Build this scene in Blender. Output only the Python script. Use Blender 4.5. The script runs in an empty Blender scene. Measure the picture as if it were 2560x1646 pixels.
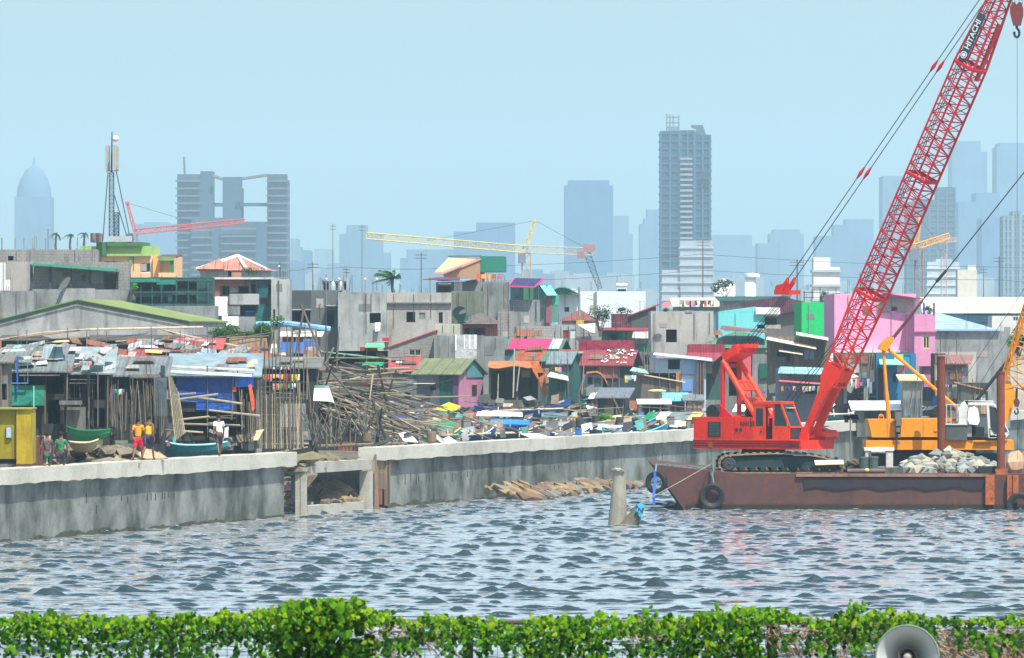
import bpy, math, random
import numpy as np
from mathutils import Vector, Matrix
R = math.radians
rnd = random.Random(7)
SC = bpy.context.scene
COL = SC.collection
# ---------------------------------------------------------------- camera, sky, sun, exposure
F = 16000.0      # focal length in photo pixels (photo is 2560 wide)
HY = 860.0       # horizon row in the photo
H = 8.2          # camera height above the water
cam = bpy.data.cameras.new('camera'); co = bpy.data.objects.new('camera', cam); COL.objects.link(co)
co.location = (0, 0, H); co.rotation_euler = (R(90), 0, 0)
cam.sensor_width = 36; cam.lens = F / 2560 * 36
cam.shift_y = (HY - 823) / 2560
cam.clip_start = 1; cam.clip_end = 30000
cam.dof.use_dof = True; cam.dof.focus_distance = 340; cam.dof.aperture_fstop = 22
SC.camera = co
SUN_EL, SUN_AZ = 62, 150          # azimuth clockwise from +Y (away from the camera)
w = bpy.data.worlds.new("World"); SC.world = w; w.use_nodes = True
nt = w.node_tree
bg = nt.nodes['Background']
sky = nt.nodes.new('ShaderNodeTexSky'); sky.sky_type = 'NISHITA'; sky.sun_disc = False
sky.sun_elevation = R(SUN_EL); sky.sun_rotation = R(SUN_AZ)
sky.air_density = 1.1; sky.dust_density = 2.6; sky.ozone_density = 2.5
nt.links.new(sky.outputs[0], bg.inputs[0]); bg.inputs[1].default_value = 0.12
sl = bpy.data.lights.new('sun', 'SUN'); sl.energy = 4.8; sl.angle = R(0.5); sl.color = (1, 0.94, 0.85)
so = bpy.data.objects.new('sun', sl); COL.objects.link(so)
sd = Vector((math.sin(R(SUN_AZ)) * math.cos(R(SUN_EL)), math.cos(R(SUN_AZ)) * math.cos(R(SUN_EL)), math.sin(R(SUN_EL))))
so.rotation_euler = sd.to_track_quat('Z', 'Y').to_euler(); so.location = (0, 0, 500)
SC.view_settings.view_transform = 'Standard'; SC.view_settings.look = 'None'
SC.view_settings.gamma = 1; SC.view_settings.exposure = 0.6
SC.cycles.use_denoising = True
SC.cycles.max_bounces = 5; SC.cycles.diffuse_bounces = 2; SC.cycles.glossy_bounces = 2
SC.cycles.transmission_bounces = 3; SC.cycles.volume_bounces = 1; SC.cycles.transparent_max_bounces = 6
SC.cycles.sample_clamp_indirect = 4

# ---------------------------------------------------------------- helpers
def at(px, py, Y):
    return Vector(((px - 1280) * Y / F, Y, H - (py - HY) * Y / F))
def Zp(py, Y): return H - (py - HY) * Y / F
def Xp(px, Y): return (px - 1280) * Y / F
WB, WA = 0.2642, 90.8            # sea wall: X = WB*Y - WA
def wallY(px): return WA / (WB - (px - 1280) / F)
def sm(t): t = max(0.0, min(1.0, t)); return t * t * (3 - 2 * t)
GAPA, GAPB = wallY(712), wallY(960)
def ground(X, Y):
    d = (WB * Y - WA - X) * 0.967            # distance inland from the wall
    s = Y
    z = 2.35 + 1.25 * sm(d / 130)
    if GAPA - 3 < s - d * 0.25 < GAPB + 2: z = min(z, -0.7 + 3.05 * sm(d / 9))
    if d > 400: z = 3.6
    return z
ORG = {}
def tag(o, label=None, cat=None, group=None, kind=None):
    if label: o['label'] = label
    if cat: o['category'] = cat
    if group: o['group'] = group
    if kind: o['kind'] = kind
    return o
def thing(name, label, cat, loc, group=None):
    o = bpy.data.objects.new(name, None); COL.objects.link(o); o.location = loc
    o.empty_display_size = 0.3
    ORG[o.name] = Vector(loc)
    return tag(o, label, cat, group)
class MB:
    def __init__(s): s.v = []; s.f = []
    def add(s, vs, fs):
        n = len(s.v); s.v += [Vector(p) for p in vs]; s.f += [tuple(i + n for i in f) for f in fs]; return s
    def pp(s, p, a, b, c):
        p, a, b, c = Vector(p), Vector(a), Vector(b), Vector(c)
        return s.add([p, p + a, p + a + b, p + b, p + c, p + a + c, p + a + b + c, p + b + c],
                     [(0, 3, 2, 1), (4, 5, 6, 7), (0, 1, 5, 4), (1, 2, 6, 5), (2, 3, 7, 6), (3, 0, 4, 7)])
    def box(s, c, sz, yaw=0):
        u = Vector((math.cos(yaw), math.sin(yaw), 0)) * sz[0]; v = Vector((-math.sin(yaw), math.cos(yaw), 0)) * sz[1]; z = Vector((0, 0, sz[2]))
        return s.pp(Vector(c) - (u + v + z) / 2, u, v, z)
    def slab(s, q, t, d=None):                       # polygon q thickened by t along -d
        q = [Vector(p) for p in q]; n = len(q)
        d = Vector(d) if d is not None else Vector((0, 0, 1))
        b = [p - d * t for p in q]
        return s.add(q + b, [tuple(range(n)), tuple(range(2 * n - 1, n - 1, -1))] + [(i, i + n, (i + 1) % n + n, (i + 1) % n) for i in range(n)])
    def tube(s, p, q, r0, r1=None, n=6, cap=True):
        p, q = Vector(p), Vector(q); r1 = r0 if r1 is None else r1
        d = (q - p); d = d.normalized() if d.length > 1e-9 else Vector((0, 0, 1))
        a = d.cross(Vector((0, 0, 1))) if abs(d.z) < .9 else d.cross(Vector((1, 0, 0)))
        a.normalize(); b = d.cross(a)
        vs = []
        for c, r in ((p, r0), (q, r1)):
            for i in range(n):
                t = 2 * math.pi * (i + .5) / n; vs.append(c + (a * math.cos(t) + b * math.sin(t)) * r)
        fs = [(i, (i + 1) % n, (i + 1) % n + n, i + n) for i in range(n)]
        if cap: fs += [tuple(range(n - 1, -1, -1)), tuple(range(n, 2 * n))]
        return s.add(vs, fs)
    def path(s, pts, r, n=5):
        for a, b in zip(pts[:-1], pts[1:]): s.tube(a, b, r, n=n)
        return s
    def lathe(s, c, ax, prof, n=20):                 # prof: (distance along axis, radius)
        c = Vector(c); d = Vector(ax).normalized()
        a = d.cross(Vector((0, 0, 1))) if abs(d.z) < .9 else d.cross(Vector((1, 0, 0)))
        a.normalize(); b = d.cross(a); vs = []
        for h, r in prof:
            for i in range(n):
                t = 2 * math.pi * i / n; vs.append(c + d * h + (a * math.cos(t) + b * math.sin(t)) * max(r, 1e-4))
        fs = []
        for k in range(len(prof) - 1):
            for i in range(n): fs.append((k * n + i, k * n + (i + 1) % n, (k + 1) * n + (i + 1) % n, (k + 1) * n + i))
        return s.add(vs, fs)
    def blob(s, c, r, seed=0, amp=.25, sub=1, flat=1.0):
        rr = random.Random(seed); import bmesh
        bm = bmesh.new(); bmesh.ops.create_icosphere(bm, subdivisions=sub, radius=1)
        vs = []
        k = [Vector((rr.uniform(-1, 1), rr.uniform(-1, 1), rr.uniform(-1, 1))) * 2.2 for _ in range(4)]
        for v in bm.verts:
            p = v.co.copy(); g = 1 + amp * sum(math.sin(p.dot(q) * 1.3 + i) for i, q in enumerate(k)) / 2 + amp * .4 * rr.uniform(-1, 1)
            p = p * g; vs.append(Vector(c) + Vector((p.x * r[0], p.y * r[1], p.z * r[2])))
        fs = [tuple(v.index for v in f.verts) for f in bm.faces]; bm.free()
        return s.add(vs, fs)
    def build(s, name, mat, parent=None, smooth=False, kind=None):
        if not s.v: return None
        if parent is not None: org = ORG[parent.name]
        else:
            xs = [p.x for p in s.v]; ys = [p.y for p in s.v]; zs = [p.z for p in s.v]
            org = Vector(((min(xs) + max(xs)) / 2, (min(ys) + max(ys)) / 2, min(zs)))
        me = bpy.data.meshes.new(name)
        me.from_pydata([tuple(p - org) for p in s.v], [], s.f); me.validate()
        o = bpy.data.objects.new(name, me); COL.objects.link(o); me.materials.append(mat)
        if smooth: me.polygons.foreach_set('use_smooth', [True] * len(me.polygons))
        if parent is not None: o.parent = parent
        else: o.location = org
        ORG[o.name] = org
        if kind: o['kind'] = kind
        return o
def solo(name, label, cat, mb, mat, group=None, smooth=False):
    return tag(mb.build(name, mat, None, smooth), label, cat, group)
def copy_tree(o, parent=None):
    c = o.copy(); COL.objects.link(c)
    if parent is not None: c.parent = parent
    for ch in list(o.children): copy_tree(ch, c)
    return c
# ---------------------------------------------------------------- materials
def srgb(c):
    f = lambda u: (u / 12.92 if u <= .04045 else ((u + .055) / 1.055) ** 2.4)
    return tuple(f(x / 255) for x in c)
MC = {}
def M(kind, col, amt=.35, sc=1.0, rough=.85, ang=0, dirt=(60, 62, 55), metal=0, rust=0.0, k=1.0):
    key = (kind, col, amt, sc, rough, ang, dirt, metal, rust, k)
    if key in MC: return MC[key]
    m = bpy.data.materials.new('%s_%02x%02x%02x' % ((kind,) + tuple(int(x) for x in col))); m.use_nodes = True
    t = m.node_tree; N = t.nodes; L = t.links.new; bs = N['Principled BSDF']
    c = tuple(x * k for x in srgb(col)); dc = srgb(dirt)
    tc = N.new('ShaderNodeTexCoord'); oi = N.new('ShaderNodeObjectInfo')
    ad = N.new('ShaderNodeVectorMath'); ad.operation = 'ADD'; L(tc.outputs['Object'], ad.inputs[0]); L(oi.outputs['Location'], ad.inputs[1])
    def noise(scale, det=4, stretch=(1, 1, 1), rg=.6):
        mp = N.new('ShaderNodeMapping'); mp.inputs['Scale'].default_value = stretch; L(ad.outputs[0], mp.inputs[0])
        n = N.new('ShaderNodeTexNoise'); n.inputs['Scale'].default_value = scale; n.inputs['Detail'].default_value = det
        n.inputs['Roughness'].default_value = rg; L(mp.outputs[0], n.inputs[0]); return n.outputs[0]
    def ramp(x, a, b):
        r = N.new('ShaderNodeMapRange'); r.inputs[1].default_value = a; r.inputs[2].default_value = b; L(x, r.inputs[0]); return r.outputs[0]
    def mul(x, f):
        q = N.new('ShaderNodeMath'); q.operation = 'MULTIPLY'; L(x, q.inputs[0])
        if isinstance(f, float): q.inputs[1].default_value = f
        else: L(f, q.inputs[1])
        return q.outputs[0]
    def mix(a, b, f):
        x = N.new('ShaderNodeMix'); x.data_type = 'RGBA'
        for i, s in ((6, a), (7, b)):
            if isinstance(s, tuple): x.inputs[i].default_value = (*s, 1)
            else: L(s, x.inputs[i])
        if isinstance(f, float): x.inputs[0].default_value = f
        else: L(f, x.inputs[0])
        return x.outputs[2]
    def bump(x, st, d=.02, prev=None):
        b = N.new('ShaderNodeBump'); b.inputs['Strength'].default_value = st; b.inputs['Distance'].default_value = d
        L(x, b.inputs['Height'])
        if prev: L(prev, b.inputs['Normal'])
        return b.outputs[0]
    def stripes(freq, an, p=1.0):
        dp = N.new('ShaderNodeVectorMath'); dp.operation = 'DOT_PRODUCT'; L(ad.outputs[0], dp.inputs[0])
        dp.inputs[1].default_value = (math.cos(R(an)), math.sin(R(an)), 0) if an is not None else (0, 0, 1)
        sn = N.new('ShaderNodeMath'); sn.operation = 'SINE'; L(mul(dp.outputs['Value'], freq * 2 * math.pi), sn.inputs[0])
        return ramp(sn.outputs[0], -1.0, 1.0)
    big = ramp(noise(.35 * sc, 5), .38, .68)
    vary = mul(big, float(amt))
    if kind in ('concrete', 'block', 'paint', 'wallc'):
        wy = .3 if kind == 'wallc' else 1
        st = ramp(noise((1.3 if kind == 'wallc' else 2.2) * sc, 5, (1, wy, .16)), .5, .74)
        fine = ramp(noise(9 * sc, 3), .3, .75)
        lt = tuple(min(1, x * 1.18) for x in c)
        base = mix(c, lt, fine)
        base = mix(base, dc, vary)
        base = mix(base, tuple(x * .75 for x in dc), mul(st, amt * 1.15))
        if kind == 'wallc':
            st2 = ramp(noise(.9 * sc, 6, (1, .3, .45), .7), .5, .72)
            base = mix(base, tuple(x * .55 for x in dc), mul(st2, .55))
        nb = bump(fine, .4, .02)
        if kind == 'block':
            br = N.new('ShaderNodeTexBrick'); br.inputs['Scale'].default_value = 1.0
            br.inputs['Brick Width'].default_value = .42; br.inputs['Row Height'].default_value = .22; br.inputs['Mortar Size'].default_value = .018
            br.inputs['Color1'].default_value = (.0, .0, .0, 1); br.inputs['Color2'].default_value = (.25, .25, .25, 1); br.inputs['Mortar'].default_value = (1, 1, 1, 1)
            sp = N.new('ShaderNodeSeparateXYZ'); cb = N.new('ShaderNodeCombineXYZ'); L(ad.outputs[0], sp.inputs[0])
            s2 = N.new('ShaderNodeMath'); s2.operation = 'ADD'; L(sp.outputs[0], s2.inputs[0]); L(mul(sp.outputs[1], .8), s2.inputs[1])
            L(s2.outputs[0], cb.inputs[0]); L(sp.outputs[2], cb.inputs[1]); L(cb.outputs[0], br.inputs[0])
            base = mix(base, tuple(x * .5 for x in c), mul(br.outputs[0], .6)); nb = bump(br.outputs[0], .5, .02, nb)
        L(nb, bs.inputs['Normal'])
    elif kind == 'sheet':
        s1 = stripes(5.0, ang); seam = ramp(stripes(1.05, ang), .93, 1.0)
        pt = ramp(noise(1.3 * sc, 3), .45, .62)
        base = mix(c, tuple(x * .72 for x in c), mul(s1, .5))
        base = mix(base, tuple(min(1, x * 1.35 + .02) for x in c), mul(pt, .45))
        base = mix(base, dc, mul(seam, .5)); base = mix(base, dc, vary)
        if rust: base = mix(base, srgb((125, 72, 42)), mul(ramp(noise(.9 * sc, 6, rg=.75), .62 - rust * .25, .72 - rust * .2), .85))
        L(bump(s1, .7, .04), bs.inputs['Normal']); rough = min(rough, .55)
    elif kind == 'wood':
        st = ramp(noise(3.5 * sc, 4, (1, 1, .1)), .35, .7)
        base = mix(c, tuple(x * .45 for x in c), st); base = mix(base, dc, vary)
        L(bump(st, .5, .02), bs.inputs['Normal'])
    elif kind == 'tarp':
        n1 = noise(1.6 * sc, 4); base = mix(c, tuple(min(1, x * 1.3 + .01) for x in c), ramp(n1, .4, .6)); base = mix(base, dc, vary)
        L(bump(n1, .9, .12), bs.inputs['Normal']); rough = .5
    elif kind == 'metal':
        fine = ramp(noise(4 * sc, 5), .4, .75)
        base = mix(c, tuple(x * .6 for x in c), mul(fine, .5)); base = mix(base, dc, mul(ramp(noise(1.1 * sc, 5, (1, 1, .35)), .5, .75), float(amt)))
        if rust: base = mix(base, srgb((112, 58, 34)), mul(ramp(noise(2.3 * sc, 6, rg=.75), .62 - rust * .25, .7 - rust * .2), .9))
        L(bump(fine, .15, .01), bs.inputs['Normal'])
    elif kind == 'leaf':
        rn = N.new('ShaderNodeNewGeometry'); base = mix(c, tuple(min(1, x * y) for x, y in zip(c, (1.6, 1.45, .9))), rn.outputs['Random Per Island'])
        tr = N.new('ShaderNodeBsdfTranslucent'); L(base, tr.inputs[0]); ms = N.new('ShaderNodeMixShader'); ms.inputs[0].default_value = .35
        L(bs.outputs[0], ms.inputs[1]); L(tr.outputs[0], ms.inputs[2]); L(ms.outputs[0], N['Material Output'].inputs[0])
    elif kind == 'bamboo':
        base = mix(c, tuple(x * .5 for x in c), oi.outputs['Random']); base = mix(base, tuple(x * .45 for x in c), ramp(noise(5 * sc, 3), .5, .7))
    else:
        base = mix(c, dc, mul(ramp(noise(1.5 * sc, 4), .4, .75), float(amt)))
    L(base, bs.inputs['Base Color']); bs.inputs['Roughness'].default_value = rough; bs.inputs['Metallic'].default_value = metal
    bs.inputs['Specular IOR Level'].default_value = .3
    MC[key] = m; return m
DARK = M('plain', (34, 38, 42), .2)
GLASS = M('metal', (46, 62, 70), .1, rough=.15)
CONC = M('concrete', (166, 170, 168), .5)
CONC2 = M('concrete', (140, 145, 144), .55)
CONC3 = M('concrete', (172, 170, 163), .35)
BLOCK = M('block', (150, 149, 145), .35)
BLOCK2 = M('block', (172, 170, 166), .25)
# ---------------------------------------------------------------- water, ground, haze
def grid_mesh(name, V, nx, ny, mat, smooth=True):
    me = bpy.data.meshes.new(name); nv = nx * ny
    me.vertices.add(nv); me.vertices.foreach_set('co', V.astype(np.float32).ravel())
    i = np.arange((nx - 1) * (ny - 1)); r = i // (nx - 1); c = i % (nx - 1); a = r * nx + c
    q = np.stack([a, a + 1, a + 1 + nx, a + nx], 1).astype(np.int32)
    me.loops.add(q.size); me.loops.foreach_set('vertex_index', q.ravel())
    me.polygons.add(len(q)); me.polygons.foreach_set('loop_start', np.arange(0, q.size, 4, dtype=np.int32))
    me.polygons.foreach_set('loop_total', np.full(len(q), 4, dtype=np.int32))
    me.update(calc_edges=True); me.validate()
    if smooth: me.polygons.foreach_set('use_smooth', np.ones(len(q), dtype=bool))
    o = bpy.data.objects.new(name, me); COL.objects.link(o); me.materials.append(mat); o['kind'] = 'structure'
    return o
wm = bpy.data.materials.new('water'); wm.use_nodes = True
bs = wm.node_tree.nodes['Principled BSDF']
bs.inputs['Base Color'].default_value = (.022, .042, .046, 1); bs.inputs['Roughness'].default_value = .06; bs.inputs['IOR'].default_value = 1.6
tc = wm.node_tree.nodes.new('ShaderNodeTexCoord'); n1 = wm.node_tree.nodes.new('ShaderNodeTexNoise'); bp = wm.node_tree.nodes.new('ShaderNodeBump')
n1.inputs['Scale'].default_value = 3.2; n1.inputs['Detail'].default_value = 5; bp.inputs['Strength'].default_value = .8; bp.inputs['Distance'].default_value = .001
wm.node_tree.links.new(tc.outputs['Object'], n1.inputs[0]); wm.node_tree.links.new(n1.outputs[0], bp.inputs['Height']); wm.node_tree.links.new(bp.outputs[0], bs.inputs['Normal'])
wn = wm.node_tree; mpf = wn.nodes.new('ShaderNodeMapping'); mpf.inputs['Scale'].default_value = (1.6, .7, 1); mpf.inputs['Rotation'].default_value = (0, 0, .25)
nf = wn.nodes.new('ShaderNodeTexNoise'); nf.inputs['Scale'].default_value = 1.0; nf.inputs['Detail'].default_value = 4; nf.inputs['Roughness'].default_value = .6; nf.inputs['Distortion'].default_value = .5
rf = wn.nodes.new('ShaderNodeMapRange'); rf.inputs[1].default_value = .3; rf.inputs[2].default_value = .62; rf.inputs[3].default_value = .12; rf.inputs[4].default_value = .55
mxf = wn.nodes.new('ShaderNodeMix'); mxf.data_type = 'RGBA'; mxf.inputs[6].default_value = (.022, .042, .046, 1); mxf.inputs[7].default_value = (.72, .76, .78, 1)  # pale colour for flat wave faces: bright sky glare painted in as thin foam
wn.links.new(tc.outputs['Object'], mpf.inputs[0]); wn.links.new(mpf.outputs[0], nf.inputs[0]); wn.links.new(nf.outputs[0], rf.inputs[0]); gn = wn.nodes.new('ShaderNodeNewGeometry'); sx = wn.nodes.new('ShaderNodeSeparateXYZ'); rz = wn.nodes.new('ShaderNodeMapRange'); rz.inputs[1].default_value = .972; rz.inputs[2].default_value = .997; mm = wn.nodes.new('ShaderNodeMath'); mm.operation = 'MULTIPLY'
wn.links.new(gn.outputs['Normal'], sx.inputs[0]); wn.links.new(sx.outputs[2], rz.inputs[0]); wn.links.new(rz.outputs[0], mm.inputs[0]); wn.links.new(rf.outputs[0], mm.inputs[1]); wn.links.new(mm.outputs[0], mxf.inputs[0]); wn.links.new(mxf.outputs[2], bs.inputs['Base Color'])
nx, ny = 900, 2300
s = np.linspace(-.105, .105, nx); yy = 150 * (420 / 150.0) ** np.linspace(0, 1, ny)
s = np.concatenate([[-40, -2, -.3], s, [.3, 2, 40]]); yy = np.concatenate([[-60, 60, 120], yy, [520, 900, 14000]])
nx, ny = len(s), len(yy)
SX, YY = np.meshgrid(s, yy); XX = SX * np.clip(YY, 150, None)
g = np.random.RandomState(3); Zw = np.zeros_like(XX)
def waves(n, l0, l1, slope, spread=.5, seed=0, sharp=True):
    g = np.random.RandomState(seed); Z = np.zeros_like(XX)
    for i in range(n):
        lam = l0 * (l1 / l0) ** g.rand(); th = R(261) + g.randn() * spread; kx, ky = math.cos(th) * 2 * math.pi / lam, math.sin(th) * 2 * math.pi / lam
        arg = kx * XX + ky * YY + g.rand() * 6.28 + .8 * np.sin(.13 * XX + .06 * YY + i * 1.7)
        A = slope / math.sqrt(n / 2) * lam / 6.283
        Z += A * (np.sin(arg) if not sharp else 1.2 * (np.exp(np.sin(arg)) - 1.27))
    return Z
Lg = waves(10, 1.6, 5, .02, .45, 1)
Nm = waves(11, 1.0, 3.0, 1.0, .5, 2, False); Nm = Nm / Nm.std()
mask = np.clip(-.3 + .8 * Nm, 0.03, 1.8)
Zw = Lg + mask * waves(30, .4, 1.2, .27, .5, 3)
fade = np.clip((.1049 - np.abs(SX)) / .003, 0, 1) * np.clip((YY - 150) / 6, 0, 1) * np.clip((420 - YY) / 10, 0, 1)
env_ = .55 + .45 * np.sin(.05 * XX + .031 * YY) * np.sin(.021 * YY - .09 * XX)
Zw *= fade
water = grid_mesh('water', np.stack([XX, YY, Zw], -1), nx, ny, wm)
# land behind the sea wall, laid out along and inland from it
gm = M('concrete', (118, 112, 98), .6, 1.2, dirt=(70, 66, 52))
sl_ = list(np.arange(100, 700, 2.5)) + [900, 1500, 4000, 14000]
dl = [0.3, 1, 2, 3, 4.5, 6, 8, 10, 13, 17, 22, 30, 40, 60, 80, 100, 130, 180, 400, 900, 3000, 9000]
V = []
for d in dl:
    for yv in sl_:
        yb = yv; xb = WB * yb - WA
        X, Yv = xb - d * .967, yb + d * .256
        V.append((X, Yv, ground(X, Yv) + (rnd.uniform(-.12, .12) if 1 < d < 130 else 0)))
V = np.array(V).reshape(len(dl), len(sl_), 3)[::-1]
land = grid_mesh('ground', V, len(sl_), len(dl), gm)
# far side of the wall line toward the right is land again only far away
hm = bpy.data.materials.new('haze'); hm.use_nodes = True
hn = hm.node_tree; hn.nodes.remove(hn.nodes['Principled BSDF'])
pv = hn.nodes.new('ShaderNodeVolumePrincipled'); pv.inputs['Color'].default_value = (.53, .81, .95, 1)
pv.inputs['Density'].default_value = 1.5e-4; pv.inputs['Anisotropy'].default_value = 0.0
hn.links.new(pv.outputs[0], hn.nodes['Material Output'].inputs['Volume'])
hb = MB().pp((-1400, -40, -2.2), (2800, 0, 0), (0, 13000, 0), (0, 0, 420))
hz = hb.build('haze', hm); tag(hz, kind='stuff')
# ---------------------------------------------------------------- skyline
def tower(label, parts, Y, col, fl=3.4, slabc=None, dep=26, cat='tower', name='high_rise', amt=.25, group=None, crown=None, ribs=True):
    dep = dep * 1.0
    """parts: (px0, px1, ytop) blocks of one building, standing on the ground"""
    x0 = min(p[0] for p in parts); x1 = max(p[1] for p in parts)
    T = thing(name, label, cat, (Xp((x0 + x1) / 2, Y), Y, 3.4), group)
    core, slabs, win = MB(), MB(), MB()
    for i, (a, b, yt) in enumerate(parts):
        X0, X1, zt = Xp(a, Y), Xp(b, Y), Zp(yt, Y)
        dd = dep * (1 - .06 * i)
        core.pp((X0, Y + i * .7, 3.2), (X1 - X0, 0, 0), (0, dd, 0), (0, 0, zt - 3.2))
        z = 8
        while z < zt - 1 and slabc:
            slabs.pp((X0 - .35, Y + i * .7 - .5, z), (X1 - X0 + .7, 0, 0), (0, dd + 1, 0), (0, 0, .55)); z += fl
        if slabc and ribs:
            n = max(2, int((X1 - X0) / 4.5))
            for q in range(n + 1):
                xx = X0 + (X1 - X0 - .8) * q / n
                slabs.pp((xx, Y + i * .7 - .8, 3.2), (.8, 0, 0), (0, .79, 0), (0, 0, zt - 3.2))
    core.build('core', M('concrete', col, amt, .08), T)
    if slabc: slabs.build('floor_slabs', M('plain', slabc, .2, .1), T)
    return T
A = tower
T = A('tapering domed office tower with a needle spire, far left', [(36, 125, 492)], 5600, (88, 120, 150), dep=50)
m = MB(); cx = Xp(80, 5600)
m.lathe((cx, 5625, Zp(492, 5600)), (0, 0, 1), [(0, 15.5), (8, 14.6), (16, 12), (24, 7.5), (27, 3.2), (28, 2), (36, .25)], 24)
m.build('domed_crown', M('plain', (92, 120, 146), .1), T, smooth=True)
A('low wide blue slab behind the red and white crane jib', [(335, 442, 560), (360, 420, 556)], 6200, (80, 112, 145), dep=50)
# unfinished twin towers
Y = 3100
T = thing('unfinished_towers', 'unfinished twin concrete towers joined by sky beams', 'tower', (Xp(580, Y), Y, 3.4))
c, sb, op = MB(), MB(), MB()
def blk(a, b, yt, yb, dy=0, dd=16): c.pp((Xp(a, Y), Y + dy, Zp(yb, Y)), (Xp(b, Y) - Xp(a, Y), 0, 0), (0, dd, 0), (0, 0, Zp(yt, Y) - Zp(yb, Y)))
blk(443, 500, 436, 880); blk(500, 532, 428, 880, 3); blk(555, 602, 442, 880, 6, 12); blk(602, 606, 470, 880, 8, 8)
blk(668, 716, 436, 880); blk(714, 722, 450, 880, 4, 10); blk(500, 556, 507, 516, 5, 6); blk(602, 668, 507, 515, 5, 6)
blk(480, 560, 545, 880, -2, 14); blk(530, 668, 555, 880, -4, 14); blk(640, 668, 575, 880, -6, 14)
c.build('concrete_frame', M('concrete', (66, 88, 110), .3, .08), T)
for a, b, yt in ((441, 500, 455), (668, 722, 455), (482, 532, 560), (556, 640, 575)):
    z = Zp(yt, Y); 
    while z > 20:
        sb.pp((Xp(a, Y) - .4, Y - 6.5 if a in (482, 556) else Y - 1.3, z), (Xp(b, Y) - Xp(a, Y) + .6, 0, 0), (0, 1.2, 0), (0, 0, .8)); z -= 3.6
sb.build('floor_slabs', M('plain', (112, 112, 124), .3, .2), T)
m = MB(); m.tube((Xp(461, Y), Y + 4, Zp(436, Y)), (Xp(459, Y), Y + 4, Zp(392, Y)), .5)
m.build('mast', M('plain', (110, 112, 118)), T)
m = MB(); m.path([(Xp(532, Y), Y, Zp(440, Y)), (Xp(556, Y), Y, Zp(448, Y))], .8); m.build('beam', M('plain', (110, 112, 118)), T); m = MB(); m.path([(Xp(606, Y), Y, Zp(447, Y)), (Xp(668, Y), Y, Zp(438, Y))], .8)
m.build('beam', M('plain', (110, 112, 118)), T)
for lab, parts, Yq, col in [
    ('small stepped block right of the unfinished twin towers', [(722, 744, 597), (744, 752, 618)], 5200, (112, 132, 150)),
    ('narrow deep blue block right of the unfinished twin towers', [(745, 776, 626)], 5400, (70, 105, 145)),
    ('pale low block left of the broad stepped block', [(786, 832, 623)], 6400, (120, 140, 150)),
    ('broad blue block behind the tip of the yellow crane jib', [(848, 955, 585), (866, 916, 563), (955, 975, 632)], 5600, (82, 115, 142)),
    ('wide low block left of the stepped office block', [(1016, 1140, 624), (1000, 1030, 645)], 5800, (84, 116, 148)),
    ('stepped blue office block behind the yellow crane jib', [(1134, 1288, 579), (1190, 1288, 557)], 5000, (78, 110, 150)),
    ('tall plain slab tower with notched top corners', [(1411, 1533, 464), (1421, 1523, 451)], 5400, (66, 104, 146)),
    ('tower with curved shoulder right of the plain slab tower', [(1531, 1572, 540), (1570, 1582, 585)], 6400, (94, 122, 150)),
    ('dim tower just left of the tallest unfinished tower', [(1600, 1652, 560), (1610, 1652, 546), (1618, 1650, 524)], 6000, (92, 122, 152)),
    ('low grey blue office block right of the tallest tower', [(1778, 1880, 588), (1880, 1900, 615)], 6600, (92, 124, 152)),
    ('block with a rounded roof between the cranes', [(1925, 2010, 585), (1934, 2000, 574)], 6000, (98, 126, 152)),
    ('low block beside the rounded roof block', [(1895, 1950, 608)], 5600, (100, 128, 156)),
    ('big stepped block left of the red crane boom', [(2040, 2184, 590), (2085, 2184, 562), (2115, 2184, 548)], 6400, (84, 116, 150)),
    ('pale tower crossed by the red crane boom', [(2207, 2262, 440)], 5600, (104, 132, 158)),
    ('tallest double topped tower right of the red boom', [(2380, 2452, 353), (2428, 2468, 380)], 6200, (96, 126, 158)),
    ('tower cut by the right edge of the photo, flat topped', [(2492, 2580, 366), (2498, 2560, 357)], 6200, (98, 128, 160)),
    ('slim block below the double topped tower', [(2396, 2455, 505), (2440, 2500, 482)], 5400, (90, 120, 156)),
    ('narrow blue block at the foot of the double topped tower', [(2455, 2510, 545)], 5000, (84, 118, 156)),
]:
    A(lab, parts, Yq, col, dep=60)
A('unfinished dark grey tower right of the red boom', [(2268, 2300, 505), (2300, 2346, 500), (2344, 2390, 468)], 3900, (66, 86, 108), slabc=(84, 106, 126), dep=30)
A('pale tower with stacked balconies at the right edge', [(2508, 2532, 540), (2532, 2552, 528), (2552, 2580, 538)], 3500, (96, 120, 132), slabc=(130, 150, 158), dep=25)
A('pale apartment block low behind the yellow tower crane', [(2318, 2398, 655), (2340, 2380, 648)], 2600, (176, 190, 196), slabc=(205, 214, 218), dep=20, ribs=False)
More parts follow.
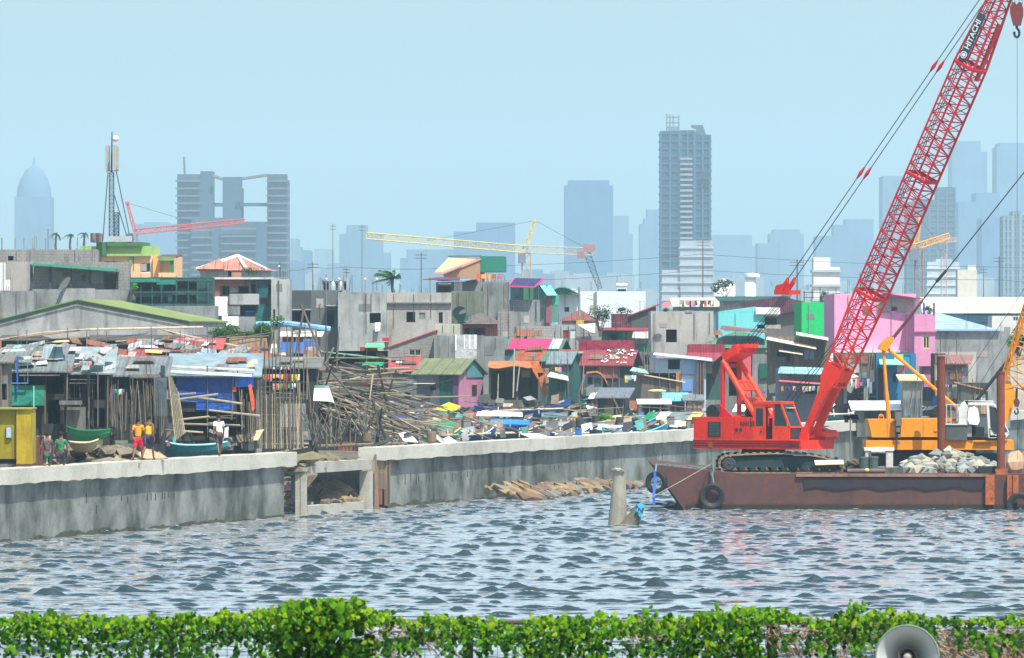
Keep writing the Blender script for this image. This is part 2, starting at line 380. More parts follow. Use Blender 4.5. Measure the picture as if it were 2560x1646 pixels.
# tallest tower under construction
Y = 2900
T = A('tallest tower, unfinished, with scaffolding on its roof', [(1651, 1700, 328), (1700, 1738, 326), (1736, 1778, 337)], Y, (36, 68, 98), slabc=(66, 96, 120), dep=22)
m = MB()
for a in (1660, 1668, 1676, 1690): m.tube((Xp(a + 8, Y), Y + 6, Zp(330, Y)), (Xp(a + 8, Y), Y + 6, Zp(282 + (a % 7) * 2, Y)), .3)
for yy_ in (318, 306, 292): m.tube((Xp(1668, Y), Y + 6, Zp(yy_, Y)), (Xp(1698, Y), Y + 6, Zp(yy_, Y)), .3)
m.pp((Xp(1672, Y), Y + 4, Zp(328, Y)), (4.6, 0, 0), (0, 5, 0), (0, 0, 2.2)); m.build('roof_scaffold', M('plain', (120, 140, 150)), T)
m = MB(); m.slab([(Xp(1738, Y), Y + 5, Zp(338, Y)), (Xp(1766, Y), Y + 5, Zp(338, Y)), (Xp(1758, Y), Y + 5, Zp(312, Y)), (Xp(1728, Y), Y + 5, Zp(312, Y)), (Xp(1730, Y), Y + 5, Zp(318, Y)), (Xp(1742, Y), Y + 5, Zp(322, Y))], 5, (0, -1, 0)); m.build('roof_frame', M('plain', (88, 100, 112)), T)
m = MB()
z = Zp(400, Y)
while z > 30: m.pp((Xp(1700, Y), Y - 1.9, z), (Xp(1731, Y) - Xp(1700, Y), 0, 0), (0, 1, 0), (0, 0, 1.0)); z -= 2.4
m.build('balconies', M('plain', (150, 152, 166), .3, .3), T)
m = MB(); m.pp((Xp(1752, Y), Y - 1.6, Zp(446, Y)), (Xp(1776, Y) - Xp(1752, Y), 0, 0), (0, .7, 0), (0, 0, .22 * 14)); m.build('window', M('plain', (40, 60, 76)), T)
A('pale unfinished block in front of the tallest tower foot', [(1700, 1782, 602), (1655, 1700, 675)], 2500, (166, 176, 184), slabc=(176, 184, 190), dep=18, ribs=False)
A('white stepped office block left of the red boom', [(2034, 2076, 644), (2074, 2100, 668)], 1500, (222, 224, 222), slabc=(180, 186, 190), dep=9, ribs=False, cat='building')
A('cream block with a round rooftop tank', [(2394, 2442, 675), (2420, 2440, 664)], 1350, (226, 222, 208), dep=6, cat='building')
# white silos and water tower
for a, b, yt, lab in ((1783, 1810, 708, 'left white rounded silo of the pair'), (1808, 1838, 706, 'right white rounded silo of the pair'), (1799, 1820, 696, 'small white domed silo rising behind the pair')):
    Yq = 1400 + (6 if yt < 700 else 0) * 2; r = (b - a) / 2 * Yq / F; zt = Zp(yt, Yq)
    solo('silo', lab, 'silo', MB().lathe((Xp((a + b) / 2, Yq), Yq, 3.4), (0, 0, 1), [(0, r), (zt - 4.2, r), (zt - 3.8, r * .8), (zt - 3.4, .01)], 20), M('plain', (240, 240, 232), .15, .3), smooth=True)
T = thing('water_tower', 'white water tower with a wide flat cap', 'water tower', (Xp(1880, 1400), 1400, 3.4))
z1, z0 = Zp(682, 1400), Zp(736, 1400)
MB().lathe((Xp(1876, 1400), 1400, 3.4), (0, 0, 1), [(0, 1.3), (z1 - 4.4, 1.2), (z1 - 4.4, 0)], 16).build('shaft', M('plain', (228, 232, 230), .15), T, smooth=True)
MB().lathe((Xp(1880, 1400), 1400, 3.4), (0, 0, 1), [(z1 - 4.4, 0), (z1 - 4.4, 1.7), (z1 - 3.7, 1.75), (z1 - 3.4, 0)], 20).build('cap', M('plain', (240, 242, 240), .1), T)
# low rise city mass, building by building
rr = random.Random(11); px = -40; k_ = 0
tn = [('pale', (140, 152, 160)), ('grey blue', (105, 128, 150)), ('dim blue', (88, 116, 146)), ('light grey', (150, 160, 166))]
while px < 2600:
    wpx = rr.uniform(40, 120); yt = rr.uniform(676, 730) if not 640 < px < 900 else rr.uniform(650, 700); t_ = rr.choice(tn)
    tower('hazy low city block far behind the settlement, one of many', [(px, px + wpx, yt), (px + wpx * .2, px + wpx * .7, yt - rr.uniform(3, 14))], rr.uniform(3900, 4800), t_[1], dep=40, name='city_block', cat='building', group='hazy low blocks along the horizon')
    px += wpx * rr.uniform(.7, 1.1); k_ += 1
# ---------------------------------------------------------------- tower cranes and masts
def lattice(mb, p, q, w0, w1, n, rc, rb, up=None, zig=True):
    """square lattice girder from p to q"""
    p, q = Vector(p), Vector(q); d = (q - p).normalized()
    up = Vector(up) if up is not None else (Vector((0, 0, 1)) if abs(d.z) < .9 else Vector((0, 1, 0)))
    s = d.cross(up).normalized(); u = s.cross(d).normalized()
    cs = [(-1, -1), (1, -1), (1, 1), (-1, 1)]
    def pt(i, c): 
        f = i / n; w_ = (w0 + (w1 - w0) * f) / 2; return p + (q - p) * f + s * (c[0] * w_) + u * (c[1] * w_)
    for c in cs: mb.tube(pt(0, c), pt(n, c), rc, n=5)
    for i in range(n + 1):
        for j in range(4):
            a, b = cs[j], cs[(j + 1) % 4]
            mb.tube(pt(i, a), pt(i, b), rb, n=4, cap=False)
            if i < n:
                if (i + j) % 2: a, b = b, a
                mb.tube(pt(i, a), pt(i + 1, b), rb, n=4, cap=False)
    return pt
def tcrane(label, Y, base, jib0, jib1, cj, apex, col, col2, w=1.6, ties=True, rc=.16):
    T = thing('tower_crane', label, 'crane', (Xp(base[0], Y), Y, 3.4))
    P = lambda q: at(q[0], q[1], Y)
    m = MB(); lattice(m, (Xp(base[0], Y), Y, 3.4), P(base), w, w, max(4, int((P(base).z - 3.4) / 2.2)), rc, rc * .55); m.build('mast', M('metal', col2, .2), T)
    m = MB(); L_ = (P(jib1) - P(jib0)).length; lattice(m, P(jib0), P(jib1), w * .8, w * .7, max(6, int(L_ / 1.7)), rc * .8, rc * .5); m.build('jib', M('metal', col, .2), T)
    if cj:
        m = MB(); L_ = (P(cj) - P(base)).length; lattice(m, P(jib0), P(cj), w * .8, w * .8, max(4, int(L_ / 2.2)), rc * .8, rc * .45); m.build('counter_jib', M('metal', (204, 184, 140), .3), T)
        c = P(cj); m = MB(); m.box(c + Vector((-.8, 0, .9)), (2.6, 1.8, 1.4)); m.box(c + Vector((-2.6, 0, -.6)), (1.6, 1.8, 1.6)); m.build('counterweight', M('metal', (168, 120, 112), .3), T)
    m = MB(); lattice(m, P(jib0), P(apex), w * .55, w * .3, 7, rc * .7, rc * .45); m.box(P(apex), (.9, .8, .6)); m.build('apex_frame', M('metal', col, .2), T)
    m = MB(); m.box(P(base) + Vector((-1.0, -.9, -1.3)), (1.7, 1.8, 2.2)); m.build('cab', M('metal', (120, 126, 136), .3), T)
    if ties:
        m = MB(); m.tube(P(apex), P(jib0) + (P(jib1) - P(jib0)) * .62, .05, n=4)
        if cj: m.tube(P(apex), P(cj), .05, n=4)
        m.build('tie_rods', DARK, T)
    return T
tcrane('red and white tower crane with a long drooping jib', 1400, (336, 585), (338, 580), (612, 553), None, (318, 508), (214, 92, 78), (190, 120, 110), 1.3)
T = tcrane('yellow tower crane with a long jib, behind the concrete houses', 1400, (1316, 632), (1312, 624), (916, 590), (1482, 630), (1338, 552), (222, 196, 92), (196, 168, 130), 1.9)
m = MB(); lattice(m, at(1468, 634, 1400), at(1500, 722, 1400), 1.4, .9, 8, .1, .07); m.build('hanging_frame', M('plain', (74, 98, 118)), T)
tcrane('yellow tower crane with a raised jib right of the red boom', 1300, (2297, 622), (2288, 618), (2374, 590), (2268, 620), (2300, 548), (238, 178, 62), (150, 132, 126), 1.5)
tcrane('faint pinkish tower crane behind the yellow one', 2000, (2360, 606), (2352, 602), (2392, 600), (2340, 603), (2358, 590), (206, 170, 168), (206, 176, 176), 1.6, False)
def mastp(x, y0, Y, r, label, cross=True, yb=760):
    m = MB(); r *= .6; m.tube(at(x, yb, Y), at(x, y0, Y), r, r * .7)
    T = thing('utility_pole', label, 'pole', at(x, yb, Y)); m.build('pole', M('wood', (112, 112, 112), .2), T)
    if cross:
        m = MB()
        for q in (6, 14): m.box(at(x, y0 + q, Y), (2.6 * r / .15, .07, .08))
        m.build('crossarm', M('wood', (96, 96, 98), .2), T)
    return T
for a in [(1757, 600, 900, .17, 'tall dark pole in front of the tallest tower'), (2498, 640, 900, .16, 'pole with crossarms near the right edge'), (2459, 668, 1000, .12, 'plain thin pole left of the crossarm pole'),
          (1993, 650, 900, .2, 'pole behind the red crane bridle'), (832, 560, 1000, .1, 'very thin mast left of the broad blue block'), (905, 562, 1000, .1, 'thin mast behind the yellow jib tip'),
          (1053, 632, 800, .14, 'paired dark mast in front of the wide low block'), (782, 655, 700, .12, 'short pole above the dark grey house'), (866, 668, 620, .06, 'slim pole beside the steel tank hut')]:
    mastp(*a)
def wire(label, pts, r, Y, name='power_line', n=14, sag=6, group='power lines strung across the skyline'):
    m = MB(); P = []
    for (a, b) in zip(pts[:-1], pts[1:]):
        for i in range(n):
            t = i / n; P.append(at(a[0] + (b[0] - a[0]) * t, a[1] + (b[1] - a[1]) * t + sag * 4 * t * (1 - t), Y))
    P.append(at(pts[-1][0], pts[-1][1], Y)); m.path(P, r, 4)
    return solo(name, label, 'power line', m, M('plain', (50, 56, 62)), group)
wire('upper power line sagging from the tall dark pole', [(1100, 668), (1757, 636), (2498, 668), (2700, 660)], .035, 900)
wire('lower power line sagging from the tall dark pole', [(1100, 706), (1757, 676), (2498, 700), (2700, 700)], .035, 900)
wire('thin line strung low over the concrete houses', [(720, 676), (782, 668), (866, 668), (1100, 672)], .025, 640, sag=3)
# ---------------------------------------------------------------- sea wall
WN = Vector((.967, -.2555, 0)); WT = Vector((.2555, .967, 0))
def wp(px_or_Y, out=0, z=0, isY=False):
    Y = px_or_Y if isY else wallY(px_or_Y)
    return Vector((WB * Y - WA, Y, 0)) + WN * out + Vector((0, 0, z))
WALLM = M('wallc', (132, 138, 132), .9, 1.0, dirt=(52, 58, 52)); COPM = M('wallc', (186, 186, 174), .28, .7, dirt=(140, 140, 128))
def seawall(label, Y0, Y1, c0, c1, marks):
    T = thing('sea_wall', label, 'sea wall', wp((Y0 + Y1) / 2, isY=True))
    m = MB(); a, b = wp(Y0, 0, -2, True), wp(Y1, 0, -2, True); m.pp(a, b - a, WN * -.55, (0, 0, 4.42)); m.build('wall', WALLM, T)
    m = MB(); n = int((Y1 - Y0) / .45); V = []
    for i in range(n + 1):
        q_ = wp(Y0 + (Y1 - Y0) * i / n, .02, 0, True); V += [Vector((q_.x, q_.y, -1)), Vector((q_.x, q_.y, .12 + .1 * math.sin(i * .13) * math.sin(i * .041) + .06 * math.sin(i * .7) + rnd.uniform(-.05, .07)))]
    m.add(V, [(2 * i, 2 * i + 2, 2 * i + 3, 2 * i + 1) for i in range(n)]); m.build('tide_band', M('wallc', (78, 80, 66), .6, 2, dirt=(34, 42, 30)), T)
    y = c0
    while y < c1 - .5:
        y2 = min(c1, y + rnd.uniform(8, 15)); y2 = c1 if c1 - y2 < 3 else y2
        m = MB(); a, b = wp(y, .3 + rnd.uniform(-.02, .02), 2.38 + rnd.uniform(-.02, .02), True), wp(y2 - .03, .3, 2.38, True)
        zz = 3.05 + rnd.uniform(-.015, .02)
        n = 14; V = []
        for i in range(n + 1):
            q = wp(y + (y2 - .03 - y) * i / n, .3, 0, True)
            lo = 2.40 + rnd.uniform(-.035, .035); hi = zz + rnd.uniform(-.012, .012)
            V += [Vector((q.x, q.y, lo)), Vector((q.x, q.y, hi)), Vector((q.x, q.y, hi + .01)) - WN * 1.05, Vector((q.x, q.y, lo)) - WN * 1.05]
        fs = []
        for i in range(n):
            k = i * 4
            for j in range(4): fs.append((k + j, k + (j + 1) % 4, k + 4 + (j + 1) % 4, k + 4 + j))
        fs += [(3, 2, 1, 0), (n * 4, n * 4 + 1, n * 4 + 2, n * 4 + 3)]
        m.add(V, fs); m.build('coping', COPM, T); y = y2
    m = MB()
    for (x, yv, h) in marks:
        p = wp(x, .012, 0); p.z = Zp(yv, p.y); m.pp(p, WT * .09, WN * -.03, (0, 0, -h * p.y / F))
    m.build('form_tie_slots', M('plain', (52, 56, 54), .2), T)
    return T
seawall('near section of grey concrete sea wall, left of the broken gap', 150, wallY(710), 150, wallY(728),
        [(303, 1239, 14), (318, 1242, 18), (367, 1233, 20), (377, 1233, 18), (388, 1234, 18), (405, 1233, 14), (411, 1232, 15), (421, 1231, 12), (434, 1234, 12), (240, 1262, 22), (215, 1235, 24)])
seawall('far section of grey sea wall running behind the red crane barge', wallY(966), 800, wallY(932), 800,
        [(994, 1188, 22), (1012, 1186, 26), (1026, 1186, 20), (1040, 1187, 24), (1046, 1186, 18), (1066, 1185, 20), (1072, 1186, 18), (1080, 1184, 16), (1112, 1186, 13), (1130, 1184, 20), (1139, 1184, 18), (1152, 1179, 18), (1168, 1178, 15), (1180, 1178, 13), (1219, 1175, 13), (1258, 1176, 9), (1274, 1174, 16), (1374, 1163, 13), (1385, 1164, 9), (1396, 1162, 11), (1476, 1153, 6), (1502, 1152, 7), (1625, 1135, 20), (1640, 1135, 22), (1655, 1134, 18)])
# broken culvert frame in the gap
CM = M('wallc', (168, 168, 158), .3, 1.2, dirt=(120, 116, 100))
T = thing('culvert_frame', 'broken open concrete culvert frame in the gap of the sea wall', 'culvert', wp(835))
def wbox(m, p0, p1, y0, y1, out=0.0, th=.6):
    a, b = wp(p0, out), wp(p1, out); z1, z0 = Zp(y0, (a.y + b.y) / 2), Zp(y1, (a.y + b.y) / 2)
    return m.pp((a.x, a.y, z0), (b - a), WN * -th, (0, 0, z1 - z0))
wbox(MB(), 763, 930, 1153, 1179).build('top_beam', CM, T)
wbox(MB(), 768, 928, 1259, 1300, .02).build('bottom_beam', CM, T)
wbox(MB(), 762, 766, 1179, 1300, .03, .25).build('column', CM, T); wbox(MB(), 762, 765, 1160, 1300, -.26, .22).build('column', CM, T)
wbox(MB(), 790, 812, 1179, 1262, -.9, .35).build('column', CONC2, T)
wbox(MB(), 921, 931, 1179, 1290, .04, .5).build('column', CM, T)
m = MB(); a, b = wp(765, -.62, 2.1), wp(930, -.62, 2.1); m.pp(a, b - a, WN * -1.6, (0, 0, .4)); m.build('roof_slab', CM, T)
m = MB(); a = wp(931, -.62, -1); m.pp(a, WT * .3, WN * -3.1, (0, 0, 3.4)); m.build('side_wall', CONC2, T)
m = MB()
for i in range(26):
    p = wp(745 + i * 7.2 + rnd.uniform(-3, 3), -rnd.uniform(.3, 2.5), 2.5); m.blob(p, (rnd.uniform(.5, .9), rnd.uniform(.4, .9), rnd.uniform(.12, .3)), i, .4)
tag(m.build('soil', M('concrete', (122, 114, 88), .5, 2, dirt=(60, 70, 40))), kind='stuff')
m = MB()
for i in range(34):
    f = rnd.random(); p = wp(870 + f * 60, -rnd.uniform(.8, 5), -.2 + f ** .8 * 1.6 * rnd.uniform(.5, 1)); m.blob(p, (.7, .9, .5), i + 50, .4)
tag(m.build('soil', M('concrete', (128, 116, 98), .5, 2.5)), kind='stuff')
RK = [M('concrete', c, .35, 1.6, dirt=(80, 76, 66)) for c in ((138, 116, 82), (118, 94, 74), (108, 98, 88), (118, 118, 108), (96, 88, 80), (148, 126, 86))]
for i in range(14):
    p = wp(rnd.uniform(775, 915), -rnd.uniform(.2, 1.6), .5)
    solo('rubble_stone', 'loose pale stone on the sill of the broken culvert', 'stone', MB().blob(p, (rnd.uniform(.15, .45), rnd.uniform(.15, .4), rnd.uniform(.1, .28)), i + 90, .3), RK[i % 6], 'stones on the culvert sill')
for (x0, x1, y0, y1, nm_, ct_, c_, lab_) in ((704, 740, 1166, 1192, 'net', 'net', (22, 96, 76), 'dark green netting hanging in the gap of the sea wall'), (706, 742, 1196, 1204, 'plank', 'plank', (196, 196, 184), 'pale plank lying across the gap of the sea wall'), (706, 740, 1212, 1226, 'bag', 'bag', (226, 150, 190), 'pink and white plastic bag in the gap of the sea wall'), (700, 742, 1228, 1233, 'plank', 'plank', (150, 136, 116), 'brown plank under the pink bag in the wall gap'), (704, 742, 1240, 1252, 'sack', 'sack', (176, 112, 54), 'orange brown sack at the waterline in the wall gap')):
    solo(nm_, lab_, ct_, MB().slab([at(x0, y1, 312.5), at(x1, y1 - 1, 312.5), at(x1, y0, 312.8), at((x0 + x1) / 2, y0 - 2, 312.8), at(x0, y0 + 2, 312.8)], .2, (0, -1, 0)), M('tarp', c_, .4, 3))
# timber formwork at the end of the far wall
T = thing('timber_formwork', 'rough brown timber formwork clamped on the broken wall end', 'formwork', wp(948))
WD = M('wood', (134, 112, 96), .3, 2); WD2 = M('wood', (158, 136, 112), .3, 2)
for a, b, y0, y1, c in ((931, 937, 1136, 1290, WD2), (938, 955, 1140, 1180, WD2), (940, 950, 1226, 1262, M('wood', (150, 84, 56), .2)), (956, 963, 1150, 1264, WD2), (936, 962, 1178, 1183, WD2), (940, 956, 1183, 1224, WD), (958, 966, 1140, 1262, WD)):
    wbox(MB(), a, b, y0, y1, .12 if b - a > 8 else .2, .1).build('plank', c, T)
# rubble at the foot of the wall
for i in range(120):
    f = i / 120; px = 1172 + f * 350 + rnd.uniform(-6, 6); o = rnd.uniform(.6, 3.4) * (1.05 - .45 * f)
    p = wp(px, o, .0); p.z = .05 + max(0, (1.7 - o * .45) * (1 - .5 * f)) * .42; r = rnd.uniform(.2, .55)
    m = MB().blob((0, 0, 0), (r * 1.25, r * .8, r * .45), 200 + i, .34, 1)
    q = Matrix.Rotation(R(rnd.uniform(-35, 5)), 3, 'Z') @ Matrix.Rotation(R(rnd.uniform(8, 28)), 3, 'Y'); m.v = [q @ v + p for v in m.v]
    solo('rubble_stone', 'tan and grey slab stone lying against the foot of the sea wall', 'stone', m, RK[i % 6], 'slab stones along the foot of the sea wall')
# piles in the water
PM = M('wallc', (150, 148, 134), .4, 1.6, dirt=(66, 64, 50))
m = MB(); p = at(1544, 1312, 290); m.lathe(p + Vector((-.05, 0, -1.2)), (.04, 0, 1), [(0, .46), (1.0, .44), (1.6, .41), (2.4, .35), (3.0, .31), (Zp(1178, 290) + 1.2, .285), (Zp(1178, 290) + 1.24, .1)], 16)
m.blob((p.x + .02, p.y, Zp(1178, 290)), (.3, .3, .12), 4, .3, 2)
solo('concrete_pile', 'upright weathered concrete pile standing in the water left of the barge', 'pile', m, PM, smooth=False)
T = thing('concrete_pile', 'short broken pile leaning right in the water, blue rope on its tip', 'pile', at(1575, 1312, 290))
m = MB(); m.tube(at(1562, 1334, 289.6), at(1584, 1298, 289.6), .46, .34, 12); m.tube(at(1584, 1298, 289.6), at(1601, 1266, 289.6), .34, .2, 12); m.build('shaft', M('wallc', (104, 98, 80), .5, 2), T)
m = MB(); 
for i in range(7): m.tube(at(1596 + rnd.uniform(-2, 8), 1262 + i, 289.4), at(1592 + rnd.uniform(-3, 12), 1272 + i * 4, 289.2), .06)
m.blob(at(1601, 1266, 289.5), (.2, .2, .14), 3, .3); m.build('rope', M('plain', (44, 150, 196), .3), T)
# ---------------------------------------------------------------- barge
BY = 316.0; BZ = 1.78; RUST = M('metal', (88, 60, 56), .9, .6, rust=.22, dirt=(50, 40, 38)); 
b = lambda px, py, Y=BY: at(px, py, Y)
T = thing('barge', 'rust brown flat work barge carrying the cranes and the rock pile', 'barge', b(2150, 1275))
pr = [(1634, 1163), (1655, 1164), (1760, 1176), (1850, 1185), (2760, 1185), (2760, 1320), (1745, 1320), (1708, 1272)]
m = MB(); m.slab([b(*q) for q in pr], 15, (0, -1, 0)); m.build('hull', RUST, T)
m = MB()
q = [b(2010, 1193), b(2466, 1193)] + [b(2466 - i * 38, 1222 + (4 if i % 3 == 1 else -5 if i % 3 == 2 else 0)) for i in range(13)]
m.slab([v + Vector((0, -.07, 0)) for v in q], .07, (0, -1, 0)); m.build('rubber_fender', M('plain', (44, 36, 46), .3), T)
m = MB(); m.pp(b(1716, 1290) + Vector((0, -.05, 0)), (Xp(2760, BY) - Xp(1716, BY), 0, 0), (0, .04, 0), (0, 0, .56)); m.build('waterline_band', M('metal', (44, 44, 34), .5, 2), T)
m = MB(); m.pp(b(1990, 1192) + Vector((0, -.14, 0)), (Xp(2470, BY) - Xp(1990, BY), 0, 0), (0, .3, 0), (0, 0, .13)); m.build('deck_edge', M('metal', (146, 112, 96), .6, 1, rust=.3), T)
OR = M('metal', (172, 92, 52), .5, 1.5, rust=.5)
for a, c, y1 in ((2463, 2485, 1262), (2517, 2529, 1256), (2531, 2545, 1256)):
    m = MB(); m.pp(b(a, y1) + Vector((0, -.3, 0)), (Xp(c, BY) - Xp(a, BY), 0, 0), (0, .29, 0), (0, 0, Zp(1188, BY) - Zp(y1, BY))); m.build('fender_bracket', OR, T)
m = MB(); m.pp(b(2700, 1185, 330) + Vector((0, 0, 0)), (-19, 0, 0), (0, .2, 0), (0, 0, .25)); m.build('bulwark', RUST, T)
TY = M('plain', (30, 36, 42), .3, rough=.6)
def tyre(px, py, Y, r, label, ax=(0, -1, 0)):
    pf = [(.0, .55), (-.06, .62), (-.17, .8), (-.2, .92), (-.17, 1), (.17, 1), (.2, .92), (.17, .8), (.06, .62), (.0, .55)]
    m = MB().lathe(at(px, py, Y), ax, [(h * r * 1.1, k * r) for h, k in pf], 28); return solo('tyre', label, 'tyre', m, TY, 'old tyres hung on the barge as fenders', True)
tyre(1641, 1207, 315.6, .56, 'black tyre fender hanging off the bow, blue strap through it', (-.45, -.9, 0))
tyre(1780, 1241, 315.7, .62, 'big black tyre fender hung low on the hull near the bow')
tyre(2548, 1264, 315.5, .62, 'tyre fender beside the orange brackets, cut by the right edge')
m = MB(); m.path([b(1637, 1178, 315.2), b(1638, 1205, 315.2), b(1634, 1240, 315.1), b(1635, 1262, 315.1)], .09, 4); solo('strap', 'bright blue strap dangling through the bow tyre', 'strap', m, M('tarp', (38, 96, 190), .1))
GR = M('plain', (112, 138, 134), .4, 3)
m = MB()
for k in range(3): m.path([b(1640 + i * 14, 1163 + i * .9 - 3 * math.sin(i * 1.7 + k * 2) - k, 316.4 + .2 * k) for i in range(10)], .03, 4)
m.path([b(1641, 1162, 315.6), b(1639, 1180, 315.2)], .05, 4)
solo('mooring_rope', 'tangled grey green rope lying along the bow edge', 'rope', m, GR)
m = MB(); m.path([b(1779 + rnd.uniform(-3, 3), 1160 + i * 8, 315.8) for i in range(7)], .06, 5); m.path([b(1783 + rnd.uniform(-3, 3), 1160 + i * 8, 315.7) for i in range(7)], .05, 5)
solo('mooring_rope', 'green rope holding the big hull tyre', 'rope', m, GR)
m = MB(); m.path([b(1775, 1162, 315.8), b(1680, 1216, 306), b(1570, 1276, 290)], .022, 4); solo('mooring_rope', 'long taut tan rope from the barge bow to the broken pile', 'rope', m, M('plain', (150, 142, 118), .2))
# deck clutter
dk = lambda px, Y: Vector((Xp(px, Y), Y, BZ))
RM = [M('concrete', c, .35, 1.4, dirt=(92, 92, 82)) for c in ((142, 150, 144), (126, 134, 134), (172, 170, 150), (112, 118, 110), (150, 146, 128), (104, 112, 112))]
top = lambda x: 1183 - 62 * max(0, math.sin(math.pi * min(1, max(0, (x - 2245) / 262)))) ** .55
for i in range(135):
    row = i % 6; px = 2262 + rnd.random() * 226; zt = Zp(top(px), 321); f = row / 5
    Yv = 318.2 + f * 4.5; zz = BZ + .12 + (zt - BZ - .35) * (f ** .8) * rnd.uniform(.75, 1.02); r = rnd.uniform(.17, .36)
    m = MB().blob((Xp(px, Yv), Yv, zz), (r * rnd.uniform(1, 1.4), r, r * rnd.uniform(.65, .95)), 400 + i, .27, 1)
    solo('boulder', 'grey green or cream boulder in the rock pile on the barge', 'boulder', m, RM[rnd.randrange(6)], 'boulders piled on the barge deck')
m = MB().blob(dk(2535, 319) + Vector((0, 0, .55)), (.42, .4, .62), 77, .3, 2); solo('boulder', 'tall tan boulder alone at the right end of the barge', 'boulder', m, M('concrete', (196, 160, 130), .3, 3, dirt=(130, 110, 84)))
m = MB(); 
for i in range(16): m.tube(dk(rnd.uniform(2108, 2160), 319 + rnd.random()) + Vector((0, 0, .1 + rnd.random() * .5)), dk(rnd.uniform(2115, 2165), 319.5) + Vector((0, 0, .1 + rnd.random() * .7)), .06)
for i in range(8): m.blob(dk(rnd.uniform(2105, 2160), 320) + Vector((0, 0, .25)), (.35, .3, .3), i, .3)
tag(m.build('scrap_heap', M('wood', (104, 92, 78), .5, 2)), 'brown heap of scrap wood on the deck left of the dark bins', 'scrap')
for a, c, y0, lab in ((2148, 2172, 1143, 'dark grey steel bin left of its twin on the deck'), (2173, 2194, 1142, 'dark grey steel bin right of its twin, under the white table')):
    T = thing('steel_bin', lab, 'bin', dk((a + c) / 2, 318.4)); h = Zp(y0, 318) - BZ
    m = MB(); m.lathe(dk((a + c) / 2, 318.4), (0, 0, 1), [(0, .2), (0, .235), (h, .245), (h, .2), (.1, .2)], 16); m.build('body', M('metal', (74, 92, 94), .4), T, smooth=False)
    MB().lathe(dk((a + c) / 2, 318.4), (0, 0, 1), [(h - .08, .26), (h, .26), (h + .01, .1)], 16).build('rim', M('metal', (96, 112, 112), .3), T)
WH = M('metal', (232, 232, 228), .25, 2)
T = thing('work_table', 'white topped steel work table on the deck beside the rocks', 'table', dk(2197, 320.5))
MB().box(b(2197, 1123, 320.5), (1.5, .9, .16)).build('table_top', WH, T)
for x in (2163, 2231):
    for dy in (-.35, .35): MB().box((Xp(x, 320.5) + (.06 if x < 2200 else -.16), 320.5 + dy, (BZ + Zp(1126, 320.5)) / 2), (.14 if x < 2200 else .34, .1, Zp(1126, 320.5) - BZ)).build('leg', M('metal', (206, 204, 196), .4, 3), T)
m = MB(); m.tube(dk(2118, 317.3) + Vector((0, 0, .12)), dk(2212, 317.3) + Vector((0, 0, .12)), .11, n=10); solo('steel_pipe', 'rusty pipe lying on the deck in front of the dark bins', 'pipe', m, M('metal', (116, 104, 92), .5, rust=.3))
m = MB(); m.pp(dk(2212, 317.6), (.9, 0, 0), (0, .5, 0), (0, 0, .28)); solo('timber_baulk', 'grey green timber baulk on the deck before the rock pile', 'timber', m, M('wood', (98, 106, 96), .4))
m = MB(); m.blob(dk(2167, 317) + Vector((0, 0, .16)), (.11, .1, .1), 1, .05, 2); solo('float', 'small yellow float lying on the deck edge', 'float', m, M('plain', (214, 210, 96), .1))
m = MB(); m.pp(dk(2447, 316.6), (1.0, 0, 0), (0, .5, 0), (0, 0, .36)); solo('steel_box', 'black steel box on the deck at the right foot of the rocks', 'box', m, M('metal', (46, 52, 52), .3))
m = MB(); m.slab([b(2036, 1151, 317.6), b(2108, 1150, 317.6), b(2110, 1159, 317.4), b(2038, 1161, 317.4)], .05); solo('plank', 'cream white plank leaning on the right end of the crawler track', 'plank', m, M('plain', (226, 212, 190), .3))
m = MB(); m.box(dk(2448, 322) + Vector((0, 0, .25)), (.6, .6, .5)); 
def spud(px, y0, Y, yb, label):
    T = thing('spud_pile', label, 'steel pile', (Xp(px, Y), Y, Zp(yb, Y))); r = 10.2 * Y / F
    m = MB(); m.tube((Xp(px, Y), Y, Zp(yb, Y)), (Xp(px - 1.5, Y), Y, Zp(y0, Y)), r, r, 14); m.build('tube', M('metal', (122, 66, 50), .6, .9, rust=.7, dirt=(66, 42, 38)), T)
    m = MB(); m.lathe((Xp(px - 1.5, Y), Y, Zp(y0, Y) - .1), (0, 0, 1), [(0, r * 1.08), (.12, r * 1.08), (.12, r * .6)], 14); m.build('rim', M('metal', (92, 52, 44), .5, rust=.5), T)
    m = MB(); m.box((Xp(px, Y), Y, BZ + .1), (r * 3, r * 3, .3)); m.build('guide_collar', OR, T)
spud(2354, 892, 327.6, 1188, 'rust brown steel spud pile standing before the yellow crane housing')
spud(2503, 930, 316.3, 1330, 'rust brown steel spud pile at the orange brackets of the barge')
# ---------------------------------------------------------------- red crane
CX, CY = 12.58, 320.0; ca, sa = math.cos(R(35)), math.sin(R(35))
LA = Vector((ca, -sa, 0)); LB = Vector((sa, ca, 0)); UZ = Vector((0, 0, 1))
def L(a, bb, z): return Vector((CX, CY, z)) + LA * a + LB * bb
RD = M('metal', (228, 46, 26), .55, 1.3, rough=.5, dirt=(140, 34, 28), rust=.06); RDK = M('metal', (196, 30, 40), .3, rough=.5, dirt=(110, 24, 34)); OG = M('metal', (240, 64, 26), .5, 1.6, rough=.5, dirt=(150, 42, 28), rust=.04)
BLK = M('metal', (38, 44, 48), .4, 2)
T = thing('crawler_crane', 'big red lattice boom crawler crane standing on the barge', 'crane', (CX, CY, BZ))
def lbox(m, a0, a1, b0, b1, z0, z1): return m.pp(L(a0, b0, z0), LA * (a1 - a0), LB * (b1 - b0), UZ * (z1 - z0))
z3, z4 = 2.96, 4.54
HS = lbox(MB(), -3.2, .34, -1.5, 1.5, 3.42, z4).build('engine_housing', RD, T)
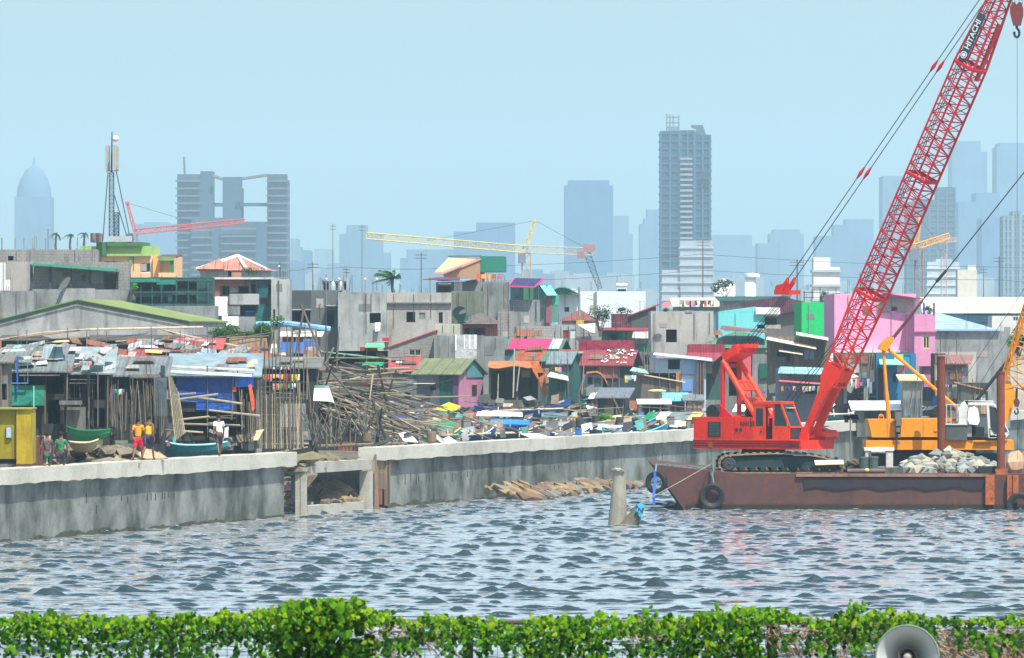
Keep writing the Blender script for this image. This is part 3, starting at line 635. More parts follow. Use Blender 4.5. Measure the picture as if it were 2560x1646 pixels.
lbox(MB(), -3.22, 3.2, -1.52, 1.52, z3, 3.42).build('deck_frame', RD, T)
m = MB(); 
for zz in (3.1, 3.22, 3.34): lbox(m, -3.23, 3.1, -1.545, -1.525, zz, zz + .035)
m.build('stripe', M('plain', (74, 18, 26)), T)
mm = lbox(MB(), -2.32, -1.58, -1.53, -1.505, 3.56, 4.3).build('radiator_grille', BLK, T)
m = MB()
for i in range(9): lbox(m, -2.24, -1.66, -1.545, -1.53, 3.62 + i * .075, 3.65 + i * .075)
m.build('louvre', M('metal', (92, 112, 108), .3), mm)
for a in (-.62, -.37): MB().lathe(L(a, -1.5, 3.92), -LB, [(0, .08), (.04, .08), (.04, .01)], 12).build('vent', BLK, T)
for a in (-1.45, -.75, -.1): lbox(MB(), a, a + .02, -1.51, -1.5, 3.45, 4.5).build('panel_seam', RDK, T)
lbox(MB(), -2.3, -2.05, -1.56, -1.52, 3.02, 3.26).build('lamp', M('metal', (150, 90, 30), .3), T)
lbox(MB(), 1.0, 3.3, .55, 1.6, 3.42, 3.9).build('tool_locker', RDK, T)
m = MB(); m.slab([L(1.0, .5, 4.02), L(2.4, .5, 4.08), L(3.35, .5, 3.75), L(3.35, 1.7, 3.75), L(2.4, 1.7, 4.08), L(1.0, 1.7, 4.02)], .18); m.build('locker_lid', OG, T)
lbox(MB(), 2.5, 3.0, .8, 1.4, 4.06, 4.1).build('grille', BLK, T)
m = MB()
for a_ in (-3.0, -2.2, -1.4, -.6, .2): m.tube(L(a_, -1.4, z4), L(a_, -1.4, z4 + .0), .02, n=4)
for b_ in (-.5, .5):
    lbox(m, -2.9, -.9, b_ - .3, b_ + .25, z4, z4 + .06)
m.build('roof_hatch', OG, T)
m = MB(); m.tube(L(-1.1, .9, z4), L(-1.1, .9, z4 + .7), .08, n=8); m.tube(L(-1.1, .9, z4 + .7), L(-1.3, .8, z4 + .8), .08, n=8); m.build('exhaust_pipe', BLK, T)
m = MB(); m.tube(L(.2, -1.5, 4.0), L(.2, -1.5, 4.5), .02, n=4); m.tube(L(2.6, -1.56, 3.0), L(2.6, -1.56, 3.3), .03, n=4); m.build('grab_handle', BLK, T)
# cab
CB = [(.34, z3 + .02), (2.5, z3 + .02), (2.5, 4.05), (1.98, 5.28), (.34, 5.28)]
m = MB()
def cframe(m, b0, b1, pts, w):                          # ring of bars round a polygon on the plane b0..b1
    for (p, q) in zip(pts, pts[1:] + pts[:1]):
        A_, B_ = L(p[0], b0, p[1]), L(q[0], b0, q[1]); d = (B_ - A_); m.pp(A_ - UZ * 0, d, LB * (b1 - b0), (d.normalized().cross(LB)) * w)
b0, b1 = -1.5, -.35
CABT = m
lbox(m, .34, 2.5, b0, b1, z3 + .02, 3.46)
lbox(m, .34, .42, b0, b1, 3.46, 5.2); lbox(m, .34, 2.02, b0 - .03, b1 + .03, 5.2, 5.34)
for bb in (b0, b1 - .06):
    lbox(m, .42, 1.0, bb, bb + .06, 3.46, 4.1); lbox(m, .42, .5, bb, bb + .06, 4.1, 5.2); lbox(m, .94, 1.06, bb, bb + .06, 3.46, 5.2); lbox(m, .5, .94, bb, bb + .06, 5.0, 5.2)
    lbox(m, 1.48, 1.6, bb, bb + .06, 3.46, 5.2); lbox(m, 1.6, 2.5, bb, bb + .06, 3.46, 4.12); lbox(m, 1.06, 1.48, bb, bb + .06, 5.06, 5.2)
    m.pp(L(2.42, bb, 4.05), L(1.9, bb, 5.24) - L(2.42, bb, 4.05), LB * .08, LA * .1)
m.pp(L(2.42, b0, 4.02), LA * .1, LB * (b1 - b0), UZ * .1)
CAB = m.build('cab', OG, T)
m = MB(); m.slab([L(.5, b0 + .02, 4.1), L(.94, b0 + .02, 4.1), L(.94, b0 + .02, 5.0), L(.5, b0 + .02, 5.0)], .02, LB); m.build('side_window', GLASS, CAB)
m = MB(); m.slab([L(1.6, b0 + .02, 4.12), L(2.36, b0 + .02, 4.12), L(1.92, b0 + .02, 5.15), L(1.6, b0 + .02, 5.15)], .02, LB); m.build('side_window', GLASS, CAB)
m = MB(); m.slab([L(2.47, b0 + .08, 4.1), L(2.47, b1 - .08, 4.1), L(1.98, b1 - .08, 5.22), L(1.98, b0 + .08, 5.22)], .02, LA); m.build('windscreen', GLASS, CAB)
m = MB(); lbox(m, 2.505, 2.52, b0 + .12, b1 - .1, 3.5, 3.98); m.build('lower_window', GLASS, CAB)
m = MB(); lbox(m, 1.06, 1.48, b0 + .35, b1 - .3, 3.46, 4.5); m.build('seat', DARK, CAB)
m = MB(); lbox(m, 1.75, 2.25, b0 + .3, b1 - .2, 5.0, 5.03); m.build('sun_shade', M('tarp', (226, 214, 150), .1), CAB)
m = MB(); lbox(m, .78, .86, b0 - .03, b0, 3.78, 3.9); m.build('door_handle', BLK, CAB)
# gantry
m = MB()
for s in (-.75, .75): m.tube(L(-1.94, s, z4), L(-1.94, s, 7.3), .13, .13, 8)
m.tube(L(-1.94, -.75, 7.1), L(-1.94, .75, 7.1), .1); m.build('gantry_mast', RDK, T)
m = MB()
for s in (-.75, .75): m.tube(L(-1.94, s, 7.35), L(.15, s, 4.4), .14, .14, 8)
def onl(f, s, off=0): return L(-1.94 + 2.09 * f, s, 7.35 - 2.95 * f + off)
for f0, f1 in ((.33, .5), (.62, .78)):
    m.slab([onl(f0, -.75), onl(f1, -.75), onl(f1, -.3), onl(f0, -.3)], .06, (.5, -.4, .6)); m.slab([onl(f0, .75), onl(f1, .75), onl(f1, .3), onl(f0, .3)], .06, (.5, -.4, .6)); m.slab([onl(f0, -.12), onl(f1, -.12), onl(f1, .12), onl(f0, .12)], .06, (.5, -.4, .6))
    for g_ in (f0, f1 - .03): m.slab([onl(g_, -.75, .01), onl(g_ + .03, -.75, .01), onl(g_ + .03, .75, .01), onl(g_, .75, .01)], .08, (.5, -.4, .6))
m.build('gantry_ladder', OG, T)
m = MB(); m.pp(L(-1.9, -.8, 7.3), LA * .9 + UZ * .45, LB * 1.6, UZ * .42 - LA * .1); m.pp(L(-1.1, -.7, 7.75), LA * .35 + UZ * .25, LB * 1.4, UZ * .2); m.build('gantry_head', RD, T)
hd = None
for k in range(4): MB().lathe(L(-1.35 + .12 * k, -.55 + .36 * k, 8.0), LB, [(-.05, .05), (-.05, .19), (.05, .19), (.05, .05)], 14).build('sheave', RDK, T)
# boom
F0, TIP = L(2.7, 0, 3.55), L(14.7, 0, 27.07); BD = (TIP - F0).normalized(); BN = LB.cross(BD).normalized()   # normal of the boom
BN = -BN if BN.dot(LA) > 0 else BN
BL = (TIP - F0).length; W_ = 1.2
def bp(f, s, n): return F0 + BD * (BL * f) + LB * s + BN * n
def boomsec(f0, f1, w0, w1, n, mat, joint=True):
    m = MB(); cs = [(-1, -1), (1, -1), (1, 1), (-1, 1)]
    pt = lambda i, c: bp(f0 + (f1 - f0) * i / n, c[0] * (w0 + (w1 - w0) * i / n) / 2, c[1] * (w0 + (w1 - w0) * i / n) / 2)
    for c in cs: m.tube(pt(0, c), pt(n, c), .058 if c[1] > 0 else .068, n=6)
    for i in range(n):
        for j in range(4):
            a_, b_ = cs[j], cs[(j + 1) % 4]
            if (i + j) % 2: a_, b_ = b_, a_
            m.tube(pt(i, a_), pt(i + 1, b_), .03, n=5, cap=False)
            m.tube(pt(i, cs[j]), pt(i, cs[(j + 1) % 4]), .03, n=4, cap=False)
            mid = i + .5
    if joint:
        for i in (0, n):
            for j in range(4): m.tube(pt(i, cs[j]), pt(i, cs[(j + 1) % 4]), .07, n=6)
            m.tube(pt(i, cs[0]), pt(i, cs[2]), .04, n=5); 
    return m.build('boom_section', mat, T)
boomsec(.115, .30, .95, W_, 9, RD); boomsec(.302, .545, W_, W_, 14, RDK); boomsec(.547, .775, W_, W_, 13, RDK); boomsec(.777, 1.0, W_, .55, 13, RDK)
for s in (-1, 1):
    m = MB(); m.slab([bp(-.01, s * .62, -.14), bp(-.01, s * .62, .14), bp(.06, s * .6, .2), bp(.105, s * .57, .3), bp(.13, s * .56, .5), bp(.15, s * .52, .5), bp(.15, s * .52, -.5), bp(.135, s * .54, -.5), bp(.105, s * .57, -.26), bp(.06, s * .6, -.18)], .26 * (1 if s > 0 else -1), LB); m.build('boom_foot_plate', RD, T)
m = MB(); m.slab([bp(.125, -.5, .42), bp(.125, .5, .42), bp(.15, .5, .5), bp(.15, -.5, .5)], .08, BN); m.slab([bp(.125, -.5, -.4), bp(.125, .5, -.4), bp(.15, .5, -.5), bp(.15, -.5, -.5)], .08, BN); m.tube(bp(-.0, -.6, 0), bp(0, .6, 0), .13, n=10); m.tube(bp(.15, -.5, .48), bp(.15, .5, -.48), .05); m.build('boom_foot_brace', OG, T)
m = MB(); lbox(m, 2.3, 3.0, -.62, -.5, 3.0, 3.8); lbox(m, 2.3, 3.0, .5, .62, 3.0, 3.8); m.build('boom_bracket', RD, T)
for s in (-.2, .2): MB().lathe(bp(.995, s, 0), LB, [(-.06, .05), (-.06, .3), (.06, .3), (.06, .05)], 16).build('tip_sheave', RDK, T)
SG = MB().slab([bp(.783, -.66, .42), bp(.783, -.66, -.02), bp(.878, -.6, -.02), bp(.878, -.6, .42)], .03, -LB).build('sign_plate', M('plain', (52, 74, 84), .1), T)
m = MB(); m.slab([bp(.755, .3, -.62), bp(.755, .02, -.62), bp(.87, .02, -.55), bp(.87, .3, -.55)], .12, -BN); m.build('counter_plate', RDK, T)
def text(s, size, org, xd, yd, mat, parent, name='lettering', ex=.006):
    cu = bpy.data.curves.new(name, 'FONT'); cu.body = s; cu.size = size; cu.extrude = ex; cu.offset = size * .018
    tmp = bpy.data.objects.new('tmp', cu); COL.objects.link(tmp); bpy.context.view_layer.update()
    me = bpy.data.meshes.new_from_object(tmp.evaluated_get(bpy.context.evaluated_depsgraph_get())); COL.objects.unlink(tmp); bpy.data.objects.remove(tmp)
    o = bpy.data.objects.new(name, me); COL.objects.link(o); me.materials.clear(); me.materials.append(mat)
    xd, yd = Vector(xd).normalized(), Vector(yd).normalized(); zd = xd.cross(yd)
    mt = Matrix((xd, yd, zd)).transposed().to_4x4(); mt.translation = Vector(org) - ORG[parent.name]
    me.transform(mt); o.parent = parent; ORG[o.name] = ORG[parent.name]; return o
WT_ = M('plain', (226, 232, 232), .05)
text('HITACHI', .4, bp(.806, -.672, .07), BD, BN, WT_, SG)
MB().lathe(bp(.794, -.675, .2), -LB, [(0, .14), (0, .18), (.02, .18), (.02, .14)], 20).build('emblem_ring', WT_, SG)
MB().lathe(bp(.794, -.675, .2), -LB, [(0, .0), (.0, .1), (.02, .1), (.02, .0)], 16).build('emblem_disc', WT_, SG)
text('KH125', .3, L(-.42, -1.512, 4.13), LA, UZ, M('plain', (60, 26, 26)), T)
# rigging
ROPE = M('plain', (58, 60, 66), .1)
BR = at(1970, 722, 317.4)
m = MB()
for s in (-.3, .3):
    q = BR + LB * s; m.pp(q - LB * .14 + UZ * -.2 - LA * .55, LB * .28, LA * .42 + UZ * .1, UZ * .35 + LA * .1); m.pp(q - LB * .1 + LA * -.2 - UZ * .2, LB * .2, LA * .4 + UZ * .5, UZ * .25)
m.pp(BR - LB * .5 - UZ * .3 - LA * .5, LB * 1.0, LA * .9, UZ * .22); m.build('bridle_block', M('metal', (212, 44, 30), .4, 2), T)
for s in (-.3, .3):
    m = MB(); tipq = bp(.99, s, .3); q = BR + LB * s * 1.05 + LA * .1 + UZ * .35; m.tube(q, tipq, .024, n=5)
    pn = m.build('pendant_rope', ROPE, T)
    for f in (.34, .67):
        c = q + (tipq - q) * f; d = (tipq - q).normalized(); m = MB(); m.tube(c - d * .35, c, .04, .1, 6); m.tube(c, c + d * .35, .1, .04, 6); m.build('pendant_joint', RDK, pn)
m = MB()
for k in range(6): m.tube(L(-1.1 + .06 * (k % 2), -.5 + .2 * k, 8.1), BR + LB * (-.4 + .16 * k) - UZ * .25, .016, n=4)
m.build('luffing_rope', ROPE, T)
m = MB()
for s in (-.22, .02, .2): m.path([L(.9 + s, s, 4.6), bp(.2, s, .62), bp(.5, s, .66), bp(.78, s, .62), bp(.99, s * .8, .3)], .022, 4)
m.build('hoist_rope', M('plain', (44, 46, 60)), T)
m = MB(); m.lathe(L(-.4, -.6, 4.75), LB, [(0, .05), (0, .34), (.1, .34), (.1, .24), (1.1, .24), (1.1, .34), (1.2, .34), (1.2, .05)], 16); m.build('winch_drum', BLK, T)
m = MB(); m.lathe(L(-2.3, -.9, 4.8), LB, [(-.3, .05), (-.3, .36), (.4, .36), (.4, .05)], 12); m.build('winch_motor', BLK, T)
m = MB(); m.slab([L(-2.2, -.9, 4.55), L(-1.2, -.9, 4.55), L(-2.0, -.9, 5.2)], .1, LB); m.build('stay_bracket', RDK, T)
# undercarriage
UD = M('metal', (40, 48, 50), .5, 2); UT = M('metal', (150, 132, 100), .5, 3, rust=.3)
for k, yy0 in enumerate((317.6, 321.6)):
    m = MB(); x0, x1, zb, zt = Xp(1800, 318), Xp(2108, 318), BZ + .02, 2.62; r = (zt - zb) / 2; pts = []
    n = 15
    for i in range(n): pts.append((x0 + r + (x1 - x0 - 2 * r) * i / (n - 1), zt + .1 * math.sin(math.pi * i / (n - 1)) - .28 * (i / (n - 1)) ** 6))
    for i in range(1, 6): a = math.pi / 2 - math.pi * i / 6; pts.append((x1 - r + r * math.cos(a) * .9, zb + r * .85 + r * .85 * math.sin(a)))
    for i in range(n): pts.append((x1 - r - (x1 - x0 - 2 * r) * i / (n - 1), zb + .03))
    for i in range(1, 6): a = -math.pi / 2 - math.pi * i / 6; pts.append((x0 + r + r * math.cos(a), zb + r + r * math.sin(a)))
    P3 = [Vector((x, yy0, z)) for x, z in pts]
    for p_, q_ in zip(P3, P3[1:] + P3[:1]):
        d = q_ - p_; nn = d.normalized().cross(Vector((0, 1, 0)))
        nn = -nn if nn.dot(p_ - Vector(((x0 + x1) / 2, yy0, (zb + zt) / 2))) < 0 else nn
        m.pp(p_, d, (0, .8, 0), nn * .06); m.pp(p_ + d * .15 + Vector((0, -.02, 0)), d * .5, (0, .84, 0), nn * .11)
    m.build('crawler_track', UT if k == 0 else UD, T)
    m = MB(); m.pp((x0 + .7, yy0 + .12, BZ + .28), (x1 - x0 - 1.3, 0, 0), (0, .5, 0), (0, 0, .5)); m.build('track_frame', M('metal', (34, 58, 62), .4, 1.5), T)
    MB().lathe((x0 + .44, yy0 + .05, BZ + .46), (0, -1, 0), [(-.5, .1), (-.5, .34), (.0, .34), (.04, .28), (.04, .08), (.08, .0)], 18).build('sprocket', M('metal', (58, 64, 68), .4, 3), T)
    MB().lathe((x1 - .5, yy0 + .05, BZ + .42), (0, -1, 0), [(-.5, .1), (-.5, .3), (.0, .3), (.04, .24), (.04, 0)], 18).build('idler_wheel', UD, T)
    for i in range(9): MB().lathe((x0 + 1.1 + i * .52, yy0 + .08, BZ + .2), (0, -1, 0), [(-.4, .05), (-.4, .15), (0, .15), (.02, .08), (.02, 0)], 10).build('track_roller', UD, T)
m = MB(); m.box((CX, CY, 2.45), (3.0, 4.2, .35)); m.build('carbody', UD, T)
MB().lathe((CX, CY, 2.6), UZ, [(0, 1.1), (.37, 1.1), (.37, 0)], 24).build('turntable', UD, T)
# hook block
T = thing('hook_block', 'dark red pulley block with a hook hanging from the boom tip', 'hook block', at(2543, 95, 311.6))
Yh = 311.6; hp = lambda x, y, dy=0: at(x, y, Yh + dy)
m = MB()
for dy in (-.16, .1): m.slab([hp(2531, 6, dy), hp(2537, 6, dy), hp(2541, 12, dy), hp(2546, 6, dy), hp(2553, 6, dy), hp(2558, 22, dy), hp(2558, 40, dy), hp(2552, 65, dy), hp(2533, 65, dy), hp(2525, 34, dy), hp(2525, 18, dy)], .07, (0, 1, 0))
m.build('cheek_plate', M('metal', (112, 46, 48), .6, 2, rust=.3), T)
for xx in (2534, 2548): MB().lathe(hp(xx, 24, -.12), (0, 1, 0), [(-.03, .02), (-.03, .17), (.14, .17), (.14, .02)], 14).build('sheave', BLK, T)
m = MB(); m.tube(hp(2542, 65), hp(2542, 72), .07, n=8); pts = [hp(2542 + 6.5 * math.sin(a), 83 - 11 * math.cos(a)) for a in [i * .42 for i in range(13)]]; m.path(pts, .06, 6); m.build('hook', BLK, T)
m = MB()
for xx in (2530, 2537, 2548, 2556): m.tube(hp(xx, 12), bp(.995, 0, 0) + Vector(((xx - 2543) * .012, 0, -.2)), .018, n=4)
m.build('hoist_rope', ROPE, T)
m = MB(); m.path([hp(2543, 95), hp(2543, 400), hp(2542, 760), hp(2544, 1150)], .013, 4); solo('tag_line', 'thin tag line dropping from the hook down to the barge', 'rope', m, ROPE)
# ---------------------------------------------------------------- yellow crane
YY_ = 331.0; y_ = lambda x, y, Y=YY_: at(x, y, Y); mpx = YY_ / F
YL = M('metal', (238, 152, 22), .3, 1.2, rough=.5, dirt=(176, 104, 24)); YD = M('metal', (214, 128, 20), .4, 1.5, rust=.1)
T = thing('yellow_crane', 'yellow duty crane with a white cab, right of the rock pile', 'crane', (Xp(2340, YY_), YY_, BZ))
def ybox(x0, x1, y0, y1, Y0=329.6, dd=3, name='p', mat=None, par=None): return MB().pp(at(x0, y1, Y0), (Xp(x1, Y0) - Xp(x0, Y0), 0, 0), (0, dd, 0), (0, 0, (y1 - y0) * Y0 / F)).build(name, mat or YL, par or T)
m = MB(); m.slab([y_(2170, 1049, 329.6), y_(2238, 1049, 329.6), y_(2238, 1094, 329.6), y_(2180, 1094, 329.6), y_(2176, 1075, 329.6)], 3, (0, -1, 0)); m.build('rear_housing', YL, T)
ybox(2252, 2349, 1047, 1093, name='engine_housing'); ybox(2238, 2252, 1052, 1094, 329.9, 2.6, 'dark_gap', BLK)
for x in (2218, 2308): ybox(x, x + .8, 1050, 1092, 329.57, .05, 'panel_seam', YD)
for x in (2287, 2336): ybox(x, x + 7, 1076, 1079, 329.55, .05, 'door_handle', M('metal', (160, 160, 150), .2))
ybox(2176, 2500, 1094, 1101, 329.8, 2.6, 'chassis_band', BLK); ybox(2165, 2534, 1101, 1125, 329.5, 3.2, 'deck_frame')
ybox(2178, 2228, 1122, 1130, 329.3, 3.2, 'counterweight', WH)
ybox(2435, 2480, 1104, 1107, 329.35, .15, 'step', M('wood', (150, 110, 60), .3)); ybox(2220, 2440, 1125, 1134, 330.5, 1.5, 'turntable', BLK)
ybox(2180, 2500, 1134, 1166, 330, .8, 'crawler_track', UD); ybox(2180, 2500, 1134, 1160, 333, .8, 'crawler_track', UD)
ybox(2345, 2402, 1046, 1054, 330.5, 2, 'walkway', YD)
m = MB(); m.box(y_(2203, 1046, 330.4), (.28, .2, .2)); m.lathe(y_(2203, 1041, 330.3), (0, 1, 0), [(0, .05), (0, .13), (.2, .13), (.2, .05)], 12); m.build('lifting_lug', YL, T)
m = MB(); 
for q in ((2244, 1040, .3), (2246, 1056, .26), (2244, 1075, .16), (2247, 1090, .12), (2245, 1108, .12)): m.box(y_(q[0], q[1], 329.3), (q[2] * 1.2, .2, q[2] * 1.4), .3)
m.build('exhaust_stack', M('metal', (110, 108, 100), .4), T)
ybox(2365, 2418, 1063, 1101, 329.3, 1.2, 'tool_box', M('metal', (84, 92, 92), .4)); ybox(2364, 2419, 1060, 1063, 329.25, 1.3, 'box_lid', M('metal', (206, 212, 206), .2))
m = MB(); 
for x in (2366, 2377, 2418): m.tube(y_(x, 1062, 329.6), y_(x, 1012, 329.6), .02)
m.tube(y_(2366, 1012, 329.6), y_(2418, 1012, 329.6), .02); m.build('hand_rail', M('metal', (200, 200, 190), .2), T)
# white cab
sh = MB()
for dy in (0, 1.3):
    Yc = 329.3 + dy
    for poly in ([(2396, 1062), (2392, 1050), (2397, 1020), (2404, 1007), (2412, 1003), (2420, 1002), (2420, 1014), (2417, 1062)],
                 [(2412, 1003), (2480, 1005), (2490, 1012), (2492, 1022), (2484, 1014), (2418, 1013)],
                 [(2467, 1014), (2472, 1014), (2477, 1095), (2471, 1095)], [(2473, 1070), (2488, 1090), (2521, 1080), (2524, 1085), (2516, 1094), (2474, 1096)]):
        sh.slab([y_(x, yv, Yc) for x, yv in poly], .06, (0, -1, 0))
sh.pp(y_(2412, 1006, 329.3), (Xp(2484, 330) - Xp(2412, 330), 0, 0), (0, 1.36, 0), (0, 0, .07)); sh.pp(y_(2394, 1060, 329.3), (.05, 0, 0), (0, 1.3, 0), (0, 0, .95))
sh.tube(y_(2492, 1022, 329.3), y_(2522, 1082, 329.3), .035); sh.tube(y_(2492, 1022, 330.6), y_(2522, 1082, 330.6), .035); sh.pp(y_(2477, 1094, 329.3), (Xp(2514, 330) - Xp(2477, 330), 0, 0), (0, 1.3, 0), (0, 0, .12))
CB2 = sh.build('cab', M('metal', (214, 220, 214), .2, 1.5), T)
m = MB(); m.slab([y_(2474, 1016, 329.34), y_(2490, 1020, 329.34), y_(2515, 1080, 329.34), y_(2490, 1086, 329.34), y_(2476, 1068, 329.34)], .02, (0, -1, 0)); m.build('side_window', GLASS, CB2)
m = MB(); m.box(y_(2445, 1080, 329.9), (.6, .6, .5)); m.box(y_(2434, 1068, 329.9), (.15, .6, .8)); m.build('seat', DARK, CB2)
m = MB(); m.slab([y_(2421, 1020, 329.2), y_(2436, 1016, 329.1), y_(2445, 1024, 329.2), y_(2449, 1052, 329.15), y_(2444, 1063, 329.05), y_(2424, 1060, 329.1), y_(2419, 1050, 329.2)], .05, (0, -1, 0))
solo('cloth', 'white cloth hung up as a screen in the doorway of the white cab', 'cloth', m, M('tarp', (240, 240, 240), .05))
# gantry, stays and boom
def bar(x0, y0, x1, y1, w, name, mat, Y=YY_, n=8, w2=None, dz=0): return MB().tube(y_(x0, y0, Y), y_(x1, y1, Y + dz), w * mpx / 2, (w2 or w) * mpx / 2, n).build(name, mat, T)
for Yg in (330.2, 331.8):
    bar(2222, 1047, 2216, 980, 11, 'gantry_mast', YL, Yg); bar(2216, 980, 2208, 868, 9, 'gantry_mast', YL, Yg)
bar(2212, 866, 2395, 1022, 9, 'gantry_strut', YL, 331)
m = MB(); m.slab([y_(2199, 872, 330), y_(2204, 862, 330), y_(2222, 842, 330), y_(2236, 844, 330), y_(2232, 856, 330), y_(2216, 880, 330)], 2, (0, -1, 0)); m.build('gantry_head', YL, T)
bar(2231, 848, 2306, 752, 9, 'stay_tube', M('metal', (96, 58, 62), .5, 2), 331, 8, 7)
bar(2306, 752, 2348, 696, 4, 'stay_cable', ROPE, 331); bar(2341, 705, 2366, 676, 9, 'turnbuckle', BLK, 331, 8, 7); bar(2366, 676, 2776, 159, 3.2, 'stay_cable', ROPE, 331, 5, None, -4)
bar(2440, 1003, 2700, 672, 9, 'backstop_tube', M('metal', (42, 48, 56), .3), 332, 8)
for a in ((2402, 960, 2776, 400), (2444, 970, 2776, 440)): bar(*a, 1.4, 'thin_cable', ROPE, 330, 4, None, -3)
m = MB(); m.slab([y_(2505, 1060, 330.6), y_(2510, 960, 330.6), y_(2524, 948, 330.6), y_(2540, 985, 330.6), y_(2530, 1030, 330.6), y_(2514, 1062, 330.6)], .1, (0, -1, 0)); m.build('boom_foot_plate', YL, T); m = MB(); m.slab([y_(2505, 1060, 332), y_(2510, 960, 332), y_(2524, 948, 332), y_(2540, 985, 332), y_(2530, 1030, 332), y_(2514, 1062, 332)], .1, (0, -1, 0)); m.build('boom_foot_plate', YL, T)
m = MB(); lattice(m, y_(2532, 975, 331.3), y_(2782, 159, 327), 1.3, 1.1, 22, .075, .04, up=(1, 0, 0)); m.build('boom', YL, T)
T = thing('hook_block', 'small dark red hook block hanging at the yellow boom foot', 'hook block', y_(2541, 1035, 330))
m = MB(); m.slab([y_(2534, 1004, 330), y_(2538, 998, 330), y_(2546, 998, 330), y_(2550, 1006, 330), y_(2546, 1018, 330), y_(2538, 1018, 330)], .25, (0, -1, 0)); m.build('cheek_plate', M('metal', (116, 50, 46), .5, 2), T)
m = MB(); m.tube(y_(2541, 998, 330.1), y_(2542, 972, 330.1), .06); m.path([y_(2541 + 4.5 * math.sin(a), 1029 - 7 * math.cos(a), 330.1) for a in [i * .42 for i in range(13)]], .045, 5); m.build('hook', BLK, T)
# small things around
T = thing('sign_stand', 'pole stand with a small tan roof between the two cranes', 'stand', dk(2124, 330))
m = MB(); m.slab([at(2108, 1040, 330), at(2142, 1036, 330), at(2147, 1046, 330), at(2114, 1047, 330)], .06); m.build('roof', M('wood', (206, 184, 140), .2), T)
m = MB(); m.tube(at(2126, 1046, 330), at(2126, 1170, 330), .035); m.build('pole', M('metal', (120, 124, 120), .3), T)
m = MB(); m.box(at(2136, 1053, 330), (.22, .2, .2)); m.box(at(2116, 1053, 330), (.2, .2, .16)); m.build('lamp', DARK, T)
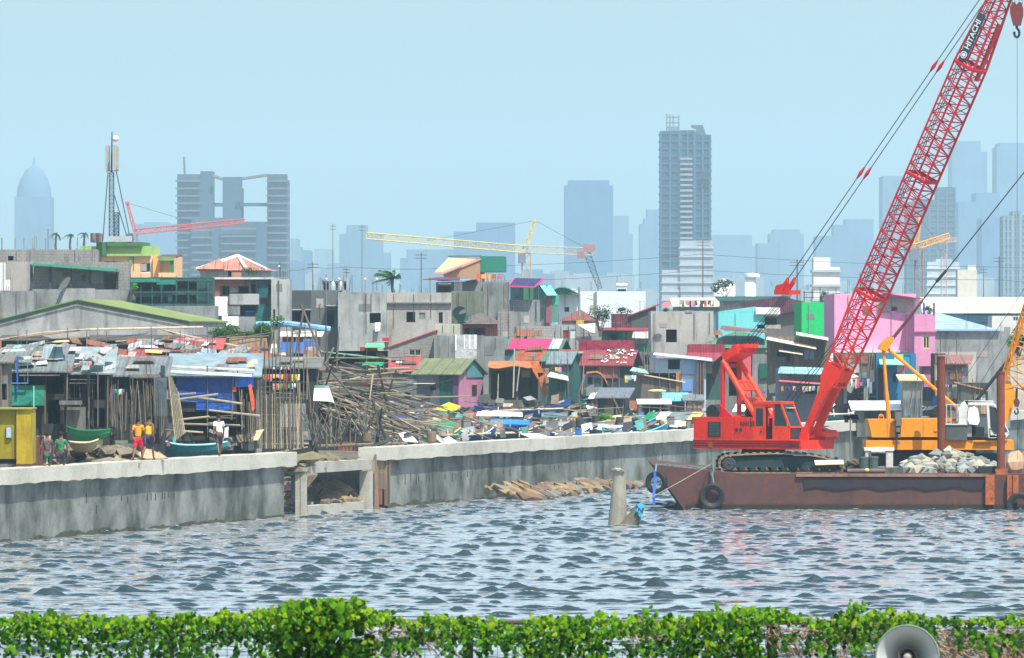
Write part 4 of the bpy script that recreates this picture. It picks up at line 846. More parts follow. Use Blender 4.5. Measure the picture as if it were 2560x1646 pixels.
# ---------------------------------------------------------------- houses
ROOFS = {}
def sheet(col, ang=0, rust=0.0, k=.72, amt=.3): return M('sheet', col, amt, ang=ang, rust=rust, k=k)
class House:
    """rectangular house: front left corner seen at photo column x0 at distance Y, front right corner at x1"""
    def __init__(s, name, label, x0, x1, yt, Y, dep, wall, a=0, yb=None, holes=(), roof='flat', rm=None, rise=0, oh=.25, group=None, cat='house', zb=None, front=True, drop=0, rim=None):
        s.a = R(a); s.Y = Y; s.u = Vector((math.cos(s.a), math.sin(s.a), 0)); s.v = Vector((-math.sin(s.a), math.cos(s.a), 0))
        X0 = Xp(x0, Y); k1 = (x1 - 1280) / F
        s.w = (x1 * 0 + k1 * Y - X0) / (s.u.x - k1 * s.u.y); s.d = dep; s.P = Vector((X0, Y, 0))
        s.zt = Zp(yt, Y); s.zb = zb if zb is not None else (Zp(yb, Y) if yb else min(ground(X0, Y), ground(X0 + s.w, Y)) - .4)
        s.T = thing(name, label, cat, (X0 + s.w / 2, Y + dep / 2, s.zb), group)
        zt, zb_ = s.zt, s.zb
        m = MB(); th = .16
        hs = []
        for h in holes:
            u0, u1 = s.U(h[0]), s.U(h[1]); z1, z0 = s.Z(h[2], u0), s.Z(h[3], u0)
            u0, u1 = max(.05, u0), min(s.w - .05, u1); z0 = max(z0, zb_ + .05); z1 = min(z1, zt - .08)
            if u1 - u0 > .05 and z1 - z0 > .05: hs.append((u0, u1, z0, z1, h[4] if len(h) > 4 else 'o', h[5] if len(h) > 5 else None))
        s.panel(m, hs, th) if front else None
        m.pp(s.p(0, th, zb_), s.u * .14, s.v * (dep - 2 * th), (0, 0, zt - zb_)); m.pp(s.p(s.w - .14, th, zb_), s.u * .14, s.v * (dep - 2 * th), (0, 0, zt - zb_))
        m.pp(s.p(0, dep - th, zb_), s.u * s.w, s.v * th, (0, 0, zt - zb_))
        gab = []
        if roof == 'gv': gab = [[s.p(0, .0, zt), s.p(s.w, .0, zt), s.p(s.w * (drop or .5), .0, zt + rise)]]
        if roof == 'gu': gab = [[s.p(e, 0, zt), s.p(e, dep, zt), s.p(e, dep / 2, zt + rise)] for e in (.0, s.w - .12)]
        for g in gab: m.slab(g, .12, -s.v if roof == 'gv' else -s.u)
        if roof == 'su':                                    # tilt along the front: top at the right end is rise higher
            for vv in (0, dep - th): m.slab([s.p(0, vv, zt), s.p(s.w, vv, zt), s.p(s.w, vv, zt + rise)], .14, -s.v)
            m.pp(s.p(s.w - .14, .16, zt), s.u * .14, s.v * (dep - .32), (0, 0, rise)) if rise > 0 else None
        s.wall = m.build('wall', wall, s.T)
        rm = rm or wall
        r = MB(); z = zt + .02
        if roof == 'flat':
            r.pp(s.p(.16, .16, zt - .35), s.u * (s.w - .32), s.v * (dep - .32), (0, 0, .15))
            if rim: MB().pp(s.p(-.08, -.08, zt), s.u * (s.w + .16), s.v * .3, (0, 0, .16)).build('coping', rim, s.T)
        elif roof == 'gv':
            f = drop or .5; e = oh; zl = zt - rise * e / (s.w * f); zr = zt - rise * e / (s.w * (1 - f))
            A_ = [s.p(-e, -e, zl), s.p(s.w * f, -e, zt + rise), s.p(s.w * f, dep + e, zt + rise), s.p(-e, dep + e, zl)]
            B_ = [s.p(s.w * f, -e, zt + rise), s.p(s.w + e, -e, zr), s.p(s.w + e, dep + e, zr), s.p(s.w * f, dep + e, zt + rise)]
            for q in (A_, B_): r.slab([v + Vector((0, 0, .1)) for v in q], .08)
        elif roof == 'gu':
            e = oh; ze = zt - rise * e / (dep / 2)
            r.slab([s.p(-e, -e, ze + .1), s.p(s.w + e, -e, ze + .1), s.p(s.w + e, dep / 2, zt + rise + .1), s.p(-e, dep / 2, zt + rise + .1)], .08)
            r.slab([s.p(-e, dep / 2, zt + rise + .1), s.p(s.w + e, dep / 2, zt + rise + .1), s.p(s.w + e, dep + e, ze + .1), s.p(-e, dep + e, ze + .1)], .08)
        elif roof == 'sf':                                  # front eave low, back high
            e = oh; g = rise / dep
            r.slab([s.p(-e, -e, z - g * e), s.p(s.w + e, -e, z - g * e), s.p(s.w + e, dep + e, z + rise + g * e), s.p(-e, dep + e, z + rise + g * e)], .07)
        elif roof == 'su':
            e = oh; g = rise / s.w
            r.slab([s.p(-e, -e, z - g * e), s.p(s.w + e, -e, z + rise + g * e), s.p(s.w + e, dep + e, z + rise + g * e), s.p(-e, dep + e, z - g * e)], .09)
        elif roof == 'hip':
            e = oh; i = min(dep / 2, s.w / 2) * .95; c = [s.p(-e, -e, z - .1), s.p(s.w + e, -e, z - .1), s.p(s.w + e, dep + e, z - .1), s.p(-e, dep + e, z - .1)]
            t1, t2 = s.p(i, dep / 2, z + rise), s.p(s.w - i, dep / 2, z + rise)
            r.add(c + [t1, t2], [(0, 1, 5, 4), (1, 2, 5), (2, 3, 4, 5), (3, 0, 4), (3, 2, 1, 0)])
        if r.v: s.roof = r.build('roof', rm, s.T)
        for (u0, u1, z0, z1, k, c) in hs: s.fill(u0, u1, z0, z1, k, c)
        if cat == 'house' and roof == 'flat' and s.w > 1.2:
            q = random.Random(len(label) * 13 + int(x0)); RB = M('metal', (84, 74, 70), .4, rust=.3)
            for i in range(q.randint(2, 5)):
                u, v = q.uniform(.1, s.w - .1), q.choice((.1, .15, dep * .5)); z2 = zt + q.uniform(.25, 1.1)
                for k_ in range(2): MB().tube(s.p(u + .12 * k_, v, zt - .1), s.p(u + .12 * k_ + q.uniform(-.06, .06), v, z2 * 1 - .1 * k_), .016, n=4).build('rebar', RB, s.T)
            for i in range(q.randint(1, 3)):
                u = q.uniform(.2, s.w - .3); l = q.uniform(1, 3.5); MB().tube(s.p(u, -.06, zt - .1), s.p(u, -.06, max(zb_ + .3, zt - l)), .026, n=6).build('drain_pipe', M('plain', q.choice(((150, 150, 146), (100, 106, 108), (126, 116, 106))), .3), s.T)
            u = q.uniform(.3, max(.4, s.w - 1.2)); pw = q.uniform(.4, 1.1); MB().pp(s.p(u, -.02, zt - q.uniform(.9, 2.2)), s.u * pw, s.v * .015, (0, 0, q.uniform(.3, .8))).build('render_patch', M('concrete', q.choice(((176, 172, 160), (118, 122, 120), (150, 146, 138))), .4), s.T)
        if cat in ('shack', 'hut', 'stall', 'shed') or 'shack' in name:
            q = random.Random(len(label) * 7 + int(x0))
            for i in range(7):
                pw, ph = q.uniform(.4, 1.3), q.uniform(.4, 1.5); u, z = q.uniform(0, max(.1, s.w - pw)), q.uniform(max(zb_, zt - 4.5), zt - .3)
                if z + ph > zt - .1: ph = zt - .1 - z
                if any(a_ - pw < u < b_ and c_ - ph < z < d_ for (a_, b_, c_, d_, _, _) in hs) or ph < .2: continue
                cc = q.choice(((150, 146, 136), (112, 108, 100), (90, 100, 104), (166, 138, 108), (126, 84, 68), (96, 118, 122), (176, 176, 168), (70, 66, 62), (120, 130, 110)))
                MB().pp(s.p(u, -.03 - .012 * i, z), s.u * pw, s.v * .02, (0, 0, ph)).build('patch', M(q.choice(('wood', 'sheet', 'tarp')), cc, .5, ang=0, rust=.3), s.T)
            for i in range(3):
                u = q.uniform(0, s.w); MB().tube(s.p(u, -.15, zt - q.uniform(2, 3)), s.p(u + q.uniform(-.4, .4), -.18, zt + q.uniform(-.2, .5)), .03, n=5).build('prop_pole', M('wood', (140, 130, 112), .3), s.T)
            if roof in ('sf', 'gu') and s.w > 2:
                for i in range(3):
                    u, f = q.uniform(.2, s.w - 1.2), q.uniform(.1, .6); zz = zt + rise * f + .14; pw = q.uniform(.5, 1.2)
                    if roof == 'gu': zz = zt + rise * min(1, 2 * f) + .14; f = min(f, .4)
                    g = rise / dep * (2 if roof == 'gu' else 1)
                    MB().slab([s.p(u, dep * f, zz + .03 * i), s.p(u + pw, dep * f, zz + .03 * i), s.p(u + pw * .9, dep * f + .8, zz + .8 * g + .03 * i), s.p(u + .1, dep * f + .8, zz + .8 * g + .03 * i)], .02).build('roof_patch', M('sheet', q.choice(((170, 166, 156), (150, 96, 76), (120, 124, 120), (196, 190, 176), (104, 84, 74))), .4, ang=0, rust=.4, k=.85), s.T)
    def p(s, u, v, z): q = s.P + s.u * u + s.v * v; return Vector((q.x, q.y, z))
    def U(s, px): k = (px - 1280) / F; return (k * s.Y - s.P.x) / (s.u.x - k * s.u.y)
    def Z(s, py, u=0): return Zp(py, s.Y + s.u.y * u)
    def panel(s, m, hs, th):
        us = sorted({0, s.w} | {round(h[i], 4) for h in hs for i in (0, 1)}); zs = sorted({s.zb, s.zt} | {round(h[i], 4) for h in hs for i in (2, 3)})
        ins = lambda u, z: any(h[0] - 1e-3 < u < h[1] + 1e-3 and h[2] - 1e-3 < z < h[3] + 1e-3 for h in hs)
        for a_, b_ in zip(us[:-1], us[1:]):
            for c_, d_ in zip(zs[:-1], zs[1:]):
                if b_ - a_ < .002 or d_ - c_ < .002: continue
                if not ins((a_ + b_) / 2, (c_ + d_) / 2): m.pp(s.p(a_, 0, c_), s.u * (b_ - a_), s.v * th, (0, 0, d_ - c_))
    def fill(s, u0, u1, z0, z1, k, c):
        if k == 'o': return
        fm = M('plain', c or (150, 140, 120), .2)
        if k == 'w':
            f = MB()
            for (a_, b_, c_, d_) in ((u0, u1, z0, z0 + .07), (u0, u1, z1 - .07, z1), (u0, u0 + .06, z0 + .07, z1 - .07), (u1 - .06, u1, z0 + .07, z1 - .07), ((u0 + u1) / 2 - .03, (u0 + u1) / 2 + .03, z0 + .07, z1 - .07)):
                f.pp(s.p(a_, .03, c_), s.u * (b_ - a_), s.v * .06, (0, 0, d_ - c_))
            fo = f.build('window', fm, s.T); MB().pp(s.p(u0 + .02, .1, z0 + .02), s.u * (u1 - u0 - .04), s.v * .02, (0, 0, z1 - z0 - .04)).build('pane', GLASS, fo)
        if k == 'd': MB().pp(s.p(u0 + .02, .08, z0), s.u * (u1 - u0 - .04), s.v * .05, (0, 0, z1 - z0 - .02)).build('door', M('wood', c or (90, 100, 90), .3), s.T)
        if k == 'p': MB().pp(s.p(u0 + .01, .07, z0 + .01), s.u * (u1 - u0 - .02), s.v * .05, (0, 0, z1 - z0 - .02)).build('panel', M('paint', c, .25), s.T)
    def part(s, name, x0, x1, y0, y1, v0, v1, mat):      # box on the house, columns and rows in photo units
        u0, u1 = s.U(x0), s.U(x1); z1, z0 = s.Z(y0), s.Z(y1)
        return MB().pp(s.p(u0, v0, z0), s.u * (u1 - u0), s.v * (v1 - v0), (0, 0, z1 - z0)).build(name, mat, s.T)
    def strip(s, name, x0, x1, mat, rise, e=.2, f0=0, f1=1):   # coloured sheets laid on the front slope of a ridge roof
        g = rise / (s.d / 2); v0, v1 = -e + (s.d / 2 + e) * f0, -e + (s.d / 2 + e) * f1; k = .12 / max(.3, s.d / 2)
        u0, u1 = s.U(x0), s.U(x1); z = lambda v: s.zt + .125 + g * v
        return MB().slab([s.p(u0, v0, z(v0)), s.p(u1, v0, z(v0)), s.p(u1, v1, z(v1)), s.p(u0, v1, z(v1))], .02).build(name, mat, s.T)
    def sheetp(s, name, pts, mat, t=.05):                 # free sheet: (px, py, v)
        return MB().slab([s.p(s.U(x), v, s.Z(y)) for x, y, v in pts], t).build(name, mat, s.T)
P_ = lambda c, amt=.3: M('paint', c, amt)
Hs = House
# ---- left skyline of the settlement
h = Hs('concrete_house', 'unfinished concrete storey with bare posts at the far upper left', -60, 245, 624, 482, 9, BLOCK, a=3, holes=[(20, 34, 640, 652)])
for x in (3, 36, 58, 80, 112, 192): h.part('rebar_post', x, x + 3, 598 - (x % 11), 626, .1, .25, CONC2)
h.part('pillar', 76, 86, 622, 700, -.12, 0, CONC2); h.part('pillar', 188, 196, 622, 676, -.12, 0, CONC2)
h = Hs('concrete_house', 'left grey house with a whitewashed patch and a hanging yellow shirt', -60, 86, 655, 462, 7, CONC3, a=2)
h.part('whitewash', -30, 14, 658, 727, -.03, 0, P_((214, 216, 214), .1)); h.part('whitewash', 14, 27, 700, 727, -.03, 0, P_((214, 216, 214), .1))
h = Hs('veranda_house', 'grey block house with an open veranda under a slanting green awning', 84, 322, 656, 458, 6, BLOCK, a=2, yb=800,
       holes=[(130, 178, 676, 716, 'p', (168, 168, 164)), (205, 214, 688, 702, 'o'), (228, 258, 680, 710, 'p', (176, 178, 182)), (260, 296, 686, 724, 'o')])
h.part('parapet', 84, 160, 724, 800, -2.2, -1.9, CONC2); h.part('parapet', 160, 240, 722, 800, -2.2, -1.9, CONC); h.part('parapet', 240, 330, 725, 800, -2.2, -1.9, CONC2)
for x in (78, 125, 178, 224, 292): h.part('post', x, x + (7 if x < 130 else 4), 662 + (x - 78) * .06, 724, -2.1, -1.9, M('plain', (60, 66, 68), .3))
h.sheetp('awning', [(82, 664, -2.6), (300, 680, -2.6), (300, 672, .2), (82, 656, .2)], sheet((46, 140, 108), 90))
m = MB(); m.lathe(at(158, 708, 455.6), (.75, -.3, -.55), [(0, .05), (.05, .4), (.12, .62)], 16); solo('satellite_dish', 'white dish tilted on the veranda parapet at the upper left', 'dish', m, M('plain', (226, 228, 226), .05))
h = Hs('concrete_house', 'plain stained grey wall below the veranda house', -60, 84, 728, 450, 6, CONC2, a=2)
h = Hs('gabled_hall', 'long low gabled hall of stained concrete with green roof edges', -14, 470, 806, 402, 11, CONC, a=-10, roof='gv', rise=1.35, drop=.43, rm=sheet((150, 168, 92), 80, .12), oh=.1)
h.sheetp('green_bargeboard', [(-16, 804, -.14), (196, 751, -.14), (196, 756, -.14), (-16, 809, -.14)], M('plain', (52, 112, 82), .3)); h.sheetp('green_bargeboard', [(196, 751, -.14), (474, 804, -.14), (474, 809, -.14), (196, 756, -.14)], M('plain', (70, 96, 84), .3))
# green and yellow house under the phone mast
PE = P_((236, 188, 142), .12); LG = P_((150, 190, 112), .15); DG = P_((60, 118, 70), .15)
h = Hs('yellow_green_house', 'peach and lime green house with a dark green roof frame', 215, 425, 640, 565, 9, PE, a=-4, holes=[(352, 377, 657, 682, 'w', (210, 216, 220)), (262, 292, 654, 664, 'o')])
h.part('roof_band', 200, 378, 616, 641, -.3, 6, LG); h.part('green_beam', 243, 358, 606, 616, -.6, 5, DG); h.part('green_column', 243, 268, 616, 641, -.6, 1, DG); h.part('green_column', 243, 250, 641, 664, -.2, 0, DG)
h.part('green_column', 323, 330, 640, 662, -.15, 0, P_((130, 180, 110))); h.part('corner_post', 384, 402, 640, 694, -.4, 0, P_((232, 172, 104), .1))
h.sheetp('porch_roof', [(400, 643, -2), (449, 643, -2), (449, 636, 2), (400, 636, 2)], P_((96, 66, 70)), .12); h.sheetp('porch_fascia', [(400, 643, -2.05), (446, 643, -2.05), (440, 652, -2.05), (408, 652, -2.05)], LG)
h.part('porch_column', 432, 440, 650, 690, -1.9, -1.5, DG); h.part('porch_wall', 404, 446, 683, 694, -2.1, -1.9, PE)
h.part('rooftop_hut', 224, 246, 583, 606, .5, 3, P_((150, 120, 118)))
T = thing('phone_mast', 'guyed steel phone mast with panel antennas and a round dish', 'mast', at(279, 600, 562)); Yp = 562; q = lambda x, y, dy=0: at(x, y, Yp + dy)
DM = M('metal', (86, 94, 104), .3)
m = MB(); lattice(m, q(279, 606), q(279, 432), .42, .36, 18, .045, .03); m.tube(q(279, 432), q(280, 330), .09, .05); m.build('lattice_pole', DM, T)
for x, dy in ((266, -.3), (272, .4), (286, -.4), (294, 0)): MB().box(q(x, 394 + (x % 5), dy), (.2 if x != 286 else .34, .16, 2.2)).build('panel_antenna', M('metal', (166, 170, 166), .2), T)
m = MB(); m.lathe(q(289, 347), (.5, -.8, .1), [(-.2, .05), (-.15, .26), (.1, .27), (.16, .0)], 18); m.build('dish', M('plain', (236, 236, 232), .05), T, smooth=True)
m = MB(); m.box(q(290, 425), (.3, .3, .2)); m.box(q(280, 428), (1.1, .08, .06)); m.build('platform', DM, T)
for a_ in ((270, 430, 257, 604), (291, 430, 327, 604), (283, 480, 320, 600)): MB().tube(q(*a_[:2]), q(*a_[2:]), .05, n=5).build('stay', DM, T)
m = MB(); lattice(m, q(291, 604), q(291, 532), .42, .42, 9, .05, .04); m.build('cable_ladder', M('metal', (60, 82, 92), .3), T)
MB().box(q(326, 598), (.5, .5, 1.0)).build('cabinet', M('metal', (96, 110, 118), .2), T); MB().box(q(300, 598, .3), (2.2, 1.2, .5)).build('equipment_box', M('metal', (176, 184, 186), .2), T)
# hip roofed house
TC = sheet((206, 140, 118), 0, 0, .8)
h = Hs('hip_roof_house', 'pale house with a terracotta hipped roof and white ridges', 500, 655, 674, 530, 8, P_((178, 190, 190)), a=-3, holes=[(570, 578, 668, 692, 'o')], roof='hip', rise=1.15, rm=TC, oh=.5)
for a_, b_ in (((491, 674, -.5), (583, 638, 4)), ((583, 638, 4), (668, 674, -.5)), ((583, 638, 4), (616, 671, -.6))):
    m = MB(); m.tube(h.p(h.U(a_[0]), a_[2], h.Z(a_[1])), h.p(h.U(b_[0]), b_[2], h.Z(b_[1])), .14, n=6); m.build('ridge_cap', M('plain', (238, 226, 216), .1), h.T)
m = MB(); c = [h.p(h.U(x), v, h.Z(674)) for x, v in ((492, -1.6), (562, -1.6), (562, 3), (492, 3))]; t_ = h.p(h.U(545), 1.2, h.Z(646)); t2 = h.p(h.U(540), 1.6, h.Z(647)); m.add(c + [t_], [(0, 1, 4), (1, 2, 4), (2, 3, 4), (3, 0, 4), (3, 2, 1, 0)]); m.build('lower_roof', TC, h.T)
h.part('chimney', 583, 606, 682, 696, -1.2, -.6, P_((196, 140, 118)))
# balcony house
h = Hs('balcony_house', 'brown framed house with deep balconies and green netting', 536, 683, 699, 474, 7, CONC2, a=-2,
       holes=[(556, 622, 716, 738, 'o'), (628, 640, 702, 735, 'o'), (646, 706, 704, 738, 'o'), (600, 646, 764, 790, 'o'), (580, 642, 800, 830, 'o')])
h.part('brown_lintel', 531, 612, 698, 716, -.5, -.1, P_((142, 88, 80))); h.part('brown_pier', 534, 550, 716, 742, -.5, -.1, P_((148, 90, 82)))
h.part('balcony_wall', 576, 650, 735, 762, -.9, -.7, CONC); h.part('floor_slab', 536, 685, 694, 699, -.9, 7, P_((196, 204, 200))); h.part('white_wall', 537, 571, 742, 790, -.6, -.3, P_((228, 230, 238), .1)); h.part('white_wall', 556, 598, 791, 815, -.6, -.3, P_((228, 230, 238), .1))
h.part('green_net', 648, 672, 700, 745, -.6, -.5, M('tarp', (16, 84, 84), .3)); h.part('green_net', 642, 682, 762, 812, -.6, -.5, M('tarp', (22, 92, 90), .3)); h.part('balcony_wall', 572, 642, 792, 830, -.5, -.3, CONC2)
h.part('blue_tank', 612, 640, 778, 790, -.1, .7, M('plain', (40, 84, 150)))
h = Hs('concrete_pier_house', 'narrow grey concrete stair block right of the brown framed house', 678, 724, 698, 472, 5, CONC, a=0, holes=[(683, 688, 774, 800, 'o')])
h = Hs('netted_scaffold', 'building shell wrapped in dark green netting on scaffold poles', 325, 532, 694, 452, 5, M('tarp', (14, 70, 66), .4), a=1, yb=770, cat='building',
       holes=[(340, 400, 704, 728, 'o'), (408, 440, 704, 728, 'o'), (444, 492, 704, 724, 'o'), (340, 420, 742, 758, 'o'), (430, 490, 738, 758, 'o')])
for x in (326, 352, 380, 404, 440, 470, 494, 520): h.part('scaffold_pole', x, x + 1.6, 684 + x % 7, 765, -.3, -.25, M('metal', (60, 100, 96)))
for yv in (700, 730, 762): h.part('ledger', 325, 530, yv, yv + 1.6, -.36, -.3, M('metal', (70, 110, 104)))
h.part('green_sheet', 325, 400, 697, 706, -.45, -.4, M('tarp', (30, 128, 110))); h.part('green_sheet', 392, 440, 700, 712, -.42, -.38, M('tarp', (24, 110, 96)))
h = Hs('concrete_house', 'stained grey wall beneath the green netted shell', 322, 538, 765, 446, 5, CONC2, a=0, holes=[(480, 486, 790, 800, 'o')])
DGY = P_((96, 102, 104), .3)
h = Hs('dark_grey_house', 'dark slate grey house with a wide shaded opening, rooftop tank hut', 724, 848, 726, 510, 8, DGY, a=0, holes=[(722, 776, 777, 806, 'o'), (818, 836, 779, 816, 'o')])
h.part('window_hood', 722, 778, 773, 776, -.9, 0, CONC3); h.part('window_hood', 816, 848, 763, 766, -.9, 0, CONC3); h.part('dark_render', 724, 778, 728, 772, -.04, 0, P_((66, 72, 76), .2))
h = Hs('tank_hut', 'rooftop hut sheltering steel water tanks on the dark grey house', 804, 872, 697, 512, 3, P_((150, 168, 180)), a=0, yb=727, holes=[(806, 822, 701, 727, 'o'), (824, 866, 701, 727, 'o')], cat='hut')
for x, lab in ((832, 'left steel water tank inside the rooftop hut'), (852, 'right steel water tank inside the rooftop hut')): solo('water_tank', lab, 'tank', MB().lathe(at(x, 727, 512.3), (0, 0, 1), [(0, .27), (.7, .27), (.8, .1)], 16), M('metal', (190, 196, 200), .1, rough=.3, metal=.6), smooth=True)
for x, yv in ((816, 698), (848, 698), (913, 698), (942, 698), (698, 667)):
    T = thing('globe_lamp', 'white globe lamp on a thin rooftop post', 'lamp', at(x, 726, 509), 'globe lamps on rooftop posts'); MB().tube(at(x, 728, 509), at(x, yv, 509), .03).build('post', CONC2, T); m = MB(); m.blob(at(x, yv, 509), (.09, .09, .09), 1, 0, 2); m.build('globe', M('plain', (244, 240, 232), 0), T, smooth=True)
h = Hs('concrete_house', 'largest bare concrete house, white towel hung below its left window', 845, 966, 731, 506, 9, CONC, a=0, holes=[(924, 952, 783, 808, 'o')])
h = Hs('concrete_house', 'bare concrete house with a ledge line and three small windows', 966, 1128, 732, 507.5, 9, CONC3, a=0, holes=[(1016, 1038, 780, 806, 'o'), (1048, 1063, 782, 798, 'p', (120, 136, 136)), (1097, 1107, 781, 808, 'o')])
h.part('ledge', 963, 1130, 756, 759, -.25, 0, CONC2)
solo('towel', 'white towel hanging below the window of the largest concrete house', 'towel', MB().slab([at(937, 807, 505.7), at(951, 806, 505.7), at(950, 826, 505.6), at(938, 830, 505.6)], .03, (0, -1, 0)), M('tarp', (240, 240, 238), 0))
h = Hs('pavilion_house', 'tall brown walled rooftop house with an orange sloping roof, green back', 1110, 1200, 686, 565, 6, P_((176, 142, 112), .12), a=-4, yb=735, roof='su', rise=1.3, rm=P_((240, 150, 120), .08), oh=.1)
h.sheetp('front_roof_slope', [(1092, 681, -2.2), (1112, 681, -2.2), (1190, 646, 1.5), (1120, 642, 1.5)], P_((246, 160, 128), .08), .12)
h.part('green_cladding', 1199, 1256, 641, 680, .3, 5, P_((36, 124, 104), .12)); h.part('roof_rim', 1116, 1200, 639, 641.5, 1.3, 1.6, P_((50, 100, 90)))
MR = sheet((122, 40, 66), 90, 0, .9)
h = Hs('rooftop_shelter', 'rooftop shelter with a maroon canopy and blue tarpaulin, white cloth', 1090, 1208, 705, 518, 3, CONC2, a=0, yb=735, holes=[(1094, 1128, 707, 730, 'o')], cat='shelter')
h.sheetp('canopy', [(1058, 699, -1.5), (1150, 701, -1.5), (1150, 693, 1.5), (1092, 693, 1.5)], MR); h.sheetp('blue_tarp', [(1088, 705, -1.9), (1160, 702, -1.9), (1190, 699, 0), (1100, 698, 0)], M('tarp', (92, 160, 226)))
h.part('white_sheet', 1135, 1156, 706, 729, -.15, -.05, M('tarp', (244, 244, 244), 0)); h.sheetp('rim_roof', [(1160, 702, -1), (1190, 698, -1), (1208, 712, 2), (1176, 706, 2)], CONC2)
h = Hs('concrete_house', 'mossy dark concrete wall under the rooftop shelter', 1128, 1210, 728, 512, 7, M('concrete', (112, 120, 104), .5), a=0)
h = Hs('concrete_house', 'smooth grey concrete house whose roof terrace carries stacked chairs', 1207, 1274, 706, 514, 7, CONC2, a=0)
m = MB()
for i in range(9): x = 1194 + i * 8.5; m.tube(at(x, 706, 514.5), at(x + rnd.uniform(-2, 2), 688, 514.5), .035, n=4)
for x, yv in ((1190, 690), (1246, 687), (1284, 684)): m.tube(at(x, yv, 514.6), at(x + 12, yv, 514.6), .03, n=4)
solo('frame_stack', 'thin posts and rails left standing on the roof terrace', 'frame', m, M('metal', (140, 120, 124)))
for i in range(5):
    x = 1196 + i * 13; c = ((210, 80, 104), (226, 176, 50), (214, 160, 44), (150, 100, 60), (206, 90, 110))[i]
    T = thing('plastic_chair', ('pink plastic chair at the left end of the roof terrace', 'yellow chair left of another yellow chair on the terrace', 'yellow chair in the middle of the roof terrace', 'brown wooden chair on the roof terrace', 'pink plastic chair at the right end of the roof terrace')[i], 'chair', at(x, 706, 514.9))
    c0 = at(x, 696, 514.9); MB().box(c0, (.34, .34, .04)).build('seat', P_(c, 0), T); MB().box(c0 + Vector((0, .16, .17)), (.34, .03, .3)).build('backrest', P_(c, 0), T)
    for sx in (-.14, .14):
        for sy in (-.14, .14): MB().tube(c0 + Vector((sx, sy, 0)), c0 + Vector((sx, sy, -.28)), .02, n=4).build('leg', P_(c, 0), T)
NV = sheet((52, 50, 96), 0, 0, .9)
h = Hs('roof_terrace_house', 'grey house topped by a navy roof with magenta edges and a green veranda', 1272, 1372, 750, 536, 7, CONC2, a=-2)
h.part('veranda_back', 1272, 1368, 712, 750, 3.5, 3.7, P_((18, 70, 70))); h.part('veranda_wall', 1305, 1330, 716, 750, 3.4, 3.5, P_((70, 124, 96)))
for x in (1270, 1300, 1322, 1345, 1366): h.part('veranda_post', x, x + 2.4, 714, 750, .1, .2, P_((40, 110, 96)))
h.sheetp('navy_roof', [(1272, 716, -.8), (1338, 718, -.8), (1357, 696, 2.5), (1284, 695, 2.5)], NV, .1)
for q_ in (((1272, 716, -.85), (1284, 695, 2.4)), ((1338, 718, -.85), (1357, 696, 2.4)), ((1272, 717, -.85), (1338, 719, -.85))):
    m = MB(); m.tube(h.p(h.U(q_[0][0]), q_[0][2], h.Z(q_[0][1])), h.p(h.U(q_[1][0]), q_[1][2], h.Z(q_[1][1])), .07, n=5); m.build('magenta_edge', P_((206, 44, 128), 0), h.T)
h.sheetp('cyan_sheet', [(1350, 714, 0), (1376, 714, 1), (1394, 738, -.6), (1368, 738, -1)], M('sheet', (120, 222, 226), .1, ang=90, k=.9)); h.part('mauve_pillar', 1366, 1380, 740, 808, -.4, 0, P_((150, 92, 106)))
h.part('green_mesh', 1376, 1397, 738, 762, -.3, -.2, P_((86, 186, 156))); h.part('green_mesh', 1380, 1395, 762, 806, -.3, -.2, P_((86, 140, 118)))
solo('hammock_cloth', 'bright blue cloth bundle on the green veranda', 'cloth', MB().blob(at(1291, 743, 537), (.3, .2, .16), 5, .2), M('tarp', (40, 130, 190)))
h = Hs('white_house', 'plain white walled house with a steel tank on its flat roof', 1397, 1614, 729, 565, 9, P_((206, 220, 228), .08), a=0, holes=[(1411, 1423, 768, 780, 'w', (120, 60, 60))])
h.part('lower_wing', 1397, 1447, 727, 737, -.1, 0, P_((216, 228, 232), .08)); 
m = MB(); n_ = 12; c = []
for i in range(n_ + 1): x = 1372 + i * 6.6; c.append((x, 737 - 20 * math.sin(math.pi * (i / n_) ** .8)))
for (a_, b_) in zip(c[:-1], c[1:]): m.slab([at(a_[0], a_[1], 563), at(b_[0], b_[1], 563), at(b_[0], b_[1], 568), at(a_[0], a_[1], 568)], .1)
m.slab([at(x, y, 564) for x, y in c], .1, (0, -1, 0)); solo('arched_roof', 'teal arched roof rising left of the white house', 'roof', m, P_((76, 164, 140)))
T = thing('water_tank', 'horizontal steel tank on a stand atop the white house', 'tank', at(1556, 729, 565)); MB().lathe(at(1541, 716, 566), (1, 0, 0), [(0, 0), (.0, .34), (.95, .34), (.95, 0)], 18).build('tank', M('metal', (206, 210, 214), .1, rough=.25, metal=.7), T, smooth=False)
MB().box(at(1555, 727, 566), (.7, .4, .2)).build('stand', DARK, T)
for x, y0, lab in ((1448, 717, 'nearer concrete electricity post before the white house'), (1490, 730, 'shorter electricity post right of its neighbour')):
    T = thing('electricity_post', lab, 'post', at(x, 790, 520)); MB().tube(at(x, 790, 520), at(x, y0, 520), .12, .09, 8).build('post', CONC2, T); MB().tube(at(x - 2, y0 + 22, 520), at(x - 22, y0 + 16, 520), .035, n=5).build('bracket', CONC2, T)
    for i in range(3): MB().blob(at(x - 18 + i * 4, y0 + 8, 520), (.06, .06, .09), i, 0).build('insulator', P_((214, 210, 196), 0), T)
h = Hs('small_house', 'small house with a brick red hipped roof and a yellow wall patch', 1405, 1475, 800, 536, 5, P_((176, 180, 170)), a=-8, roof='hip', rise=.85, rm=sheet((158, 92, 84), 0), oh=.3)
h.part('yellow_panel', 1442, 1461, 801, 812, -.3, -.2, P_((206, 178, 62), 0))
